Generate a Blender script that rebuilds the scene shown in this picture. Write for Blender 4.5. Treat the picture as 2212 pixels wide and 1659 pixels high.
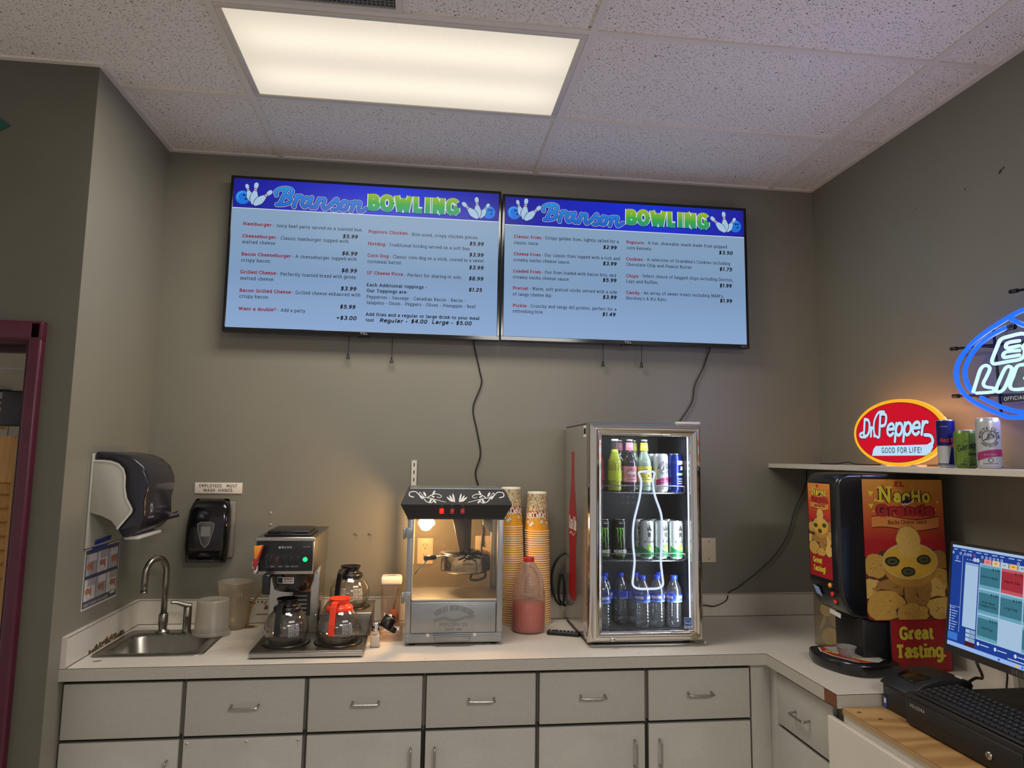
import bpy, bmesh, math, random
from mathutils import Vector, Matrix
from mathutils.geometry import delaunay_2d_cdt
random.seed(7)
PI = math.pi
S = bpy.context.scene
for o in list(bpy.data.objects):
    bpy.data.objects.remove(o)
COL = S.collection

# ---------------------------------------------------------------- camera
CE = 3.0417                      # ceiling height (m)
cam = bpy.data.cameras.new('camera')
cam.sensor_fit = 'HORIZONTAL'; cam.sensor_width = 36.0
cam.lens = 36.0 * 1520.45 / 2212.0
cam.shift_x = 1.519 / 2212.0
cam.shift_y = -22.869 / 2212.0
cam.clip_start = 0.02
camo = bpy.data.objects.new('camera', cam); COL.objects.link(camo)
yaw, pitch, roll = 0.124355, 0.116548, 0.01402
fwd = Vector((math.sin(yaw)*math.cos(pitch), math.cos(yaw)*math.cos(pitch), math.sin(pitch)))
rgt = Vector((math.cos(yaw), -math.sin(yaw), 0.0)); up = rgt.cross(fwd)
r2 = rgt*math.cos(roll) + up*math.sin(roll); u2 = -rgt*math.sin(roll) + up*math.cos(roll)
m3 = Matrix((r2, u2, -fwd)).transposed()
camo.matrix_world = Matrix.Translation((1.20442, -3.31818, 1.65298)) @ m3.to_4x4()
S.camera = camo

# ---------------------------------------------------------------- world, exposure
W = bpy.data.worlds.new('World'); S.world = W; W.use_nodes = True
bg = W.node_tree.nodes['Background']
bg.inputs[0].default_value = (0.97, 0.90, 0.90, 1); bg.inputs[1].default_value = 0.44
vs = S.view_settings
vs.view_transform = 'Standard'; vs.look = 'None'; vs.gamma = 1.0; vs.exposure = 0.0
vs.use_curve_mapping = False

def lamp(name, kind, loc, power, col, rot=(0, 0, 0), **kw):
    l = bpy.data.lights.new(name, kind); l.energy = power; l.color = col
    for k, v in kw.items(): setattr(l, k, v)
    o = bpy.data.objects.new(name, l); COL.objects.link(o); o.location = loc; o.rotation_euler = rot
    return o
# the fluorescent tubes of the troffer over the counter; the rear one is an added, unseen fill lamp
lamp('troffer_light', 'AREA', (1.1155, -0.890, CE-0.03), 27.0, (1.0, 0.945, 0.85), shape='RECTANGLE', size=1.12, size_y=0.52)
lamp('rear_fill_light', 'AREA', (2.335, -4.55, CE-0.03), 78.0, (1.0, 0.975, 0.93), shape='RECTANGLE', size=1.12, size_y=0.52)

# ---------------------------------------------------------------- materials
def lin(c):
    c = c/255.0
    return c/12.92 if c <= 0.04045 else ((c+0.055)/1.055)**2.4
def rgb(c): return (lin(c[0]), lin(c[1]), lin(c[2]), 1.0)
MATS = {}
def M(name, c=(128, 128, 128), rough=0.5, metal=0.0, emit=None, es=0.0, var=0.0, vs=12.0, bump=0.0, bs=200.0, spec=0.5, aniso=None, coat=0.0):
    if name in MATS: return MATS[name]
    m = bpy.data.materials.new(name); m.use_nodes = True; MATS[name] = m
    nt = m.node_tree; b = nt.nodes['Principled BSDF']; L = nt.links
    b.inputs['Base Color'].default_value = rgb(c); b.inputs['Roughness'].default_value = rough
    b.inputs['Metallic'].default_value = metal; b.inputs['Specular IOR Level'].default_value = spec
    b.inputs['Coat Weight'].default_value = coat
    if emit is not None:
        b.inputs['Emission Color'].default_value = rgb(emit); b.inputs['Emission Strength'].default_value = es
    if var or bump:
        tc = nt.nodes.new('ShaderNodeTexCoord')
    if var:
        n = nt.nodes.new('ShaderNodeTexNoise'); n.inputs['Scale'].default_value = vs; n.inputs['Detail'].default_value = 6
        if aniso:
            mp = nt.nodes.new('ShaderNodeMapping'); mp.inputs['Scale'].default_value = aniso
            L.new(tc.outputs['Object'], mp.inputs['Vector']); L.new(mp.outputs[0], n.inputs['Vector'])
        else: L.new(tc.outputs['Object'], n.inputs['Vector'])
        mr = nt.nodes.new('ShaderNodeMapRange')
        mr.inputs['From Min'].default_value = 0.3; mr.inputs['From Max'].default_value = 0.7
        mr.inputs['To Min'].default_value = 1-var; mr.inputs['To Max'].default_value = 1+var
        L.new(n.outputs['Fac'], mr.inputs['Value'])
        mx = nt.nodes.new('ShaderNodeVectorMath'); mx.operation = 'SCALE'
        mx.inputs[0].default_value = rgb(c)[:3]; L.new(mr.outputs[0], mx.inputs['Scale'])
        L.new(mx.outputs[0], b.inputs['Base Color'])
    if bump:
        n2 = nt.nodes.new('ShaderNodeTexNoise'); n2.inputs['Scale'].default_value = bs; n2.inputs['Detail'].default_value = 3
        L.new(tc.outputs['Object'], n2.inputs['Vector'])
        bp = nt.nodes.new('ShaderNodeBump'); bp.inputs['Strength'].default_value = bump; bp.inputs['Distance'].default_value = 0.002
        L.new(n2.outputs['Fac'], bp.inputs['Height']); L.new(bp.outputs[0], b.inputs['Normal'])
    return m
def glass(name, c=(255, 255, 255), trans=1.0, rough=0.02, refl=1.0, tint_mix=0.0, body=(230, 230, 225)):
    """thin glass / clear plastic: see-through sheet with fresnel reflections; tint_mix adds a milky body"""
    if name in MATS: return MATS[name]
    m = bpy.data.materials.new(name); m.use_nodes = True; MATS[name] = m
    nt = m.node_tree; L = nt.links; out = nt.nodes['Material Output']; nt.nodes.remove(nt.nodes['Principled BSDF'])
    t = nt.nodes.new('ShaderNodeBsdfTransparent'); t.inputs[0].default_value = tuple(x*trans for x in rgb(c)[:3])+(1,)
    src = t
    if tint_mix:
        d = nt.nodes.new('ShaderNodeBsdfDiffuse'); d.inputs[0].default_value = rgb(body)
        tl = nt.nodes.new('ShaderNodeBsdfTranslucent'); tl.inputs[0].default_value = rgb(body)
        a = nt.nodes.new('ShaderNodeMixShader'); a.inputs[0].default_value = 0.5
        L.new(d.outputs[0], a.inputs[1]); L.new(tl.outputs[0], a.inputs[2])
        mx0 = nt.nodes.new('ShaderNodeMixShader'); mx0.inputs[0].default_value = tint_mix
        L.new(t.outputs[0], mx0.inputs[1]); L.new(a.outputs[0], mx0.inputs[2]); src = mx0
    g = nt.nodes.new('ShaderNodeBsdfGlossy'); g.inputs['Roughness'].default_value = rough
    lw = nt.nodes.new('ShaderNodeLayerWeight'); lw.inputs['Blend'].default_value = 0.5
    pw = nt.nodes.new('ShaderNodeMath'); pw.operation = 'POWER'; pw.inputs[1].default_value = 3.0
    L.new(lw.outputs['Facing'], pw.inputs[0])
    ma = nt.nodes.new('ShaderNodeMath'); ma.operation = 'MULTIPLY_ADD'; ma.inputs[1].default_value = 0.6*refl; ma.inputs[2].default_value = 0.045*refl
    L.new(pw.outputs[0], ma.inputs[0])
    mx = nt.nodes.new('ShaderNodeMixShader'); L.new(ma.outputs[0], mx.inputs[0])
    L.new(src.outputs[0], mx.inputs[1]); L.new(g.outputs[0], mx.inputs[2]); L.new(mx.outputs[0], out.inputs[0])
    return m
def grad(name, stops, axis, a, b, es=1.0, emit=True, rough=0.5):
    """colour that runs along one object axis from a to b (printed or displayed artwork)"""
    if name in MATS: return MATS[name]
    m = bpy.data.materials.new(name); m.use_nodes = True; MATS[name] = m
    nt = m.node_tree; L = nt.links; p = nt.nodes['Principled BSDF']
    tc = nt.nodes.new('ShaderNodeTexCoord'); sx = nt.nodes.new('ShaderNodeSeparateXYZ'); L.new(tc.outputs['Object'], sx.inputs[0])
    mr = nt.nodes.new('ShaderNodeMapRange'); mr.inputs['From Min'].default_value = a; mr.inputs['From Max'].default_value = b
    L.new(sx.outputs[axis], mr.inputs[0])
    cr = nt.nodes.new('ShaderNodeValToRGB'); L.new(mr.outputs[0], cr.inputs[0])
    el = cr.color_ramp.elements
    el[0].position = stops[0][0]; el[0].color = rgb(stops[0][1])
    el[1].position = stops[-1][0]; el[1].color = rgb(stops[-1][1])
    for q, c in stops[1:-1]:
        e = el.new(q); e.color = rgb(c)
    if emit:
        p.inputs['Base Color'].default_value = (0.01, 0.01, 0.01, 1); p.inputs['Roughness'].default_value = 0.35; p.inputs['Specular IOR Level'].default_value = 0.12
        L.new(cr.outputs[0], p.inputs['Emission Color']); p.inputs['Emission Strength'].default_value = es
    else:
        L.new(cr.outputs[0], p.inputs['Base Color']); p.inputs['Roughness'].default_value = rough
    return m
def E(name, c=(0, 0, 0), s=1.0):           # a lit display colour / lamp surface
    return M(name, (6, 6, 6), 0.35, emit=c, es=s, spec=0.12)

# ---------------------------------------------------------------- mesh builder
def catmull(pts, n=8, closed=False):
    P = [Vector(p) for p in pts]; out = []
    m = len(P); rng = range(m if closed else m-1)
    for i in rng:
        if closed: a, b, c, d = P[(i-1) % m], P[i], P[(i+1) % m], P[(i+2) % m]
        else: a, b, c, d = P[max(i-1, 0)], P[i], P[i+1], P[min(i+2, m-1)]
        for k in range(n):
            t = k/n
            out.append(0.5*((2*b)+(c-a)*t+(2*a-5*b+4*c-d)*t*t+(3*b-a-3*c+d)*t**3))
    if not closed: out.append(P[-1])
    return out

def stroke_tris(pts, w, round_=False, w1=None, joints=0):
    """a pen stroke as plain 2-D polygons (they may overlap; union2 merges them)"""
    P = [Vector((p[0], p[1])) for p in pts]; Q = [P[0]]; T = []
    for p in P[1:]:
        if (p-Q[-1]).length > 1e-7: Q.append(p)
    N = len(Q)
    if N < 2: return T
    wid = [w if w1 is None else w+(w1-w)*i/(N-1) for i in range(N)]
    def disc(p, r, n): T.append([Vector((p.x+r*math.cos(2*PI*q/n), p.y+r*math.sin(2*PI*q/n))) for q in range(n)])
    nr = []
    for i in range(N):
        d0 = (Q[i]-Q[i-1]).normalized() if i else (Q[1]-Q[0]).normalized(); d1 = (Q[i+1]-Q[i]).normalized() if i < N-1 else d0
        nr.append((d0, d1, d0.dot(d1)))
    def off(i, seg_d):            # corner offset at vertex i for the segment along seg_d
        d0, d1, c = nr[i]; perp = Vector((-seg_d.y, seg_d.x))
        if c > 0.8:
            b = (d0+d1).normalized(); b = Vector((-b.y, b.x)); return b*(wid[i]/2/max(0.75, b.dot(perp)))
        return perp*(wid[i]/2)
    for i in range(N-1):
        d = (Q[i+1]-Q[i]).normalized(); o0, o1 = off(i, d), off(i+1, d)
        T.append([Q[i]-o0, Q[i+1]-o1, Q[i+1]+o1, Q[i]+o0])
    for i in range(1, N-1):
        if nr[i][2] <= 0.8 and (joints or round_) and nr[i][2] > 0.2: disc(Q[i], wid[i]/2, 10)
    if round_: disc(Q[0], wid[0]/2, 12); disc(Q[-1], wid[-1]/2, 12)
    return T
def union2(polys, scale=1.0):
    """merge overlapping 2-D polygons into one flat triangulation without overlaps"""
    V, F = [], []; k = 1.0/max(scale, 1e-9)
    for poly in polys:
        for q in range(1, len(poly)-1):
            t = [poly[0], poly[q], poly[q+1]]
            ar = (t[1]-t[0]).cross(t[2]-t[0])
            if abs(ar)*k*k < 1e-5: continue
            if ar < 0: t = t[::-1]
            F.append([len(V), len(V)+1, len(V)+2]); V += [p*k for p in t]
    if not F: return [], []
    r = delaunay_2d_cdt(V, [], F, 0, 1e-4, False)
    T = [(V[f[0]], V[f[1]], V[f[2]]) for f in F]
    B = [(min(p.x for p in t), max(p.x for p in t), min(p.y for p in t), max(p.y for p in t), t) for t in T]
    def inside(x, y):
        for x0, x1, y0, y1, (a, b, c) in B:
            if x0 <= x <= x1 and y0 <= y <= y1 and (b.x-a.x)*(y-a.y)-(b.y-a.y)*(x-a.x) >= 0 and (c.x-b.x)*(y-b.y)-(c.y-b.y)*(x-b.x) >= 0 and (a.x-c.x)*(y-c.y)-(a.y-c.y)*(x-c.x) >= 0: return True
        return False
    fs = []
    for f in r[2]:
        n = len(f); cx = sum(r[0][i][0] for i in f)/n; cy = sum(r[0][i][1] for i in f)/n
        if inside(cx, cy): fs.append(list(f))
    return [(p[0]*scale, p[1]*scale) for p in r[0]], fs
GCACHE = {}
def glyph(ch, wt, serif, round_, xs, sl):
    key = (ch, wt, serif, round_, xs, sl)
    if key not in GCACHE:
        g = GL[ch]; T = []; iy = max(0.0, wt-0.7)/2          # keep heavy strokes inside the cap height
        for curved, pts in g[1]:
            q = []
            for p in pts:
                y = p[1]
                if iy and y >= 0: y = y if (not curved and not round_ and (y <= 0.05 or 6.95 <= y <= 7.3)) else iy+y*(7-2*iy)/7
                q.append(((p[0]+y*sl)*xs, y))
            T += stroke_tris(q, wt, round_, None, 1 if curved else 0)
        if serif:
            for a, b, y in g[2]:
                y = y+(wt*0.4 if y < 4.5 else -wt*0.4); T += stroke_tris([((a-0.4+y*sl)*xs, y), ((b+0.4+y*sl)*xs, y)], wt*0.75)
        V2, F2 = union2(T, wt); GCACHE[key] = (V2, F2, g[0])
    return GCACHE[key]

class MB:
    def __init__(s): s.v = []; s.f = []; s.fm = []; s.fs = []; s.mats = []; s.k = 0
    def mi(s, m):
        if m not in s.mats: s.mats.append(m)
        return s.mats.index(m)
    def add(s, vs, fs, m, smooth=False):
        o = len(s.v); s.v.extend([tuple(v) for v in vs]); k = s.mi(m)
        for f in fs:
            s.f.append([i+o for i in f]); s.fm.append(k); s.fs.append(smooth)
    def box(s, x0, x1, y0, y1, z0, z1, m, bev=0.0, seg=2, smooth=None):
        if x0 > x1: x0, x1 = x1, x0
        if y0 > y1: y0, y1 = y1, y0
        if z0 > z1: z0, z1 = z1, z0
        vs = [(x, y, z) for x in (x0, x1) for y in (y0, y1) for z in (z0, z1)]
        fs = [(0, 1, 3, 2), (4, 6, 7, 5), (0, 4, 5, 1), (2, 3, 7, 6), (0, 2, 6, 4), (1, 5, 7, 3)]
        if not bev: s.add(vs, fs, m); return s
        bm = bmesh.new(); V = [bm.verts.new(v) for v in vs]
        for f in fs: bm.faces.new([V[i] for i in f])
        bmesh.ops.bevel(bm, geom=bm.edges[:], offset=bev, segments=seg, profile=0.5, affect='EDGES')
        s.bm(bm, m, True if smooth is None else smooth); return s
    def bm(s, bm, m, smooth=False):
        bm.verts.index_update()
        s.add([v.co[:] for v in bm.verts], [[v.index for v in f.verts] for f in bm.faces], m, smooth); bm.free()
    def prism(s, poly, axis, a, b, m, bev=0.0, seg=2, smooth=False):
        def mp(p, t): return {'x': (t, p[0], p[1]), 'y': (p[0], t, p[1]), 'z': (p[0], p[1], t)}[axis]
        n = len(poly); vs = [mp(p, a) for p in poly]+[mp(p, b) for p in poly]
        fs = [list(range(n))[::-1], list(range(n, 2*n))]+[[i, (i+1) % n, n+(i+1) % n, n+i] for i in range(n)]
        bm = bmesh.new(); V = [bm.verts.new(v) for v in vs]
        for f in fs: bm.faces.new([V[i] for i in f])
        bmesh.ops.recalc_face_normals(bm, faces=bm.faces[:])
        if bev:
            eds = [e for e in bm.edges if len(e.link_faces) == 2 and e.calc_face_angle(0) > 0.6]
            bmesh.ops.bevel(bm, geom=eds, offset=bev, segments=seg, profile=0.5, affect='EDGES')
        s.bm(bm, m, smooth or bev > 0); return s
    def lathe(s, prof, m, c=(0, 0, 0), seg=32, axis='z', smooth=True, cap=True, sx=1.0, sy=1.0):
        vs = []; fs = []
        for r, z in prof:
            for k in range(seg):
                a = 2*PI*k/seg; x, y = r*math.cos(a)*sx, r*math.sin(a)*sy
                p = {'z': (x, y, z), 'y': (x, z, y), 'x': (z, x, y)}[axis]
                vs.append((p[0]+c[0], p[1]+c[1], p[2]+c[2]))
        n = len(prof)
        for i in range(n-1):
            for k in range(seg):
                k2 = (k+1) % seg
                fs.append([i*seg+k, i*seg+k2, (i+1)*seg+k2, (i+1)*seg+k])
        if axis == 'y': fs = [f[::-1] for f in fs]
        s.add(vs, fs, m, smooth)
        if cap:
            o = len(s.v)-len(vs); k = s.mi(m)
            if prof[0][0] > 1e-6: s.f.append([o+i for i in range(seg)][::-1]); s.fm.append(k); s.fs.append(False)
            if prof[-1][0] > 1e-6: s.f.append([o+(n-1)*seg+i for i in range(seg)]); s.fm.append(k); s.fs.append(False)
        return s
    def cyl(s, c, r, h, m, axis='z', seg=24, smooth=True):
        return s.lathe([(r, 0), (r, h)], m, c, seg, axis, smooth)
    def tube(s, pts, r, m, seg=8, closed=False, n=0, cap=True):
        P = catmull(pts, n, closed) if n else [Vector(p) for p in pts]
        N = len(P); vs = []; fs = []; prev = None
        for i, p in enumerate(P):
            if closed: t = P[(i+1) % N]-P[i-1]
            else: t = P[min(i+1, N-1)]-P[max(i-1, 0)]
            t = t.normalized() if t.length > 1e-9 else Vector((0, 0, 1))
            if prev is None: u = t.orthogonal().normalized()
            else:
                u = prev-t*prev.dot(t); u = u.normalized() if u.length > 1e-6 else t.orthogonal().normalized()
            prev = u; w = t.cross(u)
            rr = r
            if isinstance(r, (list, tuple)):
                q = i/(N-1)*(len(r)-1); j0 = min(int(q), len(r)-2); rr = r[j0]+(r[j0+1]-r[j0])*(q-j0)
            for k in range(seg):
                a = 2*PI*k/seg; vs.append(p+(u*math.cos(a)+w*math.sin(a))*rr)
        for i in range(N if closed else N-1):
            j = (i+1) % N
            off = 0
            if closed and j == 0:            # match the seam
                d = [(vs[i*seg]-vs[k]).length for k in range(seg)]; off = d.index(min(d))
            for k in range(seg):
                k2 = (k+1) % seg
                fs.append([i*seg+k, i*seg+k2, j*seg+(k2+off) % seg, j*seg+(k+off) % seg])
        if not closed and cap: fs += [list(range(seg))[::-1], [(N-1)*seg+k for k in range(seg)]]
        s.add(vs, fs, m, True); return s
    # ---- flat artwork: mp(u, v, h) gives the point on the surface, h = height of the ink
    def poly(s, pts, m, mp, h=0.0): s.add([mp(p[0], p[1], h) for p in pts], [list(range(len(pts)))], m); return s
    def rect(s, u0, v0, u1, v1, m, mp, h=0.0, n=1, nv=1):
        vs = [mp(u0+(u1-u0)*i/n, v0+(v1-v0)*j/nv, h) for j in range(nv+1) for i in range(n+1)]
        s.add(vs, [[j*(n+1)+i, j*(n+1)+i+1, (j+1)*(n+1)+i+1, (j+1)*(n+1)+i] for j in range(nv) for i in range(n)], m); return s
    def ell(s, u, v, a, b, m, mp, h=0.0, n=24, rot=0.0):
        pts = []
        for k in range(n):
            t = 2*PI*k/n; x, y = a*math.cos(t), b*math.sin(t)
            pts.append((u+x*math.cos(rot)-y*math.sin(rot), v+x*math.sin(rot)+y*math.cos(rot)))
        return s.poly(pts, m, mp, h)
    def ring(s, u, v, a, b, w, m, mp, h=0.0, n=32, t0=0.0, t1=2*PI):
        pts = [(u+a*math.cos(t0+(t1-t0)*k/n), v+b*math.sin(t0+(t1-t0)*k/n)) for k in range(n+1)]
        return s.stroke(pts, w, m, mp, h)
    def stroke(s, pts, w, m, mp, h=0.0, round_=False, w1=None):
        s.k = (s.k+1) % 6
        V2, F2 = union2(stroke_tris(pts, w, round_, w1, 4 if len(pts) > 3 else 0), w)
        s.add([mp(p[0], p[1], h+s.k*3.6e-5) for p in V2], F2, m)
        return s
    def text(s, t, u, v, size, m, mp, h=0.0, wt=0.75, sl=0.0, serif=True, width=None, xs=1.0, sp=1.0, round_=False, align='l', rot=0.0, arc=None):
        """stroke lettering; size = cap height; width = total advance to fit"""
        k = size/7.0
        tot = sum(GL.get(c, GL['?'])[0]+sp for c in t)-sp
        if width is not None: xs = width/(tot*k)
        x = {'l': 0.0, 'c': -tot/2, 'r': -tot}[align]
        cr, sr = math.cos(rot), math.sin(rot)
        def tr(x0_, px, py):
            X = (x0_*xs+px)*k; Y = py*k
            if arc:                                   # arc = radius; letters stand outward (+) or inward (-)
                a = X/abs(arc)
                if arc > 0: th = PI/2-a; R = arc+Y
                else: th = -PI/2+a; R = -arc-Y
                return (u+R*math.cos(th), v+R*math.sin(th))
            return (u+X*cr-Y*sr, v+X*sr+Y*cr)
        for c in t:
            V2, F2, adv = glyph(c if c in GL else '?', round(wt, 3), serif, round_, round(xs, 3), sl)
            s.k = (s.k+1) % 6; hh = h+s.k*3.6e-5
            if F2: s.add([mp(*tr(x, p[0], p[1]), hh) for p in V2], F2, m)
            x += adv+sp
        return s
    def build(s, name, parent=None, bevel=0.0, loc=None, rotz=0.0, seg=2):
        me = bpy.data.meshes.new(name); me.from_pydata(s.v, [], s.f)
        for m in s.mats: me.materials.append(m)
        me.polygons.foreach_set('material_index', s.fm); me.polygons.foreach_set('use_smooth', s.fs)
        me.update()
        o = bpy.data.objects.new(name, me); COL.objects.link(o)
        if parent: o.parent = parent
        if loc: o.location = loc
        if rotz: o.rotation_euler = (0, 0, rotz)
        if bevel:
            b = o.modifiers.new('bevel', 'BEVEL'); b.width = bevel; b.segments = seg; b.limit_method = 'ANGLE'; b.angle_limit = 0.7
        return o

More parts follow.
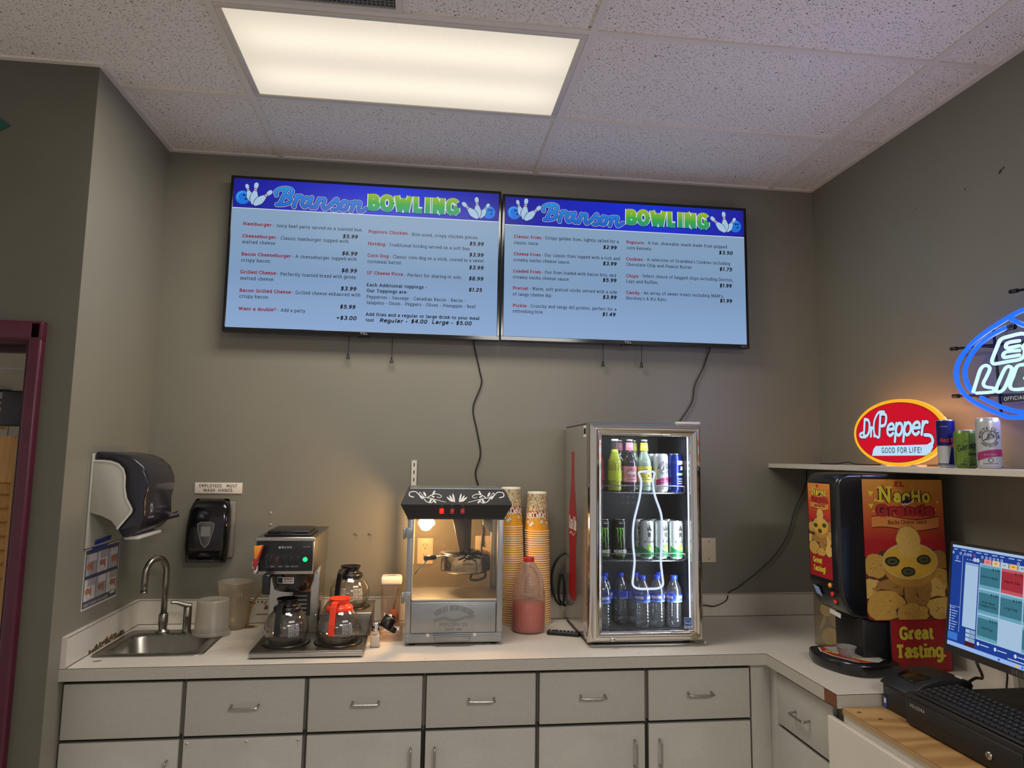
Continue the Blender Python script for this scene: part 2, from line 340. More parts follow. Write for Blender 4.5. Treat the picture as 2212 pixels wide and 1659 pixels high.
# ---------------------------------------------------------------- lettering (cap height 7)
RAW = {
'a': (4.8, "C .9 4.2 2.2 5 3.7 4.4 4 3 4 1.5 4 0|C 4 3 2 2.9 .6 1.5 2 0 4 1.3", "4 4.9 0"),
'b': (5, "S 1 7.2 1 0|O 2.9 2.5 1.9 2.5", "0 1 7.2"), 'c': (4.7, "C 4.4 3.8 2.8 5 .9 3.7 .9 1.3 2.8 0 4.5 1.1", ""),
'd': (5, "O 2.5 2.5 1.9 2.5|S 4.4 7.2 4.4 0", "3.5 4.4 7.2,4.4 5.2 0"),
'e': (4.8, "S .8 2.7 4.5 2.7|C 4.5 2.7 4.1 4.4 2.7 5 .9 3.8 .9 1.2 2.7 0 4.4 .9", ""),
'f': (3.3, "C 3.6 6.7 2.6 7.2 1.6 6 1.6 3 1.6 0|S .3 4.7 3.1 4.7", ".5 2.8 0"),
'g': (5, "O 2.5 2.5 1.9 2.5|C 4.4 5 4.4 2 4.4 -.8 2.6 -2.1 .8 -1.5", "4.4 5.2 5"),
'h': (5.2, "S 1 7.2 1 0|C 1 3.3 2.6 5 4.2 3.8 4.2 2 4.2 0", "0 1 7.2,.1 1.9 0,3.3 5.1 0"),
'i': (2.3, "S 1.2 5 1.2 0|S 1.2 6.4 1.2 7.3", ".2 1.2 5,.2 2.2 0"), 'j': (2.2, "C 1.4 5 1.4 2 1.4 -.8 .2 -2|S 1.4 6.4 1.4 7.3", ".4 1.4 5"),
'k': (5, "S 1 7.2 1 0|S 4.3 5 1.1 2.2|S 2.1 3 4.4 0", "0 1 7.2,.1 1.9 0,3.4 5 5,3.7 5.2 0"), 'l': (2.3, "S 1.2 7.2 1.2 0", ".2 1.2 7.2,.2 2.2 0"),
'm': (7.6, "S 1 5 1 0|C 1 3.3 2.4 5 3.8 3.8 3.8 2 3.8 0|C 3.8 3.3 5.2 5 6.6 3.8 6.6 2 6.6 0", "0 1 5,.2 1.8 0,3 4.6 0,5.8 7.4 0"),
'n': (5.2, "S 1 5 1 0|C 1 3.3 2.6 5 4.2 3.8 4.2 2 4.2 0", "0 1 5,.1 1.9 0,3.3 5.1 0"), 'o': (5, "O 2.5 2.5 2 2.5", ""),
'p': (5, "S 1 5 1 -2.1|O 2.9 2.5 1.9 2.5", "0 1 5,.1 1.9 -2.1"), 'q': (5, "S 4.4 5 4.4 -2.1|O 2.5 2.5 1.9 2.5", "3.5 5.3 -2.1"),
'r': (3.8, "S 1.2 5 1.2 0|C 1.2 3 2.3 4.8 3.7 4.7", ".2 1.2 5,.2 2.4 0"),
's': (4.1, "C 3.6 4.1 2.2 5 .9 4.1 1.2 2.9 3.2 2.1 3.7 .9 2.2 0 .6 .9", ""), 't': (3.4, "C 1.5 6.6 1.5 3 1.6 .8 2.4 0 3.3 .4|S .3 4.7 3 4.7", ""),
'u': (5.2, "C 1 5 1 3 1.2 1 2.5 0 4.2 1.5|S 4.2 5 4.2 0", "0 1 5,3.3 4.2 5,4.2 5.1 0"), 'v': (5, "S .5 5 2.5 0 4.5 5", "-.2 1.3 5,3.7 5.2 5"),
'w': (7, "S .5 5 2 0 3.5 5 5 0 6.5 5", "-.2 1.3 5,5.7 7.2 5"), 'x': (4.8, "S .6 5 4.2 0|S 4.2 5 .6 0", "0 1.4 5,3.4 4.8 5,0 1.4 0,3.4 4.8 0"),
'y': (5, "S .5 5 2.7 0|S 4.6 5 2 -2 .6 -2", "-.2 1.3 5,3.8 5.3 5"), 'z': (4.6, "S .7 4.7 3.9 4.7 .7 .3 4.1 .3", ""),
'A': (6.4, "S .6 0 3.2 7 5.8 0|S 1.7 2.4 4.7 2.4", "-.2 1.5 0,4.9 6.6 0"),
'B': (5.6, "S 1.2 0 1.2 7|C 1.2 6.7 3.6 6.7 4.5 5.9 4.4 4.4 3.2 3.7 1.2 3.7|C 1.2 3.7 3.8 3.6 5 2.6 4.9 1 3.6 .3 1.2 .3", ".2 1.2 7,.2 1.2 0"),
'C': (5.9, "C 5.4 5.4 4.6 6.6 3 7 1.2 6 .7 3.5 1.2 1 3 0 4.6 .3 5.5 1.6", ""), 'D': (6.2, "S 1.2 0 1.2 7|C 1.2 6.7 3.6 6.7 5.2 5.4 5.6 3.5 5.2 1.6 3.6 .3 1.2 .3", ".2 1.2 7,.2 1.2 0"),
'E': (5.2, "S 4.9 6.7 1.2 6.7|S 1.2 7 1.2 0|S 1.2 .3 5 .3|S 1.2 3.6 4 3.6", ".2 1.2 7,.2 1.2 0"), 'F': (5, "S 4.9 6.7 1.2 6.7|S 1.2 7 1.2 0|S 1.2 3.6 4 3.6", ".2 1.2 7,.2 2.4 0"),
'G': (6.3, "C 5.4 5.6 4.6 6.6 3.1 7 1.2 6 .7 3.5 1.2 1 3 0 4.6 .3 5.6 1.4|S 3.4 3 5.6 3|S 5.6 3 5.6 .3", ""),
'H': (6.6, "S 1.2 0 1.2 7|S 5.4 0 5.4 7|S 1.2 3.6 5.4 3.6", ".2 2.2 7,.2 2.2 0,4.4 6.4 7,4.4 6.4 0"), 'I': (2.6, "S 1.3 0 1.3 7", ".2 2.4 7,.2 2.4 0"),
'J': (4.4, "C 3.2 7 3.2 4 3.1 1 1.8 0 .5 .9", "2 3.2 7"), 'K': (6, "S 1.2 0 1.2 7|S 5 7 1.3 3|S 2.6 4.2 5.2 0", ".2 2.2 7,.2 2.2 0,4.2 6 7,4.3 6 0"),
'L': (5, "S 1.2 7 1.2 0|S 1.2 .3 4.8 .3", ".2 2.2 7,.2 1.2 0"), 'M': (7.6, "S 1.2 0 1.2 7 3.8 1.6 6.4 7 6.4 0", ".2 1.2 7,.2 2.2 0,6.4 7.4 7,5.4 7.4 0"),
'N': (6.6, "S 1.2 0 1.2 7 5.4 0 5.4 7", ".2 1.2 7,.2 2.2 0,4.4 6.4 7"), 'O': (6.4, "O 3.2 3.5 2.6 3.5", ""),
'P': (5.4, "S 1.2 0 1.2 7|C 1.2 6.7 3.6 6.7 4.8 5.9 4.7 4 3.6 3.2 1.2 3.2", ".2 1.2 7,.2 2.4 0"), 'Q': (6.4, "O 3.2 3.5 2.6 3.5|S 3.6 1.6 5.6 -.5", ""),
'R': (5.8, "S 1.2 0 1.2 7|C 1.2 6.7 3.6 6.7 4.8 5.9 4.7 4.2 3.6 3.4 1.2 3.4|S 3.3 3.4 5.2 0", ".2 1.2 7,.2 2.4 0,4.6 6 0"),
'S': (5.2, "C 4.5 5.7 2.8 7 1 5.9 1.2 4.3 3.9 3 4.5 1.4 2.7 0 .7 1.2", ""), 'T': (5.6, "S .5 6.7 5.1 6.7|S 2.8 7 2.8 0", "1.7 3.9 0"),
'U': (6.2, "C 1.2 7 1.2 4 1.3 1.4 3.1 0 4.9 1.4 5 4 5 7", ".2 2.2 7,4 6 7"), 'V': (6.2, "S .6 7 3.1 0 5.6 7", "-.2 1.6 7,4.6 6.4 7"),
'W': (8.6, "S .6 7 2.4 0 4.3 6.6 6.2 0 8 7", "-.2 1.6 7,7 8.8 7"), 'X': (5.8, "S .8 7 5 0|S 5 7 .8 0", ""), 'Y': (6, "S .6 7 3 3.3|S 5.4 7 3 3.3|S 3 3.3 3 0", ""),
'Z': (5.4, "S .8 6.7 4.7 6.7 .8 .3 4.9 .3", ""),
'0': (5.2, "O 2.6 3.5 2 3.5", ""), '1': (3, "S .6 5.8 1.9 7 1.9 0", ".8 3 0"), '2': (5, "C .8 5.6 2.3 7 4.2 5.6 3.6 3.6 .7 .3|S .7 .3 4.5 .3", ""),
'3': (5, "C .8 6.4 2.6 7 4.2 5.6 2.4 3.8|C 2.4 3.8 4.6 2 2.6 0 .6 .9", ""), '4': (5.2, "S 3.7 0 3.7 7 .5 2 5 2", ""),
'5': (5, "S 4.2 6.7 1.2 6.7 .9 3.8|C .9 3.8 3 4.5 4.5 2.4 2.7 0 .6 .9", ""), '6': (5, "C 4.2 6.4 2.3 6.6 .9 4 .8 2 2.6 0 4.5 2 2.7 4 .9 2.6", ""),
'7': (4.8, "S .6 6.7 4.3 6.7 1.8 0", ""), '8': (5, "O 2.5 5.2 1.6 1.8|O 2.5 1.8 2 1.8", ""), '9': (5, "C .8 .6 2.7 .4 4.1 3 4.2 5 2.4 7 .5 5 2.3 3 4.1 4.4", ""),
'$': (5, "C 4.3 5.5 2.6 6.6 .9 5.5 1.3 4.2 3.8 3.1 4.3 1.6 2.6 .4 .7 1.4|S 2.6 8 2.6 -1", ""), '.': (1.6, "S .8 0 .8 1", ""), ',': (1.8, "S 1.1 1 .4 -1.3", ""),
'-': (3.2, "S .4 2.6 2.8 2.6", ""), '+': (5, "S .5 3 4.5 3|S 2.5 5 2.5 1", ""), ':': (1.6, "S .8 0 .8 1|S .8 3.6 .8 4.6", ""), '!': (1.8, "S .9 7 .9 2|S .9 0 .9 1", ""),
'?': (4.4, "C .7 5.8 2.2 7 3.8 5.6 2.2 3.6 2.1 2|S 2.1 0 2.1 1", ""), "'": (1.5, "S .9 7.2 .6 5", ""), '"': (2.6, "S .8 7.2 .8 5|S 1.8 7.2 1.8 5", ""),
'&': (6, "C 5.4 0 2.4 3.8 1.4 5.6 2.6 7 3.8 5.7 2.6 4.2 .9 2.6 1 .8 2.6 0 4.4 1.2 5.2 3.2", ""), '(': (2.4, "C 2 7.6 .8 5 .8 1.6 2 -1", ""), ')': (2.4, "C .4 7.6 1.6 5 1.6 1.6 .4 -1", ""),
' ': (2.4, "", ""), '/': (3, "S .2 -.6 2.8 7.4", ""),
}
GL = {}
for ch, (w_, st_, se_) in RAW.items():
    strokes = []
    for part in st_.split('|'):
        if not part: continue
        q = part.split(); nums = [float(x) for x in q[1:]]
        pts = list(zip(nums[0::2], nums[1::2]))
        if q[0] == 'C': pts = [(p.x, p.y) for p in catmull([Vector((a, b)) for a, b in pts], 4)]
        elif q[0] == 'O':
            (a, b), (ra, rb) = pts; pts = [(a+ra*math.cos(2*PI*i/18), b+rb*math.sin(2*PI*i/18)) for i in range(19)]
        strokes.append((q[0] != 'S', pts))
    GL[ch] = (w_, strokes, [tuple(float(x) for x in p.split()) for p in se_.split(',') if p])

# ---------------------------------------------------------------- naming
def tag(o, label, cat, group=None, kind=None):
    o['label'] = label; o['category'] = cat
    if group: o['group'] = group
    if kind: o['kind'] = kind
    return o
def thing(name, label, cat, loc=(0, 0, 0), rotz=0.0, group=None):
    o = bpy.data.objects.new(name, None); COL.objects.link(o); o.empty_display_size = 0.05
    o.location = loc; o.rotation_euler = (0, 0, rotz)
    return tag(o, label, cat, group)
def struct(o, label=None):
    o['kind'] = 'structure'
    if label: o['label'] = label
    return o
def dup(root, loc, rotz=0.0, label=None):
    r = root.copy(); COL.objects.link(r); r.location = loc; r.rotation_euler = (0, 0, rotz)
    if label: r['label'] = label
    for ch in list(root.children):
        c = ch.copy(); COL.objects.link(c); c.parent = r
        for g in list(ch.children):
            d = g.copy(); COL.objects.link(d); d.parent = c
    return r
def facing_front(y):   return lambda u, v, h: (u, y-h, v)          # seen from -y : u = x
def facing_left(x):    return lambda u, v, h: (x-h, -u, v)         # seen from -x : u = -y
def facing_right(x):   return lambda u, v, h: (x+h, u, v)          # seen from +x : u = y
def on_top(z):         return lambda u, v, h: (u, v, z+h)
def wrap(r, a0=-PI/2, z0=0.0, taper=0.0):                          # round a can: u = arc length from the front
    return lambda u, v, h: ((r+h+taper*v)*math.cos(a0+u/r), (r+h+taper*v)*math.sin(a0+u/r), z0+v)
def wb(mb, name, parent, root=None, bevel=0.0, seg=2):
    """build a part given in room coordinates under its (unrotated) thing"""
    r = root or parent; L = r.location
    mb.v = [(x-L.x, y-L.y, z-L.z) for x, y, z in mb.v]
    return mb.build(name, parent, bevel, seg=seg)
def sub(mb, name, part, root, bevel=0.0): return wb(mb, name, part, root, bevel)

# ================================================================ the room
wall = M('wall_paint', (126, 122, 108), 0.42, var=0.035, vs=3.0, bump=0.12, bs=320)
wall_shaded = M('wall_paint_shaded', (94, 91, 78), 0.55, var=0.05, vs=4.0, bump=0.12, bs=320)  # same paint as wall, with the door wall's shade put into the colour
cream = M('cream_paint', (206, 200, 176), 0.6, var=0.03)
white_trim = M('ceiling_grid_paint', (226, 218, 206), 0.45, var=0.03, vs=5)
XR = 3.1855
def one_box(name, *a, bev=0.0):
    return struct(MB().box(*a, bev=bev).build(name))
one_box('wall_back', -0.12, XR+0.12, 0.0, 0.1, 0, CE+0.06, wall)
w = MB(); w.box(XR, XR+0.12, -5.6, 0.0, 0, CE+0.06, wall)              # with a few scuffs in the paint
for y, z, r in ((-1.186, 2.665, 0.010), (-1.20, 2.672, 0.006), (-1.024, 2.664, 0.005), (-0.758, 2.68, 0.004)): w.ell(-y, z, r, r*0.6, M('scuff', (48, 44, 42), 0.7), lambda u, v, h: (XR-h, -u, v), 0.0006, 9, 0.6)
struct(w.build('wall_right'))
one_box('wall_left', -0.13, 0.0, -0.726, 0.0, 0, CE+0.06, wall)
w = MB()
w.box(-1.05, -0.13, -0.7275, -0.60, 2.05, CE+0.06, wall_shaded); w.box(-2.2, -1.05, -0.7275, -0.60, 0, CE+0.06, wall_shaded)
w.box(-0.13, -0.0005, -0.7275, -0.726, 0, CE, wall_shaded)
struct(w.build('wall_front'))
one_box('wall_storeroom', -2.2, -0.12, 0.75, 0.85, 0, CE+0.06, cream)
one_box('wall_storeroom_side', -0.14, -0.12, 0.1, 0.75, 0, CE+0.06, cream)
one_box('floor', -2.2, XR+0.12, -5.6, 0.85, -0.1, 0.0, M('floor_tile', (186, 178, 168), 0.45, var=0.06, vs=6))

# mineral fibre ceiling tiles
def tile_mat():
    m = bpy.data.materials.new('ceiling_tile'); m.use_nodes = True
    nt = m.node_tree; L = nt.links; p = nt.nodes['Principled BSDF']; p.inputs['Roughness'].default_value = 0.9
    tc = nt.nodes.new('ShaderNodeTexCoord')
    n = nt.nodes.new('ShaderNodeTexNoise'); n.inputs['Scale'].default_value = 26; n.inputs['Detail'].default_value = 2
    L.new(tc.outputs['Object'], n.inputs['Vector'])
    ad = nt.nodes.new('ShaderNodeMixRGB'); ad.blend_type = 'LINEAR_LIGHT'; ad.inputs[0].default_value = 0.018
    L.new(tc.outputs['Object'], ad.inputs[1]); L.new(n.outputs['Color'], ad.inputs[2])
    mp = nt.nodes.new('ShaderNodeMapping'); mp.inputs['Scale'].default_value = (86, 178, 10); mp.inputs['Rotation'].default_value = (0, 0, 0.35)
    L.new(ad.outputs[0], mp.inputs['Vector'])
    v = nt.nodes.new('ShaderNodeTexVoronoi'); v.inputs['Scale'].default_value = 1.0; v.voronoi_dimensions = '2D'
    L.new(mp.outputs[0], v.inputs['Vector'])
    rc = nt.nodes.new('ShaderNodeSeparateColor'); L.new(v.outputs['Color'], rc.inputs[0])
    th = nt.nodes.new('ShaderNodeMath'); th.operation = 'MULTIPLY'; th.inputs[1].default_value = 0.30; L.new(rc.outputs[0], th.inputs[0])
    lt = nt.nodes.new('ShaderNodeMath'); lt.operation = 'SUBTRACT'; L.new(th.outputs[0], lt.inputs[0]); L.new(v.outputs['Distance'], lt.inputs[1])
    mr = nt.nodes.new('ShaderNodeMapRange'); mr.inputs['From Min'].default_value = -0.02; mr.inputs['From Max'].default_value = 0.07
    L.new(lt.outputs[0], mr.inputs[0])
    mx = nt.nodes.new('ShaderNodeMixRGB'); mx.inputs[1].default_value = rgb((234, 228, 218)); mx.inputs[2].default_value = rgb((96, 88, 82))
    L.new(mr.outputs[0], mx.inputs[0]); L.new(mx.outputs[0], p.inputs['Base Color'])
    return m
one_box('ceiling', -2.2, XR, -5.6, 0.85, CE+0.004, CE+0.06, tile_mat())
bars_x = [-0.713, 0.506, 1.7252, 2.9444]
rows_y = [-0.5857-0.6096*k for k in range(8)]
g = MB()
for x in bars_x[1:]: g.box(x-0.012, x+0.012, -5.5, -0.0, CE-0.004, CE+0.006, white_trim)
g.box(bars_x[0]-0.012, bars_x[0]+0.012, -5.5, -0.74, CE-0.004, CE+0.006, white_trim)
for y in rows_y:
    x0 = 0.0 if y > -0.7 else -2.2
    g.box(x0, XR, y-0.012, y+0.012, CE-0.0035, CE+0.006, white_trim)
struct(g.build('trim_1'))
g = MB()                                             # wall angle round the edge of the ceiling
g.box(0.0, XR, -0.022, 0.0, CE-0.003, CE+0.006, white_trim); g.box(XR-0.022, XR, -5.5, -0.022, CE-0.003, CE+0.006, white_trim)
g.box(0.0, 0.022, -0.748, -0.022, CE-0.003, CE+0.006, white_trim); g.box(-2.2, 0.0, -0.748, -0.726, CE-0.003, CE+0.006, white_trim)
struct(g.build('trim_2'))

# ---- door opening on the left with its maroon steel frame
maroon = M('maroon_gloss_paint', (74, 20, 38), 0.32, var=0.12, vs=18, bump=0.06, bs=60)
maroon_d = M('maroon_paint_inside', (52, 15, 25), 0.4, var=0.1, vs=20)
d = thing('door_1', 'maroon painted steel door frame at the far left', 'door frame', (-0.13, -0.72, 0)); d['kind'] = 'structure'
def frame_prof():   # plan profile of the jamb, x across, y depth
    return [(-0.097, -0.722), (-0.097, -0.752), (-0.103, -0.757), (-0.133, -0.757), (-0.141, -0.750), (-0.141, -0.585), (-0.13, -0.585), (-0.13, -0.722)]
m_ = MB(); m_.prism(frame_prof(), 'z', 0.0, 2.088, maroon, bev=0.003); wb(m_, 'jamb', d)
m_ = MB(); m_.prism([(-1.083, -0.722), (-1.083, -0.752), (-1.077, -0.757), (-1.035, -0.757), (-1.025, -0.750), (-1.025, -0.585), (-1.05, -0.585), (-1.05, -0.722)], 'z', 0.0, 2.088, maroon, bev=0.003); wb(m_, 'jamb', d)
m_ = MB(); m_.prism([(-0.722, 2.090), (-0.752, 2.090), (-0.757, 2.084), (-0.757, 2.030), (-0.750, 2.020), (-0.585, 2.020), (-0.585, 2.05), (-0.722, 2.05)], 'x', -1.083, -0.0965, maroon, bev=0.003); wb(m_, 'head', d)
m_ = MB(); m_.box(-0.218, -0.141, -0.60, -0.56, 0, 2.02, maroon_d); m_.box(-1.025, -0.218, -0.60, -0.56, 2.0, 2.02, maroon_d)
m_.box(-0.1445, -0.1412, -0.75, -0.60, 0, 2.02, maroon_d); wb(m_, 'stop', d)
# hinged black plate and latch bar seen inside the opening
t = thing('door_closer', 'black metal closer plate inside the maroon doorway', 'door closer', (-0.30, -0.52, 1.73))
m_ = MB(); m_.box(-0.322, -0.25, -0.545, -0.50, 1.735, 1.865, M('black_enamel', (22, 22, 24), 0.35), bev=0.006); wb(m_, 'plate', t)
m_ = MB(); m_.box(-0.325, -0.17, -0.565, -0.555, 1.938, 1.946, M('galvanised', (140, 136, 125), 0.4, 0.7)); wb(m_, 'bar', t)
# louvred wooden door folded back inside
oak = M('golden_oak', (176, 132, 66), 0.5, var=0.18, vs=9, aniso=(14, 14, 1.2))
t = thing('louvered_door', 'golden wooden louvered door leaf standing inside the maroon doorway', 'door', (-0.35, -0.45, 0))
m_ = MB(); m_.box(-0.292, -0.262, -0.49, -0.46, 0.02, 1.70, oak, bev=0.003); wb(m_, 'stile', t)
m_ = MB(); m_.box(-0.72, -0.69, -0.49, -0.46, 0.02, 1.70, oak, bev=0.003); wb(m_, 'stile', t)
m_ = MB(); m_.box(-0.69, -0.292, -0.488, -0.462, 1.53, 1.70, oak); m_.box(-0.69, -0.292, -0.488, -0.462, 0.02, 0.22, oak); wb(m_, 'rail', t)
m_ = MB()
for k in range(26):
    z = 0.24+k*0.05
    m_.prism([(-0.49, z), (-0.484, z-0.004), (-0.462, z+0.044), (-0.468, z+0.048)], 'x', -0.69, -0.292, oak)
wb(m_, 'slats', t)
t = thing('notice_poster', 'paper notice with a red heading on the storeroom wall, seen through the doorway', 'poster', (-1.16, 0.745, 1.65))
m_ = MB(); pw = M('poster_paper', (214, 208, 200), 0.7); ink = M('ink_black', (24, 22, 24), 0.6); m_.box(-1.33, -0.987, 0.746, 0.7495, 1.35, 1.952, pw)
mp = facing_front(0.746)
m_.rect(-1.33, 1.872, -0.990, 1.918, M('poster_red', (120, 44, 40), 0.6), mp, 0.001); m_.text('EDUCATION', -0.998, 1.882, 0.026, pw, mp, 0.002, 1.1, serif=False, align='r', xs=1.1)
m_.rect(-1.3, 1.805, -0.99, 1.862, M('poster_blue', (120, 146, 180), 0.6), mp, 0.001)
for k in range(12): m_.rect(-1.29+k*0.026, 1.812, -1.277+k*0.026, 1.845, ink, mp, 0.0015)
m_.rect(-1.3, 1.755, -0.995, 1.796, M('poster_yellow', (200, 160, 80), 0.6), mp, 0.001); wb(m_, 'sheet', t)
t = thing('black_shelf', 'dark shelf edge on the storeroom wall above the paper notice', 'shelf', (-1.3, 0.735, 1.96))
m_ = MB(); m_.box(-1.6, -0.985, 0.715, 0.749, 1.953, 1.966, M('black_enamel')); wb(m_, 'board', t)
# green diamond sign high on the front wall
t = MB(); grn = M('dark_green_sign', (18, 74, 60), 0.5)
t.prism([(-0.278, 2.794), (-0.365, 2.855), (-0.452, 2.794), (-0.365, 2.733)], 'y', -0.7315, -0.7276, grn)
tag(t.build('wall_sign'), 'dark green pointed sign high on the dim wall above the maroon door frame', 'sign')

# ================================================================ ceiling light and air grille
t = thing('ceiling_light', 'lit rectangular fluorescent troffer in the ceiling over the menu screens', 'ceiling light', (1.1156, -0.8905, CE))
fr = M('troffer_frame', (212, 204, 190), 0.4, var=0.03)
m_ = MB(); X0, X1, Y0, Y1 = 0.519, 1.712, -1.182, -0.599
for a in ((X0, X1, Y0, Y0+0.022), (X0, X1, Y1-0.022, Y1), (X0, X0+0.022, Y0+0.022, Y1-0.022), (X1-0.022, X1, Y0+0.022, Y1-0.022)):
    m_.box(a[0], a[1], a[2], a[3], CE-0.007, CE+0.004, fr, bev=0.002)
wb(m_, 'frame', t)
def lens_mat():
    m = bpy.data.materials.new('prismatic_lens'); m.use_nodes = True; nt = m.node_tree; L = nt.links; p = nt.nodes['Principled BSDF']
    p.inputs['Base Color'].default_value = (0.5, 0.47, 0.4, 1); p.inputs['Roughness'].default_value = 0.4
    tc = nt.nodes.new('ShaderNodeTexCoord'); sx = nt.nodes.new('ShaderNodeSeparateXYZ'); L.new(tc.outputs['Object'], sx.inputs[0])
    def math_(op, a, b=None, c=None):
        n = nt.nodes.new('ShaderNodeMath'); n.operation = op
        for i, q in enumerate((a, b, c)):
            if q is None: continue
            if isinstance(q, (int, float)): n.inputs[i].default_value = q
            else: L.new(q, n.inputs[i])
        return n.outputs[0]
    def tubeglow(y0, w):      # brightness of one tube through the lens
        d_ = math_('SUBTRACT', sx.outputs[1], y0); d_ = math_('MULTIPLY', d_, 1/w); d_ = math_('MULTIPLY', d_, d_)
        return math_('EXPONENT', math_('MULTIPLY', d_, -1.0))
    gsum = math_('ADD', tubeglow(-0.12, 0.10), tubeglow(0.13, 0.10))
    dd = math_('ABSOLUTE', sx.outputs[0]); ends = math_('SUBTRACT', 1.0, math_('POWER', math_('MULTIPLY', dd, 1/0.60), 9.0))
    gsum = math_('MULTIPLY', gsum, ends)
    px = math_('SINE', math_('MULTIPLY', math_('ADD', sx.outputs[0], sx.outputs[1]), 520.0))
    py = math_('SINE', math_('MULTIPLY', math_('SUBTRACT', sx.outputs[0], sx.outputs[1]), 520.0))
    pr = math_('MULTIPLY', px, py)
    e = math_('MULTIPLY_ADD', gsum, 0.32, 0.57); e = math_('MULTIPLY', e, math_('MULTIPLY_ADD', pr, 0.18, 1.0))
    p.inputs['Emission Color'].default_value = (1.0, 0.89, 0.70, 1); L.new(e, p.inputs['Emission Strength'])
    return m
m_ = MB(); m_.box(X0+0.02, X1-0.02, Y0+0.02, Y1-0.02, CE-0.003, CE+0.003, lens_mat()); wb(m_, 'diffuser', t)
t2 = dup(t, (2.335, -4.553, CE), 0, 'added rectangular troffer for the rear fill light, unseen behind the viewpoint')  # added copy out of view, housing the rear fill lamp
t = thing('air_grille', 'grey egg crate return air grille in the ceiling next to the lit troffer', 'vent', (0.81, -1.5, CE))
alu = M('grille_metal', (150, 148, 145), 0.4, 0.5)
m_ = MB(); X0, X1, Y0, Y1 = 0.519, 1.105, -1.792, -1.208
for a in ((X0, X1, Y0, Y0+0.02), (X0, X1, Y1-0.02, Y1), (X0, X0+0.02, Y0+0.02, Y1-0.02), (X1-0.02, X1, Y0+0.02, Y1-0.02)): m_.box(a[0], a[1], a[2], a[3], CE-0.006, CE+0.004, fr)
wb(m_, 'frame', t)
m_ = MB()
for k in range(1, 44):
    m_.box(X0+k*0.01332-0.0012, X0+k*0.01332+0.0012, Y0+0.02, Y1-0.02, CE-0.003, CE+0.003, alu); m_.box(X0+0.02, X1-0.02, Y0+k*0.01327-0.0012, Y0+k*0.01327+0.0012, CE-0.003, CE+0.003, alu)
m_.box(X0, X1, Y0, Y1, CE+0.003, CE+0.004, M('duct_dark', (60, 60, 62), 0.7)); wb(m_, 'grid', t)

# ================================================================ counter
lam = M('laminate', (206, 198, 185), 0.38, var=0.03, vs=60)
lam_e = M('laminate_edge', (174, 169, 156), 0.45, var=0.04, vs=90)
seam = M('laminate_seam', (52, 46, 40), 0.6)
chip = M('raw_particle_board', (112, 66, 40), 0.9, var=0.25, vs=60)
stain = M('rust_stain', (112, 84, 50), 0.7, var=0.3, vs=40)
SINK = (0.075, 0.385, -0.475, -0.205)
t = thing('countertop', 'grey laminate L-shaped countertop with a low backsplash', 'countertop', (1.3, -0.3, 0.91))
c = MB(); zt, zb = 0.91, 0.868
sx0, sx1, sy0, sy1 = SINK
c.box(0, XR, sy1, -0.0005, zb, zt, lam); c.box(0, sx0, sy0, sy1, zb, zt, lam); c.box(sx1, XR, sy0, sy1, zb, zt, lam); c.box(0, XR, -0.645, sy0, zb, zt, lam)
c.box(2.5429, XR, -1.118, -0.645, zb, zt, lam)
c.ell(0.085, -0.56, 0.016, 0.006, M('dark_scuff', (84, 74, 62), 0.7), on_top(zt), 0.0005, 12, 0.4)
for x, y in ((0.53, -0.33), (0.50, -0.42), (1.24, -0.62), (2.05, -0.60), (0.57, -0.18)): c.ell(x, y, 0.004, 0.0025, M('dark_scuff'), on_top(zt), 0.0005, 8)
for r, h, m2 in ((0.042, 0.0005, M('tan_ring', (178, 150, 112), 0.7)), (0.030, 0.0008, M('hole_dark', (92, 64, 36), 0.8, var=0.3, vs=80))): c.ell(0.488, -0.085, r, r*0.8, m2, on_top(zt), h, 22)
wb(c, 'slab', t)
c = MB()                                                 # edge banding with its dark glue line
c.box(0.0, 2.5429, -0.6465, -0.645, zb, zt-0.0016, lam_e); c.box(0.0, 2.5429, -0.6463, -0.645, zt-0.0016, zt-0.0002, seam)
c.box(2.5414, 2.5429, -1.045, -0.6465, zb, zt-0.0016, lam_e); c.box(2.5416, 2.5429, -1.118, -0.6465, zt-0.0016, zt-0.0002, seam)
c.box(2.5405, XR, -1.1195, -1.118, zb, zt-0.0016, lam_e); c.box(2.542, XR, -1.1193, -1.118, zt-0.0016, zt-0.0002, seam)
c.box(2.5412, 2.5429, -1.118, -1.045, zb+0.001, zt-0.0016, chip)
wb(c, 'edge_band', t)
c = MB(); BS = 1.0142
def splash(x0, x1, y0, y1):
    c.box(x0, x1, y0, y1, zt, BS, lam); 
splash(0.019, XR-0.019, -0.019, -0.0005); splash(0.0005, 0.019, -0.6465, -0.0005); splash(XR-0.019, XR-0.0005, -1.118, -0.0005)
c.box(0.0192, XR-0.0192, -0.0205, -0.019, zt, zt+0.002, seam); c.box(0.019, 0.0205, -0.645, -0.019, zt, zt+0.002, seam)
c.box(0.019, XR-0.019, -0.0196, -0.0188, BS-0.0035, BS-0.002, seam); c.box(0.0186, 0.0196, -0.645, -0.019, BS-0.0035, BS-0.002, seam)
